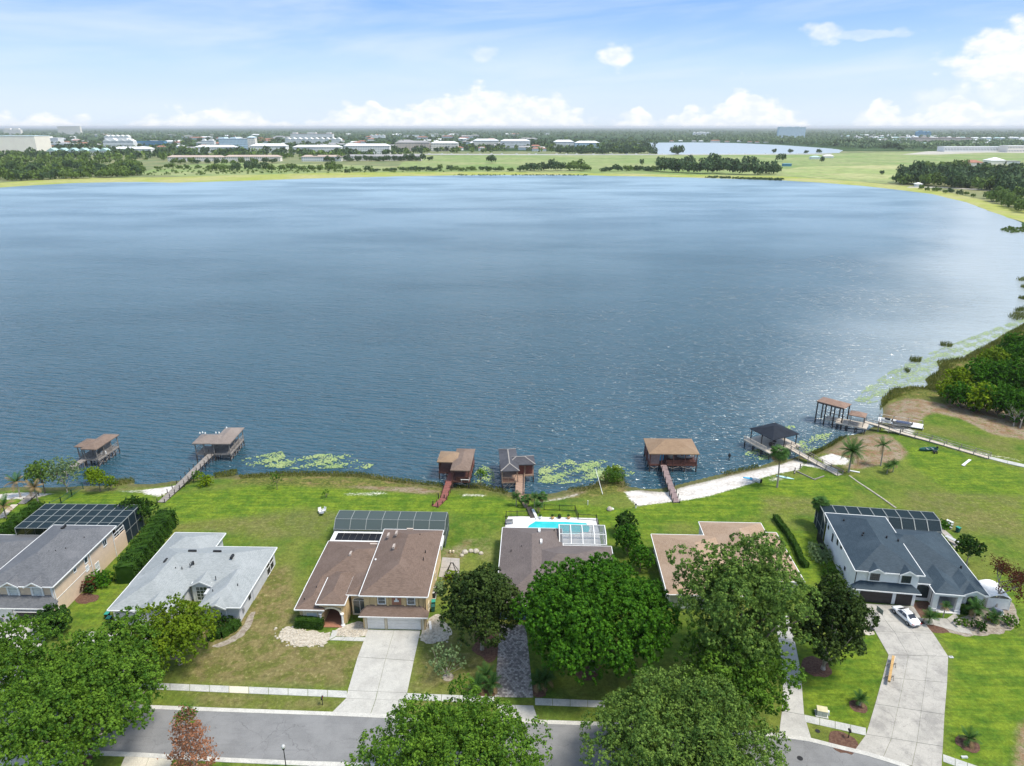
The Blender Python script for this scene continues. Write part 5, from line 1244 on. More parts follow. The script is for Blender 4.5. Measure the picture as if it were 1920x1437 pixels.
# --- boathouse G: tall open boat shelter, small gazebo, dock
def bh_tall():
    zr = 4.6; a, b, c, d = G(1531,752,zr), G(1584,766,zr), G(1593,758,zr), G(1548,746,zr)
    ang = math.atan2(b.y-a.y, b.x-a.x); u = Vector((math.cos(ang),math.sin(ang),0)); n = Vector((-u.y,u.x,0)); W_ = (b-a).length; D_ = max(4.2, (d-a).dot(n))
    t = thing('boathouse', 'tall open boat shelter with orange-brown roof on dark posts', 'boathouse', (a.x,a.y,0), ang, 'boathouses along the lake shore')
    hip_roof(t, M['roof_clay'], 0, W_, 0, D_, zr, .3, None, drop=.2)
    for x in (.3, W_*.35, W_*.66, W_-.3):
        for y in (.3, D_-.3): MB().tube((x,y,-2.5),(x,y,zr-.19),.19,.17,8).build('post', M['dark_timber'], t)
    for y in (.3, D_-.3):
        MB().bar((.3,y,zr-.45),(W_-.3,y,zr-.45),.14,.2).build('beam', M['dark_timber'], t)
        for z in (.9,): MB().bar((.3,y,z),(W_-.3,y,z),.1,.12).build('side_rail', M['grey_timber'], t)
    for i in range(3):
        x = .3+(W_-.6)*(i+.5)/3; MB().bar((x,.3,2.4),(x,D_-.3,2.4),.08,.12).build('lift_beam', M['grey_metal'], t)
    # dock apron and gazebo
    g = thing('gazebo', 'small gazebo with orange-brown roof on the pale dock', 'gazebo', (0,0,0))
    zz = 3.2; q = [G(1591,778,zz), G(1617,783,zz), G(1624,776,zz), G(1604,770,zz)]; ce = sum(q,Vector())/4; aa = math.atan2(q[1].y-q[0].y, q[1].x-q[0].x)
    g.location = (ce.x,ce.y,0); g.rotation_euler[2] = aa
    hip_roof(g, M['roof_clay'], -1.9,1.9,-1.7,1.7, zz, .42, None, drop=.15)
    posts(g, M['grey_timber'], [(-1.6,-1.4),(1.6,-1.4),(1.6,1.4),(-1.6,1.4)], DECK, zz-.14, .15); railing(g, M['grey_timber'], [(-1.6,-1.4),(1.6,-1.4)], h=.8); railing(g, M['grey_timber'], [(-1.6,1.4),(1.6,1.4)], h=.8)
    k = thing('dock_platform', 'pale grey dock platform under the small gazebo', 'dock', (ce.x,ce.y,0), aa)
    deck(k, M['pale_timber'], -4.6, 2.6, -1.9, 1.9, DECK-.01, 'y'); piles(k, M['dark_timber'], grid(-4.2,2.2,4,-1.7,1.7,2), DECK-.31)
    deck(k, M['pale_timber'], -7.2, -4.61, -.6, 1.9, DECK-.01, 'y')
    # mooring post and boat
bh_tall()
pier('pier', 'long pale boardwalk with handrails running to the right edge', [(1855,858),(1800,842),(1745,826),(1690,811),(1650,798),(1622,790)], .15, DECK, 1.5, M['pale_timber'], 'both', M['grey_timber'], bay=2.6, heights=1.0)
slabs('garden_path', [(1856,856),(1890,864),(1930,873),(1990,888)], [(1854,860),(1888,869),(1928,878),(1988,893)], 1, M['concrete'])
q = thing('boat_lift_platform', 'white floating boat platform beside the long boardwalk', 'platform', G(1688,796,.1), R(-28)); box('deck_board', M['trim'], q, -5.0,-1.7,-1.6,1.6,.3,.45); box('deck_board', M['trim'], q, -1.68,1.6,-1.6,1.6,.3,.45); box('deck_board', M['trim'], q, 1.62,5.0,-1.6,1.6,.3,.45)
piles(q, M['grey_timber'], grid(-4.8,4.8,4,-1.7,1.7,2), 1.3, .09); MB().bar((-4.8,1.7,1.25),(4.8,1.7,1.25),.1).build('handrail', M['pale_timber'], q)
q = thing('pontoon_boat', 'blue-grey covered boat on the white platform beside the boardwalk', 'boat', G(1690,796,.62), R(62)); boat_shape(q, 4.2, 1.9, M['grey_metal'], M['white']); MB().prism([(-.8,-1.7),(.8,-1.7),(.7,1.2),(-.7,1.2)],.56,.7).build('boat_cover', mat('navy_canvas', (.06,.08,.14), None, 2, .8), q, bevel=.05)
q = thing('jet_ski', 'small black and white watercraft on the left end of the white platform', 'watercraft', G(1661,790,.62), R(50)); boat_shape(q, 2.4, 1.0, M['white'], M['black']); box('seat', M['black'], q, -.25,.25,-.9,.3,.45,.85); MB().bar((-.35,.5,1.0),(.35,.5,1.0),.05).build('handlebar', M['black'], q)
# boats and things on the sand
def kayak(label, u, v, rz, m, L_=3.0, w=.75):
    t = thing('kayak', label, 'kayak', G(u,v,-.1), rz)
    vs = []; fs = []; ks = [(-.5,.02),(-.35,.6),(-.1,1.0),(.15,.95),(.35,.55),(.5,.02)]
    for a, s in ks: vs += [(-w/2*s, a*L_, .24),( -w/4*s, a*L_, .02),(w/4*s, a*L_, .02),(w/2*s,a*L_,.24),(0,a*L_,.34)]
    for i in range(len(ks)-1):
        o = i*5; p = o+5
        for k in range(5): fs.append((o+k, o+(k+1)%5, p+(k+1)%5, p+k))
    fs += [(0,4,3,2,1),tuple(range(25,30))]
    MB().add(vs, fs).build('hull', m, t); MB().lathe([(.24,.26),(.27,.36),(.2,.36),(.16,.3)],(0,-.1,0),10).build('cockpit', M['black'], t)
kayak('bright sky-blue kayak on the white sand', 1407, 899, R(70), M['blue_plastic']); kayak('pale aqua kayak beside the tall fan palm', 1472, 897, R(62), M['aqua_plastic'], 3.6)
t = thing('beach_toy', 'small white and grey boat upturned next to the blue kayak', 'boat', G(1418,903,-.1), R(40)); boat_shape(t, 1.9, .9, M['white'], M['grey_metal'])
# the low timber wall and short dock stub beside the pavilion boardwalk
t = thing('timber_frame', 'dark timber boat-launch rails lying on the lawn beside the boardwalk', 'timber frame', (0,0,0))
for a,b in (((1494,884),(1528,900)),((1528,899),(1545,893)),((1491,880),(1490,888))):
    A, B = G(*a,.1), G(*b,.1); MB().bar(A,B,.22,.22).build('timber', M['grey_timber'], t)
for u,v in ((1490,885),(1500,878)): c = G(u,v,0); MB().tube((c.x,c.y,-.3),(c.x,c.y,1.0),.1).build('post', M['dark_timber'], t)
t = thing('timber_beams', 'pair of long boards leaning along the far side of the boardwalk', 'boards', (0,0,0))
MB().bar(G(1556,872,.2), G(1585,885,.2), .18,.15).build('board', M['yellow_wood'], t); MB().bar(G(1590,882,.15), G(1612,886,.15), .4,.12).build('board', M['trim'], t)
t = thing('plank', 'single white plank lying on the right lawn', 'plank', (0,0,0)); MB().bar(G(1805,873,.15), G(1819,862,.15), .5,.1).build('board', M['trim'], t); MB().bar(G(1806,874,.05), G(1809,871,.05), .6,.08).build('batten', M['grey_timber'], t)
c = G(1739,845,.05); t = thing('rowing_boat', 'dark green rowing boat on the lawn below the long boardwalk', 'boat', c, R(95)); boat_shape(t, 4.2, 1.5, M['teal_dark'], M['grey_metal'])
c = G(1752,850,.05); t = thing('garden_cart', 'small black cart beside the dark green rowing boat', 'cart', c, R(10)); box('tray', M['black'], t, -.4,.4,-.3,.3,.3,.6)
for x in (-.32,.32): MB().tube((x,-.34,.2),(x,-.42,.2),.2,.2,10).build('wheel', M['rubber'], t)
MB().bar((.4,0,.5),(.9,0,.9),.05).build('handle', M['grey_metal'], t)
# lawn edging line running from the boardwalk towards the white house
t = thing('garden_edging', 'thin stone edging line running across the right lawn', 'edging', (0,0,0))
ep = [(1592,892),(1610,905),(1630,918),(1655,935),(1680,953)]
for a,b in zip(ep[:-1],ep[1:]):
    A,B = G(*a,.05),G(*b,.05)
    for i in range(5): MB().bar(A.lerp(B,i/5+.01), A.lerp(B,(i+1)/5-.01), .28, .16).build('stone', M['rock'], t)
# mooring poles in the water
for u, v, lab in ((1367,862,'black cormorant post standing in the water left of the pavilion'),):
    c = G(u,v,WL); tag(MB().lathe([(.12,-1),(.12,.7),(.3,.8),(.35,1.1),(.15,1.5),(.05,1.6)],(0,0,0),8).build('mooring_post', M['black'], None, c), lab, 'post')
# groyne of leaning pole
t = thing('leaning_pole', 'thin white pole leaning over the bush and lily pads', 'pole', (0,0,0)); MB().tube(G(1130,927,.0), G(1117,880,1.8), .06,.05,6).build('pole', M['trim'], t); MB().tube(G(1117,880,1.8), G(1117,879.5,1.95), .09,.09,6).build('pole_cap', M['white'], t)
# fences
def picket_fence(label, pts, h, m, bay=2.4, name='fence', pick=.22):
    t = thing(name, label, 'fence', (0,0,0)); w = [G(u,v,0) for u,v in pts]
    for a, b in zip(w[:-1], w[1:]):
        L_ = (b-a).length; k = max(1, round(L_/bay))
        for i in range(k+1):
            p = a.lerp(b,i/k); box('post', m, t, p.x-.05,p.x+.05,p.y-.05,p.y+.05,-.2,h+.1)
        for z in (.15, h-.1): MB().bar(a+Vector((0,0,z)), b+Vector((0,0,z)), .05,.06).build('rail', m, t)
        mb = MB(); n = int(L_/pick)
        for i in range(n): p = a.lerp(b,(i+.5)/n); mb.box(p.x-.013,p.x+.013,p.y-.013,p.y+.013,.1,h)
        tag(mb.build('picket', m, t), kind='stuff')
picket_fence('black railing fence round the left corner of the pool terrace', [(946,1002),(949,970),(990,969)], 1.3, M['black'])
picket_fence('black railing fence between the pool terrace and the lake', [(1020,957),(1078,959),(1084,975),(1118,977),(1124,998)], 1.3, M['black'])
picket_fence('dark green railing fence crossing the lawn behind the peach house', [(95,953),(115,944),(135,930),(156,916)], 1.3, M['teal_dark'])
# stepping stones and tank beside the pool terrace gate
t = thing('gate_ramp', 'dark ramp with white edge between the tan path and the pool terrace', 'ramp', (0,0,0))
MB().bar(G(992,951,.35), G(1000,971,.15), 1.1,.12).build('ramp_board', M['dark_timber'], t); MB().bar(G(999,955,.4), G(1008,975,.2), .5,.12).build('white_edge', M['trim'], t)
# ============================================================ VEGETATION
rng = np.random.default_rng(11)
def sphere_dirs(n, up=-1.0):
    d = rng.normal(size=(int(n*1.6)+8, 3)); d /= np.linalg.norm(d, axis=1)[:,None]; d = d[d[:,2] > up][:n]
    while len(d) < n: d = np.concatenate([d, d])[:n]
    return d
def leaves(name, pos, nrm, size, m, parent=None, aspect=.85, fold=.0, jitter=.55):
    """one quad per leaf cluster at pos, facing roughly along nrm"""
    n = len(pos); d = nrm + rng.normal(size=(n,3))*jitter; d /= np.linalg.norm(d,axis=1)[:,None]
    r = rng.normal(size=(n,3)); a = np.cross(d, r); a /= np.linalg.norm(a,axis=1)[:,None]+1e-9; b = np.cross(d, a)
    s = (size*rng.uniform(.6,1.35,n))[:,None]; a = a*s*.5; b = b*s*.5*aspect
    v = np.stack([pos-a, pos-b*1.0+a*.1, pos+a, pos+b*1.0+a*.1], 1).reshape(-1,3)
    return np_mesh(name, v, np.arange(n*4).reshape(-1,4), m, parent)
def clump_points(cl, per_m2, up=-.55, shell=(.78,1.04), tuft=11):
    """leaves gathered in tufts over the surface of every clump"""
    P, N = [], []
    for (c, r) in cl:
        rr = np.array(r if np.ndim(r) else (r,r,r*.85)); n = max(6, int(per_m2*4*math.pi*float(np.mean(rr))**2*.75)); k = max(3, n//tuft)
        d = sphere_dirs(k, up); ct = np.array(c)+d*rr*rng.uniform(*shell, k)[:,None]; ts = rng.uniform(.10,.24,k)*min(1.6,max(.5,float(np.mean(rr))))
        q = sphere_dirs(k*tuft, -1.1).reshape(k, tuft, 3); off = q*ts[:,None,None]*rng.uniform(.3,1.15,(k,tuft,1))
        P.append((ct[:,None,:]+off).reshape(-1,3)); N.append((q*.9+d[:,None,:]*.7+np.array([0,0,.3])).reshape(-1,3))
    return np.concatenate(P), np.concatenate(N)
def trunk_mesh(base_r, pts, limbs):
    mb = MB(); rad = [base_r*1.35]+[base_r*(1-.45*i/max(1,len(pts)-1)) for i in range(1,len(pts))]
    mb.path(pts, rad, 9)
    for a, b, r in limbs:
        a, b = Vector(a), Vector(b); mid = a.lerp(b,.5)+Vector((rng.uniform(-.4,.4),rng.uniform(-.4,.4),-.25*(b-a).length*.3)); mb.path([a,mid,b],[r,r*.65,r*.25],6)
    return mb
def crown_tree(name, label, cat, loc, hgt, rad, lm, bark='bark', seed=1, n=40, cr=.27, dens=9, leaf=.34, zf=.55, base=.28, tr=.32, aspect=.85, group=None, lean=(0,0), cone=0.0, gappy=.0, up=-.55, squash=1.0, lm2=None, k2=0.0, bare=0, depth=None):
    """hgt total height, rad crown radius, zf crown half-height share, base height share where the crown starts"""
    global rng; rng = np.random.default_rng(seed)
    t = thing(name, label, cat, loc, rng.uniform(0,6), group)
    cz = hgt*(1+base)/2; hz = hgt*(1-base)/2; cl = []
    for i in range(n):
        f = (i+.5)/n; zz = 1-1.65*f; th = i*2.39996+rng.uniform(-.4,.4); q = math.sqrt(max(0,1-zz*zz)); k = rng.uniform(.62,.86) if rng.random() > gappy else rng.uniform(.3,.95)
        w = 1-cone*max(0,zz) ; r = rad*cr*rng.uniform(.6,1.35)
        c = (lean[0]+q*k*w*rad*math.cos(th), lean[1]+q*k*w*rad*math.sin(th), cz+zz*k*hz*1.02)
        cl.append((c, (r,r,r*squash*.85)))
    for i in range(n//4): # inner mass
        d = rng.normal(size=3); d /= np.linalg.norm(d); cl.append(((lean[0]+d[0]*rad*.38, lean[1]+d[1]*rad*.38, cz+d[2]*hz*.4), rad*cr*1.2))
    P, N = clump_points(cl, dens*1.25*(1+2.6/rad), up)
    if lm2 is not None and k2 > 0:
        pick = rng.random(len(P)) < k2
        leaves('crown', P[~pick], N[~pick], leaf, lm, t, aspect); leaves('flower', P[pick]*1.0+N[pick]*.1, N[pick], leaf*.9, lm2, t, aspect)
    else: leaves('crown', P, N, leaf, lm, t, aspect)
    top = hgt*(base+.25); pts = [(0,0,-.2),(lean[0]*.2,lean[1]*.2,hgt*base*.6),(lean[0]*.6,lean[1]*.6,top)]
    lim = [((lean[0]*.4*j, lean[1]*.4*j, hgt*(base*.75+.25*j)), cl[k][0], tr*.5) for k, j in [(int(n*(.2+.75*i/9)), rng.uniform(0,.5)) for i in range(10)]]
    trunk_mesh(tr, pts, lim).build('trunk', M[bark], t, smooth=True)
    return t
def bush(label, loc, rx, ry, h, lm, seed=1, dens=14, leaf=.22, name='shrub', cat='shrub', n=9, core=True, group=None, rz=0.0, twig=True):
    global rng; rng = np.random.default_rng(seed); t = thing(name, label, cat, loc, rz, group); cl = []
    for i in range(n):
        th = i*2.4; k = math.sqrt((i+.5)/n)*.6; cl.append(((rx*k*math.cos(th), ry*k*math.sin(th), h*(.5+.18*rng.uniform(-1,1))), (rx*.5, ry*.5, h*.46)))
    P, N = clump_points(cl, dens*2.0, -.8); P[:,2] = np.maximum(P[:,2], .02)
    leaves('foliage', P, N, leaf, lm, t)
    if twig:
        mb = MB()
        for i in range(6): th = i*1.05; mb.tube((0,0,-.1),(rx*.45*math.cos(th),ry*.45*math.sin(th),h*.6),.05,.02,5)
        tag(mb.build('stem', M['bark'], t), kind='stuff')
    return t
def hedge(label, pts, wd, h, lm, seed=1, dens=40, leaf=.2, z=0.0, lumpy=.12):
    """clipped hedge along world points"""
    global rng; rng = np.random.default_rng(seed); w = [Vector((p[0],p[1],z)) for p in pts]; t = thing('hedge', label, 'hedge', (0,0,0)); P=[];N=[]; core = MB()
    for a, b in zip(w[:-1], w[1:]):
        L_ = (b-a).length; u = (b-a)/L_; nn = Vector((-u.y,u.x,0)); n = int((L_*(wd+2*h))*dens*2.2)
        s = rng.uniform(-.02,1.02,n); q = rng.uniform(0,wd+2*h,n)
        off = np.where(q<h, -wd/2, np.where(q<h+wd, q-h-wd/2, wd/2)); zz = np.where(q<h, q, np.where(q<h+wd, h, 2*h+wd-q))
        nx = np.where(q<h,-1,np.where(q<h+wd,0,1)); nz = np.where((q>=h)&(q<h+wd),1.0,.2)
        bulge = lumpy*(np.sin(s*L_*1.7+seed)+np.sin(s*L_*3.9+q*2))*.6
        base = np.array([a.x,a.y,0])+s[:,None]*L_*np.array([u.x,u.y,0]); nv = np.array([nn.x,nn.y,0])
        p = base+off[:,None]*nv*(1+bulge[:,None]); p[:,2] = zz*(1+bulge*.5)+z
        P.append(p); N.append(nx[:,None]*nv+nz[:,None]*np.array([0,0,1.]))
        e = nn*(wd/2-.15); core.add([a-e,b-e,b+e,a+e]+[x+Vector((0,0,h-.15)) for x in (a-e,b-e,b+e,a+e)], [(4,5,6,7),(0,1,5,4),(1,2,6,5),(2,3,7,6),(3,0,4,7)])
    core.build('inner_growth', lm, t); leaves('foliage', np.concatenate(P), np.concatenate(N), leaf, lm, t); return t
def frond_mesh(L_, droop, m, width=.5, n=9, fan=False):
    mb = MB(); pts = []
    for i in range(n+1):
        s = i/n; pts.append(Vector((L_*s*(1-.25*droop*s), 0, L_*(.45*s-droop*s*s))))
    for i in range(n):
        a, b = pts[i], pts[i+1]; w0 = width*math.sin(math.pi*min(1,(i+.6)/(n+.3)))**.6; sag = .35
        for sg in (-1,1):
            for h_ in (0,.5):
                p = a.lerp(b,h_); q = a.lerp(b,h_+.42); tip = p+(b-a)*.9+Vector((0,sg*w0,-w0*sag)); mb.add([p,q,tip+(b-a)*.18,tip],[(0,1,2,3)])
    mb.bar(pts[0],pts[n//2],.07,.05); return mb
def fan_mesh(L_, droop):
    mb = MB(); c = Vector((L_*.55,0,L_*.2)); mb.bar((0,0,0),c,.06,.05); n = 13
    for i in range(n):
        a = (i/(n-1)-.5)*math.radians(250); d = Vector((math.cos(a),math.sin(a),-.15-droop*.5*abs(math.cos(a)))); side = Vector((-math.sin(a),math.cos(a),0))*.09
        mid = c+d*L_*.3; tip = c+d*L_*.55+Vector((0,0,-droop*.3*L_)); mb.add([c,mid-side,tip,mid+side],[(0,1,2,3)])
    return mb
PALM_MESH = {}
def palm(name, label, loc, h, L_=2.6, nf=18, kind='feather', r=.2, lean=(0,0), lm='palm', dry=4, seed=1, group=None, width=.5):
    rnd = random.Random(seed); t = thing(name, label, 'palm tree', loc, rnd.uniform(0,6), group)
    mb = MB(); pts = []; k = 6
    for i in range(k+1): s = i/k; pts.append((lean[0]*s*s, lean[1]*s*s, -.2+(h+.2)*s))
    mb.path(pts, [r*1.35]+[r*(1-.25*i/k) for i in range(1,k+1)], 9); mb.build('trunk', M['palm_bark'], t)
    for i in range(nf):
        f = i/nf; dr = .15+.85*f*f+rnd.uniform(-.05,.08); is_dry = i >= nf-dry
        key = (kind, round(L_,1), round(dr,1), lm, is_dry, width)
        if key not in PALM_MESH:
            src = (frond_mesh(L_, key[2], None, width) if kind == 'feather' else fan_mesh(L_, key[2])); me = bpy.data.meshes.new('frond'); me.from_pydata([tuple(v) for v in src.v],[],src.f); me.materials.append(L['palm_dry'] if is_dry else L[lm]); PALM_MESH[key] = me
        o = bpy.data.objects.new('frond', PALM_MESH[key]); COL.objects.link(o); o.parent = t; o.location = (lean[0],lean[1],h)
        o.rotation_euler = (0, R(-38+95*f) if kind != 'feather' else R(-45+70*f), i*2.4+rnd.uniform(-.2,.2))
    return t

# ---- the big street trees
crown_tree('shade_tree', 'large bright green broad-crowned tree between the brown-roofed house and the oak', 'tree', G(1112,1255), 14.8, 10.8, L['bright'], seed=3, n=110, cr=.175, dens=15, leaf=.32, base=.2, tr=.5)
crown_tree('oak_tree', 'tall grey-green oak in front of the clay-brown roof', 'tree', G(1372,1272), 21.0, 10.2, L['grey_oak'], seed=5, n=95, cr=.17, dens=15, leaf=.27, base=.2, tr=.45, gappy=.5, squash=.8)
crown_tree('oak_tree', 'lower yellow-green oak crown below the tall grey-green oak', 'tree', G(1362,1338), 12.0, 7.6, L['oak'], seed=6, n=64, cr=.2, dens=12, leaf=.28, base=.15, tr=.35, gappy=.2, squash=.8)
crown_tree('magnolia_tree', 'dark magnolia in a mulch ring beside the paved drive', 'tree', G(904,1218), 13.6, 5.7, L['magnolia'], 'pale_bark', seed=7, n=46, cr=.27, dens=17, leaf=.3, base=.16, tr=.26, cone=.45, aspect=.75)
crown_tree('magnolia_tree', 'dark magnolia left of the white house driveway', 'tree', G(1543,1255), 14.6, 5.0, L['magnolia'], 'pale_bark', seed=8, n=50, cr=.27, dens=17, leaf=.3, base=.08, tr=.28, cone=.25, aspect=.75)
crown_tree('oak_tree', 'wide spreading oak with trunk at the bottom left corner', 'tree', G(134,1425), 12.5, 10.2, L['oak'], 'pale_bark', seed=9, n=95, cr=.17, dens=14, leaf=.26, base=.25, tr=.5, gappy=.35, squash=.75, lean=(1.0,1.5))
crown_tree('oak_tree', 'yellow-green tree in front of the pale grey house', 'tree', G(338,1245), 9.4, 6.3, L['yellow_green'], 'pale_bark', seed=10, n=52, cr=.22, dens=11, leaf=.28, base=.12, tr=.28, gappy=.3, squash=.8)
crown_tree('oak_tree', 'mid-green oak behind the wide spreading oak at the left edge', 'tree', G(35,1330), 11.5, 7.6, L['oak'], seed=12, n=46, cr=.22, dens=11, leaf=.3, base=.25, tr=.35, gappy=.35, squash=.75)
crown_tree('oak_tree', 'dark green oak between the left driveway and the pale grey house', 'tree', G(225,1310), 10.6, 6.9, L['oak'], seed=13, n=40, cr=.23, dens=11, leaf=.3, base=.25, tr=.32, gappy=.3, squash=.8)
crown_tree('oak_tree', 'oak crown rising from the bottom edge left of centre', 'tree', (-6.0,57,0), 12.2, 11.2, L['oak'], seed=14, n=80, cr=.18, dens=18, leaf=.23, base=.2, tr=.4, gappy=.55, squash=.75)
crown_tree('oak_tree', 'grey-green oak crown rising from the bottom edge right of centre', 'tree', (18.0,58.5,0), 12.4, 11.6, L['grey_oak'], seed=15, n=88, cr=.175, dens=18, leaf=.23, base=.2, tr=.4, gappy=.55, squash=.75)
def dead_cypress():
    global rng; rng = np.random.default_rng(21)
    t = thing('cypress_tree', 'rust-brown half-bare cypress on the near side of the street', 'tree', (-35.6,60.2,0)); hgt = 10.9
    mb = MB(); mb.path([(0,0,-.2),(0,.05,3),(.05,0,6),(0,0,hgt)],[.16,.12,.07,.02],7); P=[];N=[]
    for i in range(70):
        z = 1.0+(hgt-1.4)*(i/70); th = i*2.4; r = 3.3*(1-(z/hgt))**.7*rng.uniform(.6,1.0)+.35; e = Vector((r*math.cos(th), r*math.sin(th), z+r*.25)); mb.tube((0,0,z),e,.03,.01,4)
        k = int(14+r*22); s = rng.uniform(.35,1.05,k)[:,None]; P.append(np.array([0,0,z])*(1-s)+np.array(e)*s+rng.normal(size=(k,3))*.2); N.append(rng.normal(size=(k,3)))
    mb.build('trunk', M['pale_bark'], t); P=np.concatenate(P);N=np.concatenate(N); leaves('crown', P, N, .24, L['rust'], t)
    top = P[:,2] > 9.3; leaves('green_tip', P[top]+.1, N[top], .22, L['oak'], t)
dead_cypress()
def bare_tree(label, loc, hgt, rad, lm, seed, lean=(0,0), dens=700, name='tree'):
    global rng; rng = np.random.default_rng(seed); t = thing(name, label, 'tree', loc); mb = MB(); tips = []
    def grow(p, d, L_, r, k):
        q = p+d*L_; mb.tube(p,q,r,r*.65,6 if k < 2 else 4, caps=False)
        if k >= 4: tips.append(q); return
        for _ in range(3 if k < 3 else 2):
            e = (d+Vector(rng.normal(size=3))*.55+Vector((0,0,.12))).normalized(); grow(q,e,L_*rng.uniform(.62,.8),r*.58,k+1)
    grow(Vector((0,0,-.1)), Vector((lean[0],lean[1],1)).normalized(), hgt*.32, .2, 0)
    mb.build('trunk', M['pale_bark'], t); T = np.array([tuple(x) for x in tips]); sel = rng.integers(0,len(T),dens); P = T[sel]+rng.normal(size=(dens,3))*rad*.13
    leaves('crown', P, rng.normal(size=(dens,3)), .22, lm, t); return t
bare_tree('bare-branched tree with dried maroon leaves right of the white house', G(1866,1145), 8.4, 3.5, L['maroon'], 31, (.15,.25), 2800)
crown_tree('small_tree', 'small leafy tree behind the right side of the white house', 'tree', G(1812,1058), 5.2, 2.2, L['dark'], 'pale_bark', seed=33, n=22, cr=.33, dens=16, leaf=.24, base=.3, tr=.1)
crown_tree('small_tree', 'pale silvery open tree on the lawn left of the paved drive', 'tree', G(838,1268), 4.6, 2.9, L['pale'], 'pale_bark', seed=34, n=26, cr=.22, dens=9, leaf=.22, base=.1, tr=.09, gappy=.5)
crown_tree('small_tree', 'dark round shrub-tree behind the big bright tree beside the lawn', 'tree', G(1176,1040), 5.8, 2.3, L['bright'], seed=35, n=24, cr=.34, dens=16, leaf=.28, base=.05, tr=.12)
crown_tree('small_tree', 'dark green tree nearest the pool cage on the side lawn', 'tree', G(1172,1003), 4.8, 1.9, L['dark'], seed=36, n=20, cr=.36, dens=16, leaf=.26, base=.05, tr=.12)
crown_tree('small_tree', 'bright green shrub-tree between the side lawn and the clay roof', 'tree', G(1200,1072), 5.2, 2.2, L['bright'], seed=37, n=20, cr=.36, dens=16, leaf=.26, base=.05, tr=.12)
crown_tree('small_tree', 'dark rounded bush-tree below the peach house garage', 'tree', G(108,1186), 4.0, 2.7, L['dark'], seed=38, n=24, cr=.33, dens=16, leaf=.3, base=.02, tr=.14)
crown_tree('small_tree', 'round dark tree behind the left hedge next to the pool cage', 'tree', G(258,985), 5.6, 3.4, L['hedge'], seed=39, n=30, cr=.3, dens=13, leaf=.26, base=.05, tr=.16)
# hedges
def Wp(u, v, z=0.0): p = G(u,v,z); return (p.x,p.y)
hedge('tall dark clipped hedge between the peach house and the pale grey house', [Wp(238,1095),Wp(262,1060),Wp(290,1020),Wp(318,985)], 3.0, 3.4, L['hedge'], 41, 26, .26, lumpy=.16)
hedge('dark hedge along the left side of the peach house pool cage', [Wp(-30,1040),Wp(20,1000),Wp(60,972),Wp(78,960)], 2.2, 2.2, L['hedge'], 42, 26, .26, lumpy=.16)
hedge('long narrow hedge on the lawn left of the white house', [Wp(1453,973),Wp(1463,987),Wp(1478,1006),Wp(1492,1030),Wp(1503,1057),Wp(1512,1066)], .9, 1.0, L['hedge'], 43, 60, .18)
hedge('low clipped hedge under the front window of the tan house', [Wp(557,1174),Wp(606,1178)], 1.1, 1.5, L['hedge'], 44, 80, .16, lumpy=.05)
hedge('curved low hedge beside the lawn of the pale grey house', [Wp(392,1197),Wp(415,1194),Wp(434,1184),Wp(447,1172)], 1.2, 1.1, L['hedge'], 45, 70, .18)
bush('round dark shrub against the pale grey house front', G(422,1166), 1.6, 1.3, 1.5, L['dark'], 46); bush('round dark shrub left of the curved low hedge', G(405,1178), 1.5, 1.3, 1.3, L['hedge'], 47)
hedge('short clipped hedge under the right window of the white house', [Wp(1800,1148),Wp(1834,1152)], 1.1, 1.2, L['hedge'], 48, 70, .18)
bush('rounded dark green shrub at the front of the white house bed', G(1834,1180), 1.4, 1.2, 1.4, L['hedge'], 49); bush('reddish green low shrub beside the white house path', G(1803,1172), 1.6, .9, .9, L['oak'], 50)
bush('dark leafy shrub at the right end of the white house bed', G(1892,1172), 1.5, 1.2, 1.5, L['oak'], 51); bush('light green shrub in the middle of the white house bed', G(1857,1163), 1.2, 1.0, 1.1, L['yellow_green'], 52)
bush('pinkish shrub mass beside the wall of the white house', G(1535,1045), 2.0, 3.4, 1.5, L['pale'], 53); bush('green shrub beside the white house left wall near the dark magnolia', G(1560,1085), 1.8, 3.2, 1.7, L['oak'], 54)
bush('reddish shrub at the corner of the white house driveway', G(1612,1172), 1.0, 1.3, 1.1, L['maroon'], 55, n=6); bush('yellow-green shrub beside the white house garage', G(1609,1138), .9, .8, 1.6, L['lime'], 56, n=6)
bush('pale shrub against the side wall of the tan house', G(824,1108), 1.0, 2.2, 1.5, L['pale'], 57); bush('bright green shrub next to the pale one by the tan house', G(845,1085), 1.2, 1.3, 1.3, L['lime'], 58)
bush('large green shrub beside the spiky croton by the peach wall', G(190,1095), 2.3, 2.0, 2.2, L['bright'], 59)
bush('spiky red-green croton against the peach house wall', G(165,1108), 1.6, 1.4, 2.1, L['maroon'], 60, n=6); bush('dark green foliage through the red croton', G(172,1110), 1.5, 1.3, 1.9, L['dark'], 61, n=6)
bush('dark shrub at the left corner of the pale grey house entry', G(375,1112), .9, .8, .9, L['dark'], 62); bush('small cycad-like shrub on the lawn by the gravel beside the tan house', G(882,1172), .8, .8, .6, L['pale'], 63)
bush('green bush at the back corner of the white house pool cage', G(1768,990), 1.8, 1.2, 1.4, L['bright'], 64)
bush('yellow bush at the foot of the grey-brown boathouse pier', G(386,910), 1.7, 1.5, 2.6, L['lime'], 65); bush('small olive bush left of the yellow pier bush', G(370,898), 1.2, 1.0, 1.8, L['oak'], 66)
crown_tree('small_tree', 'dull green feathery tree at the far left of the lake shore', 'tree', G(84,922), 6.8, 2.9, L['grey_oak'], seed=67, n=26, cr=.32, dens=13, leaf=.24, base=.3, tr=.14)
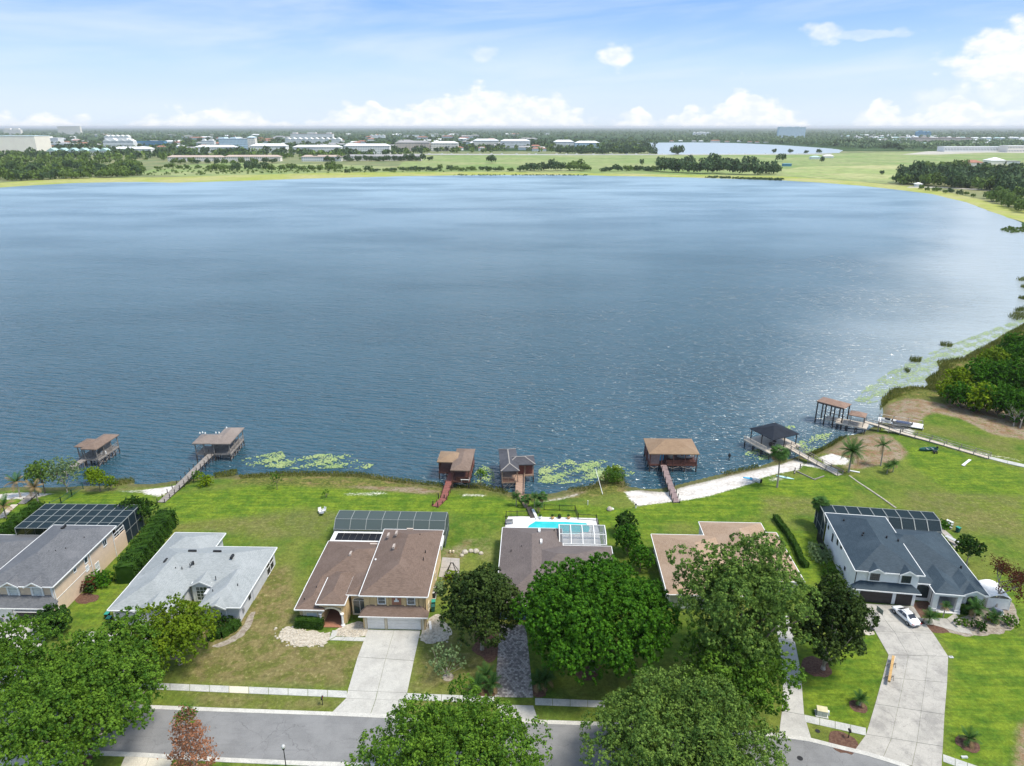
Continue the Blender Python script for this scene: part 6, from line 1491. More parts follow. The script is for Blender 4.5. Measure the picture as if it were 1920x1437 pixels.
crown_tree('small_tree', 'pale silvery open tree in front of the far left boathouse', 'tree', G(126,922), 7.6, 3.2, L['pale'], 'pale_bark', seed=68, n=30, cr=.26, dens=10, leaf=.22, base=.15, tr=.12, gappy=.5)
crown_tree('small_tree', 'bright yellow-green small tree beside the far left boathouse', 'tree', G(188,920), 4.2, 2.0, L['lime'], seed=69, n=18, cr=.36, dens=15, leaf=.24, base=.25, tr=.1)
bush('orange-green bush at the water side of the far left boathouse', G(172,898), 1.8, 1.4, 2.6, L['lime'], 70); bush('olive bush right of the bright small tree by the boathouse', G(208,912), 1.5, 1.2, 2.2, L['yellow_green'], 71)
crown_tree('small_tree', 'thin young tree on the lawn below the left lily pads', 'tree', G(520,918), 4.2, 1.5, L['oak'], seed=72, n=14, cr=.3, dens=9, leaf=.2, base=.3, tr=.06, gappy=.6)
crown_tree('small_tree', 'small tree at the water edge between the two middle boathouses', 'tree', G(902,908), 3.6, 1.3, L['oak'], seed=73, n=14, cr=.34, dens=12, leaf=.22, base=.3, tr=.07)
crown_tree('small_tree', 'sapling standing on the lawn left of the red pier', 'tree', G(612,934), 1.9, .7, L['oak'], seed=74, n=8, cr=.34, dens=12, leaf=.18, base=.3, tr=.04)
bush('rounded wild bush at the water edge left of the white sand', G(1149,903,-.6), 2.6, 2.0, 2.3, L['oak'], 75); bush('bright yellow shrub growing over the lily pads by the sand', G(1150,888,-1.0), 2.4, 1.2, 1.7, L['lime'], 76)
# palms
palm('palm_tree', 'tall fan palm standing on the lawn beside the white sand', G(1457,914), 7.8, 2.1, 40, 'fan', .17, (.5,.2), 'palm', 12, 81)
palm('palm_tree', 'large date palm at the end of the pavilion boardwalk', G(1591,886), 4.9, 3.3, 30, 'feather', .2, (.1,0), 'palm', 2, 82, width=.55)
palm('palm_tree', 'slender leaning palm with pale trunk on the reddish bank', G(1651,874), 5.0, 2.2, 12, 'feather', .15, (.3,.1), 'palm', 1, 83)
palm('palm_tree', 'fan palm beside the back corner of the white house', G(1532,985), 4.6, 1.7, 30, 'fan', .2, (0,0), 'palm', 2, 84)
palm('palm_tree', 'half-dead brown palm at the left edge near the sand', G(38,930), 3.2, 2.4, 14, 'feather', .15, (-.1,0), 'palm', 8, 85); palm('palm_tree', 'dead brown palm hanging over the grey boardwalk', G(72,944), 3.6, 2.0, 14, 'feather', .15, (0,0), 'palm', 12, 86)
palm('palm_tree', 'drooping tan palm at the extreme left edge of the lawn', G(12,972), 2.6, 2.6, 14, 'feather', .14, (0,0), 'palm', 10, 87)
for k,(u,v,h) in enumerate(((968,948,2.0),(985,950,1.6),(1002,952,2.3),(1017,950,2.2),(1010,962,1.6))):
    palm('small_palm', ['small palm left of the tan path at the lake pier','small palm at the right edge of the tan path','taller small palm above the dark ramp','small palm at the end of the pool fence row','lowest small palm next to the pool fence'][k], G(u,v), h, 1.2, 12, 'fan' if k%2 else 'feather', .1, (0,0), 'palm', 2, 90+k, 'small palms by the pool path')
for k,(u,v,lab) in enumerate(((896,1296,'spreading palm clump on the left of the paved drive, nearest the pavement'),(912,1276,'palm clump left of the paved drive, farther from the pavement'),(922,1295,'pale-stemmed palm touching the left edge of the paved drive'),(1010,1291,'palm clump at the right edge of the paved drive'),(1022,1285,'second palm right of the paved drive, under the big tree'))):
    palm('small_palm', lab, G(u,v), 1.1, 1.7, 16, 'feather', .12, (0,0), 'palm', 3, 100+k, 'palm clumps beside the paved drive', .4)
palm('small_palm', 'small sago palm in a mulch ring left of the wide driveway', G(1611,1322), 1.0, 1.2, 20, 'feather', .22, (0,0), 'palm', 2, 110, width=.3); palm('small_palm', 'small yellowish palm in a mulch ring on the right lawn', G(1815,1394), .8, 1.5, 14, 'feather', .12, (0,0), 'palm', 3, 111, width=.35)
palm('small_palm', 'young palm in the bed beside the parked white car', G(1741,1170), 1.3, 1.4, 14, 'feather', .1, (0,0), 'palm', 1, 112); palm('small_palm', 'small palm on a white stem by the white house path', G(1768,1158), 2.0, 1.0, 10, 'feather', .09, (0,0), 'palm', 4, 113)
palm('small_palm', 'palm in front of the right window of the white house', G(1826,1160), 1.9, 1.7, 16, 'feather', .13, (0,0), 'palm', 2, 114); palm('small_palm', 'low yellow-green palm in the middle of the white house bed', G(1863,1166), .8, 1.4, 14, 'feather', .12, (0,0), 'palm', 3, 115)
palm('small_palm', 'broad-leaved banana-like plant by the reddish bank', G(1663,888), 1.6, 1.3, 9, 'feather', .1, (0,0), 'palm', 1, 116, width=.7); palm('small_palm', 'second broad-leaved plant right of the banana-like one', G(1674,885), 1.9, 1.1, 8, 'feather', .1, (0,0), 'palm', 1, 117, width=.7)
# right-hand wood beyond the long boardwalk: each tree on its own
wood = [(1775,752,6,3.2,'lime','bright yellow-green tree at the left end of the right-hand wood'),(1800,765,7,3.6,'bright','green tree behind the yellow-green one at the wood edge'),(1790,735,8,3.4,'lime','tall yellow tree in the middle of the wood front'),
        (1830,770,8,4.2,'lime','lime green tree above the reddish bank, second row'),(1870,778,9,4.5,'bright','broad deep green tree above the reddish bank'),(1915,792,9,4.5,'bright','large green tree at the right edge of the wood'),
        (1835,735,10,4.5,'bright','rounded green tree in the upper middle of the wood'),(1880,740,11,5.0,'bright','tall deep green tree in the heart of the wood'),(1925,745,12,5.0,'grey_oak','tall olive tree at the right edge of the wood'),
        (1862,705,9,4.0,'yellow_green','light green tree on the lake side of the wood'),(1905,705,11,4.6,'bright','green tree behind the light green one'),(1900,672,9,4.0,'bright','bright tree at the upper tip of the wood'),(1935,680,11,4.6,'dark','dark tree at the upper right of the wood'),
        (1960,710,12,5,'dark','dark tree just outside the right edge'),(1970,780,10,5,'bright','green tree just outside the right edge below the wood'),(1850,688,5,2.8,'lime','small lime tree on the marsh side of the wood')]
for k,(u,v,h,r,l,lab) in enumerate(wood): crown_tree('woodland_tree', lab, 'tree', G(u,v), h*.95, r*1.12, L[l], seed=120+k, n=34, cr=.3, dens=6.5, leaf=.42, base=0, tr=.2, gappy=.35, up=-.95, group='trees of the wood on the right shore')
bare_tree('leafless pale tree beside the right end of the boardwalk wood', G(1900,800), 6.5, 2.5, L['oak'], 140, (0,.1), 260)
bare_tree('second leafless pale tree next to the bare one by the wood', G(1912,803), 5.8, 2.2, L['oak'], 141, (.1,.1), 200)

# ---- lily pads and reeds
def scatter_in(poly_px, n, z, rnd):
    poly = [P2(*c,z) for c in poly_px]; xs=[p[0] for p in poly]; ys=[p[1] for p in poly]; out=np.zeros((0,2))
    while len(out) < n:
        q = np.stack([rnd.uniform(min(xs),max(xs),n*3), rnd.uniform(min(ys),max(ys),n*3)],1); sd = poly_sd(q[:,0],q[:,1],poly); out = np.concatenate([out, q[sd>0]])
    return out[:n]
def pads(name, patches, m, z=WL+.03, rmin=.10, rmax=.22, seed=5, thin=1.25):
    rnd = np.random.default_rng(seed); pts=[]
    for poly, n in patches:
        q = scatter_in(poly, int(n*2.2), WL, rnd)
        f = np.sin(q[:,0]*.55+q[:,1]*.3)+np.sin(q[:,0]*.9-q[:,1]*1.3+2)+np.sin(q[:,0]*2.3+q[:,1]*3.1)*.6; keep = f+rnd.normal(size=len(q))*1.0 > thin-.6; pts.append(q[keep][:n])
    p = np.concatenate(pts); n = len(p); r = rnd.uniform(rmin,rmax,n); k = 7; th = np.linspace(0,2*np.pi,k,endpoint=False)[None,:]+rnd.uniform(0,6,n)[:,None]
    v = np.zeros((n,k,3)); v[:,:,0] = p[:,0:1]+r[:,None]*np.cos(th); v[:,:,1] = p[:,1:2]+r[:,None]*np.sin(th); v[:,:,2] = z+rnd.uniform(0,.05,n)[:,None]+np.cos(th)*rnd.uniform(0,.03,n)[:,None]
    o = np_mesh(name, v.reshape(-1,3), np.arange(n*k).reshape(-1,k), m, nper=k)
    return tag(o, 'floating lily pads in the shallows', 'lily pads', kind='stuff')
o = pads('lily_pads', [([(452,862),(500,852),(530,846),(536,862),(600,852),(660,852),(672,866),(700,872),(690,880),(640,878),(560,880),(500,876),(460,876)], 2300),([(886,892),(905,872),(925,882),(928,905),(915,912),(890,908)], 260)], L['pad'], seed=5); o['label'] = 'lily pads between the grey-brown boathouse and the red-brown boathouse'
o = pads('lily_pads', [([(1006,905),(1012,880),(1040,866),(1070,862),(1085,872),(1120,860),(1150,868),(1190,886),(1180,894),(1140,900),(1100,905),(1040,908)], 2300)], L['pad'], seed=6); o['label'] = 'lily pads between the cross-roofed boathouse and the honey-roofed boathouse'
o = pads('lily_pads', [([(1395,850),(1420,842),(1450,846),(1440,862),(1400,866)], 260),([(1488,838),(1510,818),(1560,812),(1545,838),(1515,850),(1495,850)], 420),([(1470,800),(1490,798),(1492,806),(1478,808)],60)], L['pad'], seed=7); o['label'] = 'lily pads round the black-roofed pavilion'
o = pads('lily_pads', [([(1602,752),(1625,726),(1680,690),(1740,664),(1800,640),(1880,610),(1925,596),(1925,620),(1860,640),(1810,668),(1760,684),(1735,712),(1730,724),(1672,726),(1650,752),(1630,758)], 3600)], L['pad_pale'], rmin=.14, rmax=.34, seed=8, thin=.9); o['label'] = 'wide belt of pale lily pads off the wooded right shore'
def reeds(label, polys, m, h=(.5,1.3), seed=1, z=-1.1):
    rnd = np.random.default_rng(seed); q = np.concatenate([scatter_in(p, n, WL, rnd) for p, n in polys]); n = len(q); hh = rnd.uniform(h[0],h[1],n); a = rnd.uniform(0,6.3,n); w = rnd.uniform(.04,.11,n); ln = rnd.normal(size=(n,2))*.25
    v = np.zeros((n,4,3)); dx, dy = np.cos(a)*w, np.sin(a)*w
    for k,(s,t_) in enumerate(((-1,0),(1,0),(.3,1),(-.3,1))): v[:,k,0]=q[:,0]+dx*s+ln[:,0]*hh*t_; v[:,k,1]=q[:,1]+dy*s+ln[:,1]*hh*t_; v[:,k,2]=z+hh*t_*1.1
    return tag(np_mesh('reeds', v.reshape(-1,3), np.arange(n*4).reshape(-1,4), m), label, 'reeds', kind='stuff')
reeds('dark marsh reeds along the wooded right shore', [([(1650,770),(1652,750),(1672,730),(1740,726),(1735,712),(1762,694),(1756,678),(1806,672),(1826,660),(1868,638),(1890,624),(1930,604),(1960,600),(1900,650),(1800,720),(1760,750),(1700,745),(1670,752)], 15000)], L['reed'], (.35,.95), 3)
reeds('reed clumps standing in the water at the right edge', [([(1888,594),(1905,586),(1925,590),(1925,600),(1900,602)],500),([(1900,582),(1925,578),(1925,584),(1910,585)],300),([(1908,560),(1925,558),(1925,564)],200),([(1905,524),(1925,522),(1925,528),(1912,528)],200),([(1912,538),(1925,536),(1925,544)],200),([(1704,674),(1728,676),(1725,681),(1708,680)],200),([(1694,694),(1706,698),(1702,701)],80),([(1762,646),(1786,648),(1784,652),(1764,650)],200)], L['reed'], (.6,1.5), 4)
reeds('wild grasses along the left stretch of the bank', [([(448,892),(540,884),(670,886),(750,898),(832,907),(830,914),(740,906),(660,896),(540,896),(450,900)], 3600),([(212,900),(250,896),(254,906),(215,914)],350),([(400,890),(444,880),(446,892),(404,898)],700)], L['reed'], (.12,.42), 5)
reeds('wild grasses between the middle boathouses and the sand', [([(850,912),(900,906),(956,920),(950,928),(900,918),(856,918)],800),([(1060,918),(1120,905),(1128,890),(1165,890),(1182,912),(1150,920),(1080,924)],1200),([(1500,858),(1545,838),(1575,820),(1590,818),(1560,838),(1515,860)],1500),([(1350,888),(1420,872),(1425,878),(1360,893)],400)], L['reed'], (.12,.42), 6)
# ============================================================ CAR, STREET FURNITURE, SMALL THINGS
def car_body():
    """sedan body lofted from cross-sections along its length (x), centre at origin"""
    # x, half width, sill z, belt z, roof z, roof half width
    sec = [(-2.32,.62,.38,.62,.66,.50),(-2.2,.80,.26,.74,.80,.62),(-1.75,.90,.2,.86,.94,.66),(-1.35,.92,.2,.90,1.02,.64),(-.75,.93,.2,.92,1.38,.60),(-.1,.93,.2,.91,1.46,.60),(.45,.93,.2,.90,1.40,.58),(1.15,.92,.2,.88,.98,.64),(1.75,.90,.2,.80,.84,.66),(2.15,.82,.24,.68,.72,.58),(2.34,.62,.34,.56,.60,.44)]
    vs = []; fs = []
    for x, w, s, b, r, rw in sec: vs += [(x,-w*.9,s),(x,-w,(s+b)/2),(x,-w*.97,b),(x,-rw,r),(x,0,r+.03),(x,rw,r),(x,w*.97,b),(x,w,(s+b)/2),(x,w*.9,s)]
    n = 9
    for i in range(len(sec)-1):
        for k in range(n): fs.append((i*n+k, i*n+(k+1)%n, (i+1)*n+(k+1)%n, (i+1)*n+k))
    fs += [tuple(range(n))[::-1], tuple((len(sec)-1)*n+k for k in range(n))]
    return MB().add(vs, fs)
def car(label, loc, rz):
    t = thing('parked_car', label, 'car', loc, rz); b = car_body().build('body', M['car_paint'], t, smooth=True)
    s = b.modifiers.new('sub','SUBSURF'); s.levels = 1; s.render_levels = 2
    # glass: rear window at -x end, windscreen at +x, side windows
    e = .012
    def pane(name, pts): MB().add(pts, [(0,1,2,3)]).build(name, M['car_glass'], t)
    pane('rear_window', [(-1.42,-.56,1.03),(-1.42,.56,1.03),(-.78,.5,1.40),(-.78,-.5,1.40)]); pane('windscreen', [(.58,-.5,1.40),(.58,.5,1.40),(1.22,.58,1.02),(1.22,-.58,1.02)])
    for s_ in (-1,1):
        pane('side_window', [(-1.15,s_*.87,.97),(-.08,s_*.90,.96),(-.08,s_*.66,1.37),(-.7,s_*.68,1.34)]); pane('side_window', [(-.02,s_*.90,.96),(.95,s_*.87,.95),(.42,s_*.66,1.34),(-.02,s_*.66,1.37)])
        MB().box(1.98,2.26,min(s_*.5,s_*.8),max(s_*.5,s_*.8),.56,.68).build('headlight', M['glass'], t, bevel=.03); MB().box(-2.31,-2.14,min(s_*.42,s_*.8),max(s_*.42,s_*.8),.62,.74).build('tail_light', M['red_lamp'], t, bevel=.02)
        MB().box(.78,.98,min(s_*.95,s_*1.1),max(s_*.95,s_*1.1),.9,1.04).build('wing_mirror', M['car_paint'], t, bevel=.03)
        for x in (-1.42,1.42):
            w = MB().tube((x,s_*.74,.33),(x,s_*.945,.33),.335,.335,20).build('wheel', M['rubber'], t); MB().tube((x,s_*.90,.33),(x,s_*.955,.33),.21,.2,10).build('rim', M['grey_metal'], w)
    box('rear_bumper', M['black'], t, -2.335,-2.25,-.55,.55,.3,.4); MB().box(-.35,.35,-.4,.4,1.474,1.48).build('roof_panel', M['car_paint'], t); MB().box(-2.345,-2.3,-.24,.24,.5,.6).build('number_plate', M['grey_metal'], t)
    return t
a, b = G(1685,1143,.5), G(1713,1168,.5)
c = (a+b)/2; car('white saloon parked in front of the dark garage doors', (c.x, c.y, .05), math.atan2(a.y-b.y, a.x-b.x))
h = thing('basketball_hoop', 'portable basketball hoop at the left edge of the white house driveway', 'basketball hoop', G(1633,1180,.05), R(105)); hoop_parts(h)
def lamp():
    t = thing('street_lamp', 'black street lamp with white globe on the near kerb', 'street lamp', G(537.5,1446,0)); 
    MB().lathe([(.16,0),(.16,.25),(.1,.35),(.06,.5),(.05,3.2),(.07,3.25)],(0,0,0),10).build('pole', M['black'], t); MB().lathe([(.1,3.25),(.16,3.32),(.12,3.42)],(0,0,0),10).build('collar', M['black'], t)
    MB().lathe([(.1,3.4),(.2,3.5),(.25,3.66),(.22,3.82),(.1,3.93),(.02,3.96)],(0,0,0),14).build('globe', M['aluminium'], t, smooth=True)
lamp()
def mailbox(label, u, v):
    t = thing('mailbox', label, 'mailbox', G(u,v,0)); MB().tube((0,0,-.1),(0,0,1.05),.05,.05,8).build('post', M['black'], t)
    MB().prism([(-.11,-.26),(.11,-.26),(.11,.26),(-.11,.26)],1.05,1.2).build('box_body', M['black'], t, bevel=.02); m = MB().tube((0,-.26,1.2),(0,.26,1.2),.11,.11,12); m.build('lid', M['black'], t); MB().bar((-.16,0,.8),(.16,0,.8),.04).build('bracket', M['black'], t)
    box('flag', M['red_lamp'], t, .115,.135,-.1,.05,1.15,1.35)
mailbox('black mailbox on the verge left of the tan house driveway', 605, 1322); mailbox('black mailbox in the mulch patch left of the wide driveway', 1590.5, 1384)
def bin_(label, u, v, m, ml, rz=0):
    t = thing('wheelie_bin', label, 'bin', G(u,v,0), rz); MB().add([(-.24,-.28,.08),(.24,-.28,.08),(.24,.2,.08),(-.24,.2,.08),(-.3,-.36,.98),(.3,-.36,.98),(.3,.34,.98),(-.3,.34,.98)],[(0,3,2,1),(4,5,6,7),(0,1,5,4),(1,2,6,5),(2,3,7,6),(3,0,4,7)]).build('body', m, t)
    MB().prism([(-.32,-.4),(.32,-.4),(.32,.38),(-.32,.38)],.985,1.06).build('lid', ml, t, bevel=.03)
    for x in (-.22,.22): MB().tube((x-.04,.26,.1),(x+.04,.26,.1),.1,.1,10).build('wheel', M['rubber'], t)
bin_('dark bin with teal lid by the left garage corner of the pale grey house', 206.5, 1168, M['black'], M['teal']); bin_('second teal-lidded bin beside the pale grey house corner', 203, 1160, M['black'], M['teal'])
bin_('dark green bin beside the right wall of the tan house', 812, 1146, M['teal_dark'], M['teal_dark'], .2); bin_('green bin behind the other one at the tan house wall', 813, 1137, M['teal_dark'], M['teal'], .1)
bin_('teal bin behind the white house on the right side', 1795, 998, M['teal_dark'], M['teal'], .4); bin_('teal-lidded bin beside the white house garage pier', 1597.5, 1124, M['teal'], M['teal'], .1)
def ac(label, u, v, rz=0):
    t = thing('air_conditioner', label, 'air conditioner', G(u,v,0), rz); box('pad', M['concrete'], t, -.55,.55,-.55,.55,0,.08); MB().box(-.42,.42,-.42,.42,.081,.95).build('casing', M['black'], t, bevel=.04)
    MB().lathe([(.36,.951),(.36,.99),(.3,1.0)],(0,0,0),16).build('fan_guard', M['aluminium'], t); MB().tube((0,0,1.001),(0,0,1.03),.1,.1,10).build('fan_hub', M['black'], t)
    for k in range(3): a = k*2.094; MB().bar((0,0,1.02),(.28*math.cos(a),.28*math.sin(a),1.02),.12,.01).build('fan_blade', M['grey_metal'], t)
ac('air conditioner with pale top beside the tan house, nearer the street', 811.5, 1120); ac('dark air conditioner behind the pale-topped one beside the tan house', 813.5, 1110)
def util():
    t = thing('utility_cabinet', 'pale green utility cabinet on the lawn by the pavement', 'utility cabinet', G(1540,1340,0), R(-15)); box('pad', M['concrete'], t, -.75,.75,-.6,.6,0,.1); MB().box(-.6,.6,-.45,.45,.101,.85).build('cabinet', mat('pale_green_steel', (.45,.48,.38), None, 2, .5), t, bevel=.04)
    MB().prism([(-.64,-.49),(.64,-.49),(.64,.49),(-.64,.49)],.851,.93).build('lid', mat('cream_lid', (.62,.57,.36), None, 2, .5), t, bevel=.02); box('door_seam', M['grey_metal'], t, -.01,.01,-.462,-.45,.15,.8)
    q = thing('utility_pedestal', 'small white pedestal next to the utility cabinet', 'pedestal', G(1552,1340,0)); MB().lathe([(.16,0),(.16,.5),(.12,.62),(.02,.66)],(0,0,0),10).build('cover', M['trim'], q, smooth=True); box('base', M['grey_metal'], q, -.2,.2,-.2,.2,0,.05)
util()
def sawbeam():
    a, b = G(1675,1231,.75), G(1667,1278,.75); d = (b-a); L_ = d.length; t = thing('timber_beam', 'long honey-coloured beam lying across two trestles on the driveway', 'timber beam', (0,0,0)); MB().bar(a,b,.32,.28).build('beam', M['yellow_wood'], t); MB().bar(a+Vector((.28,0,0)), b+Vector((.22,.6,0)), .12,.2).build('side_board', M['pale_timber'], t)
    for k, f in enumerate((.25,.75)):
        p = a.lerp(b,f); q = thing('trestle', ('trestle under the far end of the honey-coloured beam','trestle under the near end of the honey-coloured beam')[k], 'trestle', (p.x,p.y,.05)); MB().bar((-.55,0,.52),(.55,0,.52),.1,.12).build('top_rail', M['grey_timber'], q)
        for x in (-.45,.45):
            for y in (-.3,.3): MB().bar((x,0,.5),(x,y,0),.06,.06).build('leg', M['grey_timber'], q)
sawbeam()
def drain(u, v, r, lab, z=.02):
    c = G(u,v,z); t = MB().lathe([(r,0),(r,.012),(r*.85,.014),(r*.8,.006)],(0,0,0),18).build('manhole_cover', M['black'], None, c); tag(t, lab, 'manhole cover'); return t
drain(1500,1422,.34,'dark manhole cover in the road near the right driveway', .018); drain(1533,1371,.3,'dark round meter cover in the verge between the right driveways', .006)
def chairs():
    for k,(u,v,rz) in enumerate(((601,962,.5),(607,961,-.6))):
        t = thing('garden_chair', ('left white garden chair alone on the back lawn of the tan house','right white garden chair alone on the back lawn of the tan house')[k], 'chair', G(u,v,.05), rz)
        MB().bar((-.3,-.3,.38),(.3,-.3,.36),.08,.05); box('seat', M['white'], t, -.3,.3,-.3,.3,.33,.39); MB().bar((0,.3,.36),(0,.5,1.0),.6,.05).build('backrest', M['white'], t)
        for x in (-.34,.34): box('armrest', M['white'], t, x-.05,x+.05,-.3,.3,.55,.6)
        for x in (-.3,.3):
            for y in (-.28,.28): box('leg', M['white'], t, x-.03,x+.03,y-.03,y+.03,0,.55)
    t = thing('fire_bowl', 'grey metal fire bowl between the two white garden chairs', 'fire bowl', G(604,966,.05)); MB().lathe([(.1,.3),(.38,.45),(.45,.55),(.36,.5)],(0,0,0),12).build('bowl', M['grey_metal'], t)
    for k in range(3): a=k*2.09; MB().tube((.2*math.cos(a),.2*math.sin(a),0),(.2*math.cos(a),.2*math.sin(a),.38),.02).build('leg', M['black'], t)
    t = thing('rock_ornament', 'white and grey boulder on the lawn between the pool fence and the sand', 'boulder', G(1143,957,.05)); MB().lathe([(.5,0),(.6,.25),(.45,.55),(.2,.75)],(0,0,0),8).build('boulder', M['rock'], t); MB().lathe([(.25,0),(.3,.2),(.1,.4)],(.6,.2,0),7).build('small_stone', M['trim'], t)
    t = thing('lawn_marker', 'short white post on the lawn right of the pool fence', 'post', G(1102,947,0)); MB().tube((0,0,0),(0,0,.9),.07).build('post', M['trim'], t); MB().tube((0,0,.9),(0,0,.95),.1).build('cap', M['trim'], t)
    t = thing('lamp_post_garden', 'small black and white garden ornament at the foot of the sand', 'ornament', G(1192,953,0)); MB().tube((0,0,0),(0,0,.7),.12,.08).build('stem', M['trim'], t); MB().lathe([(.15,.7),(.2,.85),(.08,1.0)],(0,0,0),8).build('head', M['black'], t)
chairs()
def swing():
    t = thing('swing_seat', 'black A-frame swing bench on the paved side patio of the tan house', 'swing bench', G(848,1078,.06), R(-3))
    for s in (-1,1):
        MB().bar((s*1.1,-.9,0),(s*.15,0,2.3),.09).build('frame_leg', M['black'], t); MB().bar((s*1.1,.9,0),(s*.15,0,2.3),.09).build('frame_leg', M['black'], t)
    MB().bar((-.3,0,2.3),(.3,0,2.3),.1).build('top_bar', M['black'], t)
    for k in range(4): MB().bar((-.9,-1.1+k*.16,.5),(.9,-1.1+k*.16,.5),.1,.04).build('seat_slat', M['black'], t)
    MB().bar((-.9,-1.15,.95),(.9,-1.15,.95),.08).build('back_rail', M['black'], t)
    for x in (-.9,-.3,.3,.9): MB().bar((x,-1.15,0),(x,-1.15,1.0),.08).build('upright', M['black'], t)
    slabs('patio', [(829,1045),(826,1064),(822,1082)], [(862,1047),(862,1066),(860,1084)], 2, M['paving'])
    for k,(u,v) in enumerate(((844,1037),(850,1037))):
        q = thing('lantern', ('left cream garden lantern beyond the side patio','right cream garden lantern beyond the side patio')[k], 'lantern', G(u,v,0)); MB().lathe([(.16,0),(.2,.1),(.2,.45),(.05,.6)],(0,0,0),8).build('body', M['cream'], q); MB().tube((0,0,.6),(0,0,.7),.05).build('ring', M['black'], q)
    q = thing('boulders', 'pale boulders at the back corner of the side patio behind the dark magnolia', 'boulders', G(872,1037,0))
    for k,(x,y,r) in enumerate(((0,0,.6),(1.0,.4,.5),(1.9,.3,.6),(2.8,-.3,.45),(-.5,-.9,.4))): MB().lathe([(r*.9,0),(r,r*.35),(r*.7,r*.75),(r*.2,r*.95)],(x,y,0),7).build('boulder', M['rock'], q)
swing()
t = thing('white_board', 'short white board leaning by the right garage corner of the tan house', 'board', G(807,1176,0), R(10)); MB().bar((0,-.6,.05),(0,.6,.6),.35,.05).build('board', M['trim'], t); MB().bar((-.1,-.6,.0),(.1,-.6,.1),.1).build('foot', M['trim'], t)
def tent():
    t = thing('awning', 'white faceted awning at the right wall of the white house', 'awning', G(1857,1128,0), R(-8.3))
    W_, D_, z = 1.6, 4.2, 2.1; n = 5; pr = [(-W_+2*W_*i/n, z+.55*math.sin(math.pi*i/n)) for i in range(n+1)]; vs = [(x,-D_/2,q) for x,q in pr]+[(x,D_/2,q) for x,q in pr]
    for i in range(n): MB().add([vs[i],vs[i+1],vs[n+2+i],vs[n+1+i]],[(0,1,2,3)]).build('roof_panel', M['trim'], t)
    for x in (-W_,W_):
        for y in (-D_/2,D_/2): MB().bar((x,y,0),(x,y,z),.07).build('pole', M['white'], t)
        MB().add([(x,-D_/2,.2),(x,D_/2,.2),(x,D_/2,z),(x,-D_/2,z)],[(0,1,2,3)]).build('side_panel', M['white'], t)
    MB().add([(-W_,-D_/2-.01,.2),(W_,-D_/2-.01,.2),(W_,-D_/2-.01,z),(-W_,-D_/2-.01,z)],[(0,1,2,3)]).build('front_panel', M['white'], t)
tent()
def side_clutter():
    t = thing('work_bench', 'grey and white bench table along the back right wall of the white house', 'table', G(1784,1018,0), R(-62)); box('table_top', M['aluminium'], t, -1.2,1.2,-.4,.4,.75,.82)
    for x in (-1.1,1.1):
        for y in (-.32,.32): box('leg', M['grey_metal'], t, x-.03,x+.03,y-.03,y+.03,0,.75)
    t = thing('storage_rack', 'white storage rack at the back right corner of the white house', 'rack', G(1778,990,0), R(-60))
    for z in (.3,.9,1.4): box('shelf', M['trim'], t, -.6,.6,-.25,.25,z,z+.05)
    for x in (-.58,.58):
        for y in (-.22,.22): box('upright', M['trim'], t, x-.03,x+.03,y-.03,y+.03,0,1.5)
    slabs('garden_path', [(1759,992),(1775,1008),(1790,1028)], [(1766,989),(1784,1004),(1797,1022)], 1, M['paving'])
    t = thing('covered_grill', 'grey-blue covered object under the bare tree beside the white house', 'covered grill', G(1868,1148,0), R(30)); MB().add([(-.5,-.9,0),(.5,-.9,0),(.5,.9,0),(-.5,.9,0),(-.25,-.7,.8),(.25,-.7,.8),(.25,.5,.6),(-.25,.5,.6)],[(0,3,2,1),(4,5,6,7),(0,1,5,4),(1,2,6,5),(2,3,7,6),(3,0,4,7)]).build('cover', mat('grey_blue_canvas', (.22,.25,.32), None, 2, .8), t, bevel=.08); MB().bar((-.3,-.95,.1),(.3,-.95,.1),.1).build('foot_rail', M['trim'], t)
    t = thing('meter_cover', 'pale round cover plate beside the kerb on the lower right lawn', 'cover plate', G(1783,1233,.0)); MB().box(-.3,.3,-.2,.2,0,.12).build('plate', M['aluminium'], t, bevel=.02); MB().tube((0,0,.121),(0,0,.15),.1).build('lid', M['grey_metal'], t)
    t = thing('sprinkler_box', 'small white box on the lawn right of the wide driveway foot', 'sprinkler box', G(1808,1421,0)); box('box_body', M['trim'], t, -.35,.35,-.12,.12,0,.15); box('lid', M['aluminium'], t, -.37,.37,-.14,.14,.151,.18)
    # loose pale stones in the rock beds by the tan house
    for k,(u,v,n,su,sv) in enumerate(((545,1190,34,30,14),(660,1188,26,26,5),(815,1195,30,24,10),(572,1208,20,36,5))):
        rr = random.Random(k); mb = MB()
        for i in range(n*2):
            c = G(u+rr.uniform(-su,su), v+rr.uniform(-sv,sv), 0); r = rr.uniform(.08,.24); mb.lathe([(r,0),(r*.9,r*.5),(r*.3,r*.8)],(c.x,c.y,0),6)
        tag(mb.build('stones', M['rock'], None), 'pale loose stones in the gravel beds in front of the tan house', 'stones', kind='stuff')
side_clutter()
# far water birds on the boathouse roof
for k,(u,v) in enumerate(((375,811),(380,810),(385,811),(405,810.5),(425,801),(411,810.5))):
    p = G(u,v+3,4.3 if k != 4 else 4.8); o = MB().lathe([(.02,0),(.16,.08),(.2,.2),(.1,.32),(.09,.45),(.02,.52)],(0,0,0),8).build('white_bird', M['white'], None, p, smooth=True); tag(o, ['white bird farthest left on the grey-brown boathouse ridge','second white bird from the left on the grey-brown boathouse ridge','third white bird from the left on the grey-brown boathouse ridge','white bird standing alone mid-ridge on the grey-brown boathouse','white bird on the highest ridge of the grey-brown boathouse','white bird between the lone one and the highest one on the boathouse'][k], 'bird', 'birds on the boathouse ridge')
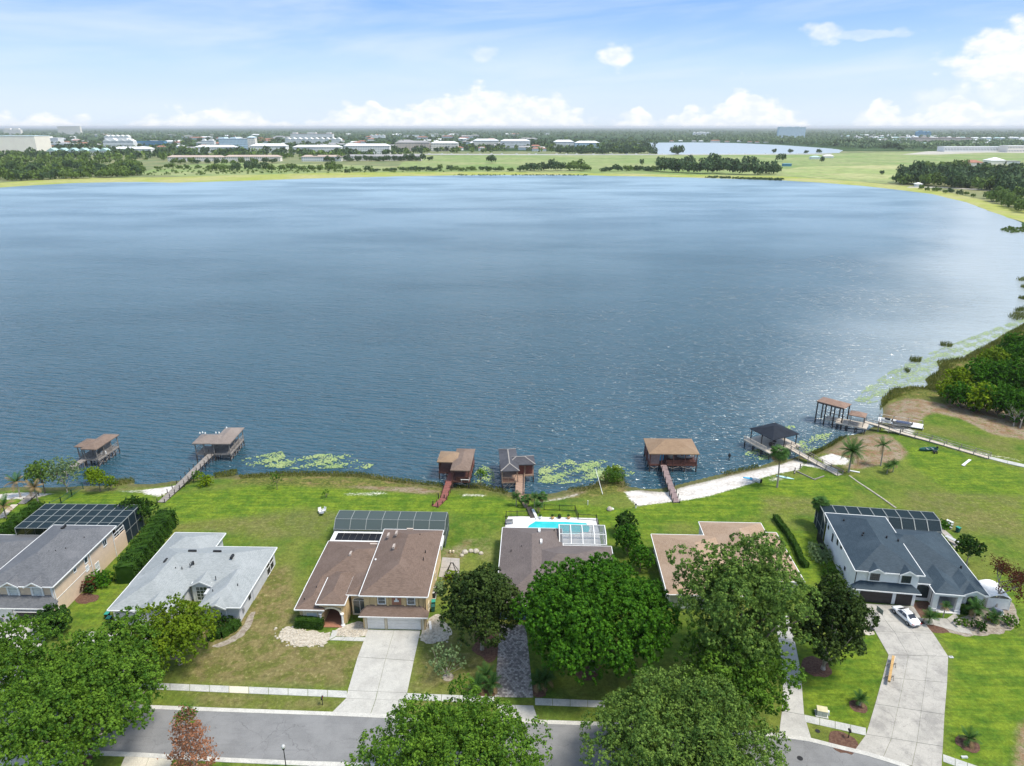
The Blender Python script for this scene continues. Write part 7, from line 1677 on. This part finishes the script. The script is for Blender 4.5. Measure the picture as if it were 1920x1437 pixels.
# ============================================================ FAR SHORE
GZ = -1.45
def far_pt(u, v): return G(u, v, GZ)
def proto(seed, n, leaf, m, flat=1.0, lump=7):
    global rng; rng = np.random.default_rng(seed); cl = [((0,0,.55),(.75,.75,.5))]
    for i in range(lump):
        th = i*2.4; cl.append(((.55*math.cos(th),.55*math.sin(th),.35+.45*rng.random()),(.45,.45,.38)))
    P=[];N=[]
    for c, r in cl:
        d = sphere_dirs(n//len(cl), -.6); P.append(np.array(c)+d*np.array(r)*rng.uniform(.8,1.05,(len(d),1))); N.append(d)
    P=np.concatenate(P);N=np.concatenate(N); P[:,2] = np.maximum(P[:,2],0)*flat
    d = N+rng.normal(size=N.shape)*.5; d /= np.linalg.norm(d,axis=1)[:,None]; r = rng.normal(size=N.shape); a=np.cross(d,r); a/=np.linalg.norm(a,axis=1)[:,None]; b=np.cross(d,a); s=leaf*rng.uniform(.6,1.3,len(P))[:,None]
    V = np.stack([P-a*s,P-b*s*.7,P+a*s,P+b*s*.7],1).reshape(-1,3); Fq = np.arange(len(V)).reshape(-1,4)
    return V, Fq
PROTO = [proto(200+i, 260, .15, None, (1,.85,1.15)[i%3]) for i in range(5)]
PM = {}
def proto_obj(i, mk):
    if (i,mk) not in PM:
        V, Fq = PROTO[i]; o = np_mesh('far_tree', V, Fq, L[mk]); me = o.data; bpy.data.objects.remove(o); PM[(i,mk)] = me
    return PM[(i,mk)]
frnd = random.Random(77)
def ftree(u, v, hpx, wpx, mk, label, group, name='far_tree'):
    """tree whose foot is at pixel u,v on the far ground, hpx tall and wpx wide in the photo"""
    p = far_pt(u, v); d = p.y*CP + (H-GZ)*SP; s = d/F
    o = bpy.data.objects.new(name, proto_obj(frnd.randrange(5), mk)); COL.objects.link(o); o.location = p
    o.scale = (wpx*s/2, wpx*s/2, hpx*s); o.rotation_euler[2] = frnd.uniform(0,6.3); return tag(o, label, 'tree', group)
def nth(i): return str(i) + ('th' if 10 <= i % 100 <= 20 else {1:'st',2:'nd',3:'rd'}.get(i % 10, 'th'))
def frow(pts, n, h, w, mk, label, group, jv=1.0, name='far_tree'):
    """n trees spread along a pixel polyline"""
    mk = mk if isinstance(mk, tuple) else (mk,)
    for i in range(n):
        s = (i+.5+frnd.uniform(-.3,.3))/n*(len(pts)-1); k = min(int(s), len(pts)-2); f = s-k
        u = pts[k][0]+(pts[k+1][0]-pts[k][0])*f; v = pts[k][1]+(pts[k+1][1]-pts[k][1])*f+frnd.uniform(-jv,jv)
        ftree(u, v, h*frnd.uniform(.7,1.2), w*frnd.uniform(.8,1.25), frnd.choice(mk), label + ', ' + nth(i+1) + ' from left', group, name)
frow([(1042,289),(1130,289.5),(1228,289)], 22, 12, 15, 'far', 'dark tree in the dense row along the far highway, right of centre', 'dark trees along the far highway', .6)
frow([(585,303),(700,303),(810,302)], 20, 11, 13, 'far', 'dark tree in the row before the far white apartments', 'dark row before the far apartments', .8)
frow([(320,309),(420,308),(520,307)], 13, 10, 14, ('far','far_light'), 'round tree in front of the far tan terraced houses', 'trees before the tan terraces', 1)
frow([(5,338),(90,336),(180,333),(268,330)], 26, 15, 22, ('far','far_light','far_light'), 'green tree in the front of the far left wood', 'front trees of the far left wood', 2)
frow([(5,325),(120,322),(262,318)], 18, 16, 22, ('far_light','far'), 'green tree in the back rows of the far left wood', 'back trees of the far left wood', 3)
ftree(921,306,15,21,'far','lone dark round tree standing in the far meadow left of centre',None)
ftree(1464,303.5,12,20,'far','lone dark tree in the meadow above the dark grove on the right',None)
ftree(1541,306,10,9,'far','small dark tree standing in the middle of the right meadow',None); ftree(1653,328,8,9,'far','single bush-like tree in the dry part of the right meadow',None)
ftree(1203,310,11,9,'far','slim lone tree in the meadow right of centre',None); ftree(1710,316,6,8,'far_light','small tree at the edge of the right wood in the meadow',None)
frow([(978,322),(1000,321),(1030,321),(1060,320)], 6, 17, 24, 'far', 'dark tree of the small grove on the far bank left of centre', 'small dark grove on the far bank', 1)
frow([(1068,321),(1085,320),(1105,321)], 3, 18, 24, 'far_light', 'lighter tree at the right end of the small dark grove', 'lighter end of the small dark grove', 1)
frow([(1125,322),(1180,321),(1235,322)], 10, 9, 16, ('far_light','far'), 'low round tree in the hedge between the two far groves', 'low trees between the far groves', 1)
frow([(1240,324),(1300,325),(1380,327),(1465,327)], 15, 23, 31, 'far', 'big dark tree of the large grove on the far bank', 'large dark grove on the far bank', 1.5)
frow([(1245,316),(1330,316),(1420,320)], 8, 20, 28, 'far', 'dark tree in the back of the large grove', 'back trees of the large dark grove', 1.5)
frow([(640,324),(760,321),(860,320),(960,321)], 24, 8, 14, ('far_light','far'), 'low bushy tree on the far bank in the left centre', 'low bushes on the far left bank', 1.5)
frow([(385,322),(440,321),(500,320)], 8, 14, 19, ('far','far_light'), 'medium dark tree on the far left bank beside the marsh strip', 'medium trees on the far left bank', 1.5)
frow([(505,322),(570,320),(640,321)], 9, 10, 15, ('far_light',), 'bright bushy tree on the far left bank', 'bright bushes on the far left bank', 1.5)
frow([(290,318),(330,316),(380,318)], 6, 8, 13, 'far_light', 'small shrub tree between the far left wood and the tan terraces', 'small trees by the tan terraces', 1.5)
ftree(620,318,14,22,'far_light','round bright tree standing forward on the far left bank',None)
# wood on the far right bank
frow([(1684,344),(1730,348),(1800,353),(1870,358),(1925,364)], 20, 24, 30, ('far','far_light','far'), 'tree in the front of the far right wood', 'front trees of the far right wood', 2)
frow([(1690,336),(1760,336),(1850,340),(1925,346)], 20, 24, 28, ('far',), 'dark tree in the middle of the far right wood', 'middle trees of the far right wood', 3)
frow([(1715,325),(1800,325),(1925,330)], 16, 18, 24, ('far','far_light'), 'tree at the back of the far right wood', 'back trees of the far right wood', 3)
frow([(1722,356),(1755,360),(1790,364),(1830,371)], 9, 8, 11, ('far_light','far'), 'small shrub between the far right wood and the water', 'shrubs below the far right wood', 1.5)
frow([(1850,372),(1880,382),(1905,392),(1925,400)], 9, 22, 26, 'far_light', 'bright green tree on the near end of the far right bank', 'bright trees at the near end of the far right bank', 3)
frow([(1870,362),(1900,368),(1925,376)], 6, 22, 26, ('far','far_light'), 'mid-green tree behind the bright ones on the far right bank', 'mid-green trees on the far right bank', 3)
frow([(1560,258+16),(1600,272),(1660,279),(1690,283)], 10, 10, 15, 'far', 'dark tree on the point beyond the second lake', 'dark trees on the second lake point', 2)
frow([(1440,288),(1505,288),(1545,287.5)], 4, 8, 10, 'far', 'dark tree between the second lake and the meadow', 'dark trees by the second lake', .4)
frow([(1265,291),(1275,291)], 2, 14, 24, 'far', 'dark tree at the left end of the second lake', 'dark trees at the left end of the second lake', .4)
# woods that read as one mass
def wood_mass(label, poly, n, h, mk, seed, name='woodland', z=GZ, quads=26):
    rnd = np.random.default_rng(seed); us = [p[0] for p in poly]; vv = [p[1] for p in poly]; uv = np.zeros((0,2))
    while len(uv) < n:
        q = np.stack([rnd.uniform(min(us),max(us),n*2), rnd.uniform(min(vv),max(vv),n*2)],1); uv = np.concatenate([uv, q[poly_sd(q[:,0],q[:,1],poly) > 0]])
    uv = uv[:n]; Vs = []
    for u, v in uv:
        p = far_pt(u, v); s = h*rnd.uniform(.6,1.3); V, _ = PROTO[rnd.integers(5)]; k = rnd.permutation(len(V)//4)[:quads]; q = V.reshape(-1,4,3)[k].copy()
        c = q.mean(1, keepdims=True); q = c+(q-c)*2.3; q = q*np.array([s*.75,s*.75,s]); a = rnd.uniform(0,6.3); x = q[...,0]*math.cos(a)-q[...,1]*math.sin(a); y = q[...,0]*math.sin(a)+q[...,1]*math.cos(a)
        Vs.append(np.stack([x+p.x, y+p.y, q[...,2]+z],-1).reshape(-1,3))
    V = np.concatenate(Vs); return tag(np_mesh(name, V, np.arange(len(V)).reshape(-1,4), L[mk]), label, 'woodland', kind='stuff')
wood_mass('belt of trees among the far buildings on the left', [(-60,300),(-60,262),(300,258),(640,254),(1040,258),(1230,262),(1230,283),(1000,282),(860,286),(640,296),(300,300)], 1500, 13, 'far', 301)
wood_mass('lighter trees among the far buildings on the left', [(-60,305),(-60,266),(640,256),(1230,262),(1225,284),(860,288),(640,300),(300,304)], 800, 12, 'far_light', 302)
wood_mass('trees beyond the second lake on the right', [(1180,265),(1240,257),(1500,255),(1600,262),(1960,266),(1960,282),(1700,280),(1590,278),(1470,271),(1380,266.5),(1300,265.8)], 1400, 14, 'wood', 303)
wood_mass('forest filling the distance to the horizon', [(-100,262),(-100,246),(900,244.5),(2020,245),(2020,262),(1500,258),(900,258),(400,260)], 3600, 19, 'wood', 304, quads=14)
wood_mass('undergrowth filling the far right wood', [(1690,345),(1720,318),(1925,322),(1990,330),(1990,375),(1925,362),(1800,352)], 420, 11, 'far', 305)
wood_mass('undergrowth filling the far left wood', [(-60,340),(-60,300),(250,304),(272,314),(266,331),(140,335),(0,341)], 360, 9, 'far_light', 306)
wood_mass('marsh shrubs scattered along the far left bank', [(275,330),(300,316),(640,312),(740,316),(960,320),(960,322),(640,325),(430,328)], 260, 3.2, 'far_light', 307, 'marsh_shrubs')
wood_mass('dark reed beds standing at the far waterline', [(1320,334),(1405,337.5),(1465,339.5),(1470,337),(1400,335),(1330,332.5)], 220, 2.2, 'far', 308, 'reed_bed'); wood_mass('reed bed at the waterline of the left centre far bank', [(850,330),(1000,329.8),(1100,330.5),(1100,329),(850,328.6)], 120, 1.6, 'far', 309, 'reed_bed')
wood_mass('grassy islet and shallows by the right end of the far bank', [(1872,432),(1890,427),(1918,428),(1925,436),(1895,438)], 160, 1.0, 'far_light', 310, 'reed_bed', WL-.1)

M['far_white'] = mat('far_white_wall', (.82,.82,.80), (.76,.76,.74), .05, .8); M['far_cream'] = mat('far_cream_wall', (.86,.81,.72), (.82,.76,.68), .05, .8)
M['far_blue'] = mat('far_pale_blue_wall', (.58,.72,.80), (.52,.66,.75), .05, .8); M['far_blue2'] = mat('far_blue_wall', (.10,.28,.42), (.09,.24,.36), .05, .7)
M['far_tan'] = mat('far_tan_wall', (.66,.56,.48), (.6,.5,.43), .05, .8); M['far_aqua'] = mat('far_aqua_roof', (.42,.58,.56), (.36,.5,.49), .05, .6)
M['far_grey'] = mat('far_grey_roof', (.34,.33,.33), (.28,.28,.28), .05, .8); M['far_red'] = mat('far_red_roof', (.36,.17,.12), (.3,.14,.1), .05, .8); M['far_glass'] = mat('far_window', (.22,.26,.30), None, 1, .3)
M['far_pale_roof'] = mat('far_pale_roof', (.76,.77,.77), (.7,.71,.72), .05, .7); M['far_brown_roof'] = mat('far_brown_roof', (.50,.40,.34), (.44,.35,.3), .05, .8)
def fbuild(label, u0, u1, vb, vt, wallm, roofm, roof='flat', depth=18, storeys=3, bays=None, name='building', cat='building', wings=(), yaw=0.0, group=None, win=True):
    """building whose street front spans u0..u1 at its foot vb and whose eaves reach vt in the photo"""
    a = far_pt(u0, vb); b = far_pt(u1, vb); d = a.y*CP+(H-GZ)*SP; s = d/F; W_ = (b.x-a.x); hh = (vb-vt)*s*1.02
    t = thing(name, label, cat, (a.x, a.y, GZ), yaw, group)
    box('wall', M[wallm], t, 0, W_, 0, depth, 0, hh)
    if roof == 'hip':
        hip_roof(t, M[roofm], -1, W_+1, -1, depth+1, hh+.4, .4, None, drop=.4)
    elif roof == 'gable':
        k = max(1, round(W_/26))
        for i in range(k):
            x0, x1 = W_*i/k+.3, W_*(i+1)/k-.3; g = MB().add([(x0,-.8,hh),(x1,-.8,hh),((x0+x1)/2,-.8,hh+(x1-x0)*.28),(x0,depth,hh),(x1,depth,hh),((x0+x1)/2,depth,hh+(x1-x0)*.28)], [(0,1,2),(5,4,3),(0,2,5,3),(1,4,5,2),(0,3,4,1)]); g.build('roof', M[roofm], t)
    else:
        box('roof', M[roofm], t, -.6, W_+.6, -.6, depth+.6, hh+.01, hh+.9)
    for (f0, f1, up) in wings: box('roof_block', M[wallm], t, W_*f0, W_*f1, 1, depth-1, hh+.91, hh+.91+up*s)
    if win:
        bays = bays or max(4, int(W_/4.5)); mb = MB(); sh = hh/storeys
        for r in range(storeys):
            for c in range(bays): x = W_*(c+.5)/bays; mb.box(x-W_/bays*.2, x+W_/bays*.2, -.25, -.02, r*sh+sh*.3, r*sh+sh*.72)
        tag(mb.build('windows', M['far_glass'], t), kind='stuff')
    return t
FB = [('large cream windowless hall with blue-grey roof edge at the far left', -14, 71, 289, 258, 'far_cream','far_blue','flat',70,1,False,[(.45,.52,0.1)]),
 ('pale hazy twin-topped tower block near the left horizon', 8, 40, 253, 244, 'far_cream','far_white','flat',30,8,True,[(.1,.4,2),(.6,.9,2)]),
 ('tall cream tower block standing on the left horizon', 110, 152, 253, 238.5, 'far_cream','far_cream','flat',30,12,True,[]),
 ('white low hall right of the large cream hall', 72, 111, 273, 260, 'far_white','far_white','flat',40,2,True,[(.1,.5,2)]),
 ('low white strip building behind the aqua roofs', 92, 140, 276, 270, 'far_white','far_white','flat',25,1,True,[]),
 ('long low building with aqua roofs at the far left', 88, 205, 292, 284, 'far_white','far_aqua','gable',22,2,True,[]),
 ('white building with many steep gables at the far left', 195, 252, 280, 266, 'far_white','far_white','gable',25,3,True,[(.1,.35,5),(.5,.8,5)]),
 ('upper white pavilion behind the gabled building', 197, 243, 268, 257, 'far_white','far_white','gable',25,2,True,[]),
 ('long white low roof below the blue building', 212, 284, 288, 280, 'far_white','far_pale_roof','hip',25,1,True,[]),
 ('plain blue box building at the far left', 257, 308, 275, 266, 'far_blue2','far_blue2','flat',30,2,True,[]),
 ('small white block alone among far trees', 378, 402, 274, 265, 'far_white','far_white','flat',20,3,True,[(.1,.3,2),(.6,.9,2)]),
 ('pale blue and white hotel with a corner tower', 412, 466, 281, 262, 'far_blue','far_white','flat',40,5,True,[(0,.2,2),(.4,.6,2)]),
 ('cream corner tower of the pale blue hotel', 466, 480, 283, 260, 'far_cream','far_blue','hip',22,6,True,[]),
 ('low white wing left of the pale blue hotel', 366, 442, 287, 277, 'far_white','far_pale_roof','hip',25,3,True,[]),
 ('white wing right of the pale blue hotel', 470, 537, 287, 275, 'far_white','far_pale_roof','hip',30,3,True,[]),
 ('white hotel with reddish roof near the far skyline', 545, 624, 262, 252, 'far_white','far_red','flat',40,4,True,[(.05,.15,2),(.4,.6,2),(.85,.95,2)]),
 ('long white hotel front below the reddish-roofed one', 535, 640, 270, 262, 'far_white','far_white','gable',30,3,True,[]),
 ('white apartments with pale roof left of the balconied block', 550, 640, 288, 277, 'far_white','far_pale_roof','hip',25,3,True,[]),
 ('white balconied apartment block with long pale roof', 646, 731, 290, 275, 'far_white','far_pale_roof','hip',25,4,True,[]),
 ('tan terrace of houses with brown roofs, left half', 315, 420, 303, 295.5, 'far_cream','far_brown_roof','hip',15,2,True,[]),
 ('tan terrace of houses with brown roofs, right half', 422, 526, 303, 295, 'far_cream','far_brown_roof','hip',15,2,True,[]),
 ('white and tan terrace behind the dark tree row', 566, 640, 303, 295, 'far_white','far_brown_roof','hip',15,2,True,[]),
 ('grey-tan terrace behind the right end of the dark tree row', 644, 790, 302, 294, 'far_cream','far_grey','hip',15,2,True,[]),
 ('long grey-tan apartment block with arcade, centre left', 742, 806, 284, 269, 'far_tan','far_grey','hip',25,4,True,[]),
 ('cream apartment block joined to the grey-tan one', 808, 859, 284, 270, 'far_cream','far_pale_roof','hip',25,4,True,[]),
 ('pale cream resort block left of centre', 887, 935, 276, 265, 'far_cream','far_pale_roof','hip',30,4,True,[]),
 ('white resort block with stepped roof near the centre', 938, 994, 278, 266, 'far_white','far_pale_roof','hip',30,4,True,[]),
 ('white and blue resort block behind the dark highway trees, left one', 1038, 1076, 277, 267, 'far_white','far_pale_roof','hip',30,4,True,[]),
 ('white and blue resort block behind the dark highway trees, right one', 1078, 1124, 278, 269, 'far_blue','far_pale_roof','hip',30,4,True,[]),
 ('thin white building on the skyline left of centre', 755, 797, 257.5, 254, 'far_white','far_white','flat',20,2,False,[]),
 ('second thin white building on the skyline', 808, 850, 256.5, 253, 'far_white','far_white','flat',20,2,False,[]),
 ('small white roofs cluster near the skyline', 693, 722, 259, 255, 'far_white','far_white','gable',20,1,False,[]),
 ('small low white shed group at the left skyline', 70, 98, 252, 250.5, 'far_white','far_white','flat',20,1,False,[]),
 ('tiny white building near the centre skyline', 1010, 1030, 252.6, 250, 'far_white','far_white','flat',20,1,False,[]),
 ('pale pink-roofed low building at the centre of the far town', 860, 880, 262, 259, 'far_white','far_red','hip',20,1,False,[]),
 ('white ornate mansion above the second lake', 1300, 1332, 255.5, 250, 'far_white','far_white','gable',30,2,True,[(.4,.6,2)]),
 ('red-roofed white house on the second lake shore', 1333, 1350, 267.5, 264.5, 'far_white','far_red','hip',15,1,False,[]),
 ('tall white-striped tower block on the right skyline', 1459, 1509, 258.5, 240.5, 'far_blue','far_white','flat',35,12,True,[(.05,.15,1),(.35,.45,1),(.65,.75,1)]),
 ('red-brown long building among the far right roofs', 1712, 1820, 268.5, 259.5, 'far_tan','far_red','flat',30,4,True,[]),
 ('bright blue waterpark-like structure on the right skyline', 1718, 1745, 256.5, 249, 'far_blue2','far_blue2','gable',30,2,False,[(.2,.4,3)]),
 ('long white arcaded mall front at the far right', 1770, 1885, 285, 276.5, 'far_white','far_pale_roof','flat',40,1,True,[]),
 ('tan end block of the far right mall', 1888, 1960, 286, 275, 'far_cream','far_white','flat',40,2,True,[]),
 ('white-roofed shed behind the far right wood', 1856, 1884, 309, 302, 'far_cream','far_pale_roof','hip',25,1,False,[]), ('grey-roofed shed beside the white-roofed one', 1888, 1912, 309, 303.5, 'far_white','far_grey','flat',20,1,False,[]),
 ('red-roofed building peeking over the far right wood', 1812, 1842, 314, 306, 'far_cream','far_red','hip',20,1,False,[]),
 ('blue-roofed pavilion in the right meadow', 1521, 1538, 299, 295.5, 'far_white','far_aqua','hip',12,1,False,[]), ('white tent-like pavilion in the right meadow', 1545, 1563, 296.5, 293.5, 'far_white','far_white','hip',12,1,False,[]),
 ('small white hut on the far right bank by the road', 1718, 1728, 350.5, 346, 'far_white','far_white','hip',6,1,False,[]), ('dark blue sheds beside the large dark grove', 1470, 1484, 312.5, 308.5, 'far_blue2','far_blue2','flat',12,1,False,[]),
 ('white roof glimpsed among the trees of the far right wood', 1760, 1782, 320, 315, 'far_white','far_white','hip',15,1,False,[])]
for f in FB:
    lab, u0, u1, vb, vt, wm, rm, rf, dp, st, win, wg = f
    fbuild(lab, u0, u1, vb, vt, wm, rm, rf, dp, st, wings=wg, win=win)
t = None
# far right town: rows of small pale-roofed houses, each one a thing
hr = random.Random(9)
HG = {}
def small_house(u, v, w, h, wm, rm, lab, grp):
    a = far_pt(u, v); s = (a.y*CP+(H-GZ)*SP)/F; key = (wm, rm)
    if key not in HG:
        wb = MB().box(-.5,.5,-.35,.35,0,1); rb = MB().add([(-.54,-.42,1),(.54,-.42,1),(.54,.42,1),(-.54,.42,1),(-.3,0,1.5),(.3,0,1.5)],[(0,1,5,4),(1,2,5),(2,3,4,5),(3,0,4),(0,3,2,1)])
        x = wb.build('wall', M[wm]); y = rb.build('roof', M[rm]); HG[key] = (x.data, y.data); bpy.data.objects.remove(x); bpy.data.objects.remove(y)
    t = thing('far_house', lab, 'house', (a.x,a.y,GZ), hr.uniform(-.3,.3), grp)
    for nm, me in (('wall',HG[key][0]),('roof',HG[key][1])): o = bpy.data.objects.new(nm, me); COL.objects.link(o); o.parent = t
    t.scale = (w*s, w*s*.7, h*s*.66); return t
for row,(u0,u1,v,w,h,n) in enumerate(((1575,1760,257,9,3.6,17),(1600,1925,261,10,4,26),(1640,1925,266,11,4.6,21),(1660,1760,272,12,5,8),(1822,1925,272,12,5,8))):
    for i in range(n):
        u = u0+(u1-u0)*(i+.5)/n+hr.uniform(-3,3); wm, rm = hr.choice((('far_white','far_pale_roof'),('far_blue','far_pale_roof'),('far_white','far_grey'),('far_white','far_aqua'),('far_cream','far_pale_roof')))
        small_house(u, v+hr.uniform(-1,1), w*hr.uniform(.8,1.2), h, wm, rm, ['small pale house in the farthest row of the far right town','small pale house in the second row of the far right town','pale house in the third row of the far right town','pale house in the short row left of the far right mall','pale house in the short row above the far right mall'][row] + ', ' + nth(i+1) + ' from the left', ['farthest row of the right town','second row of the right town','third row of the right town','short left row of the right town','short right row of the right town'][row])
for i in range(150):
    u = 50+6.5*i+hr.uniform(-5,5); v = hr.uniform(254,284); small_house(u, v, 16*hr.uniform(.6,1.6), 3.6+(v-255)*.13, 'far_white', hr.choice(('far_pale_roof','far_grey','far_red')), 'small white house among the trees of the far left town, ' + nth(i+1) + ' from the left', 'scattered white houses of the far left town')
for i in range(12):
    u = 1260+20*i+hr.uniform(-6,6); small_house(u, 266+hr.uniform(-1.5,.5)+(u-1260)*.012, 8, 2.4, 'far_white', hr.choice(('far_pale_roof','far_grey','far_red')), 'small house on the shore of the second lake, ' + nth(i+1) + ' from the left', 'houses on the second lake shore')
# cars on the far highway
ckey = MB().prism([(-2.2,-.9),(2.2,-.9),(2.2,.9),(-2.2,.9)],.3,.95).prism([(-1.2,-.8),(1.0,-.8),(1.0,.8),(-1.2,.8)],.96,1.45).build('car', M['white']); cm = ckey.data; bpy.data.objects.remove(ckey)
for i in range(34):
    u = 760+i*23+hr.uniform(-9,9); p = G(u, 289.6+hr.uniform(-.4,.4), WL+.03); o = bpy.data.objects.new('far_car', cm); COL.objects.link(o); o.location = p; o.scale = (1.5,1.5,1.5)
    tag(o, 'white speck of a car on the far highway, ' + nth(i+1) + ' from the left', 'car', 'cars on the far highway')
# haze over the whole scene
hz = MB().box(-59000, 59000, -2900, 59000, -2.6, 96)
hm = bpy.data.materials.new('haze_air'); hm.use_nodes = True; ht = NT(hm.node_tree); ht.n.clear(); ho = ht.new('ShaderNodeOutputMaterial'); hv = ht.new('ShaderNodeVolumePrincipled')
hv.inputs['Color'].default_value = (.96,.985,1.0,1); hv.inputs['Density'].default_value = HAZE; hv.inputs['Anisotropy'].default_value = .2; ht.l.new(hv.outputs[0], ho.inputs['Volume'])
tag(hz.build('haze', hm), kind='stuff')
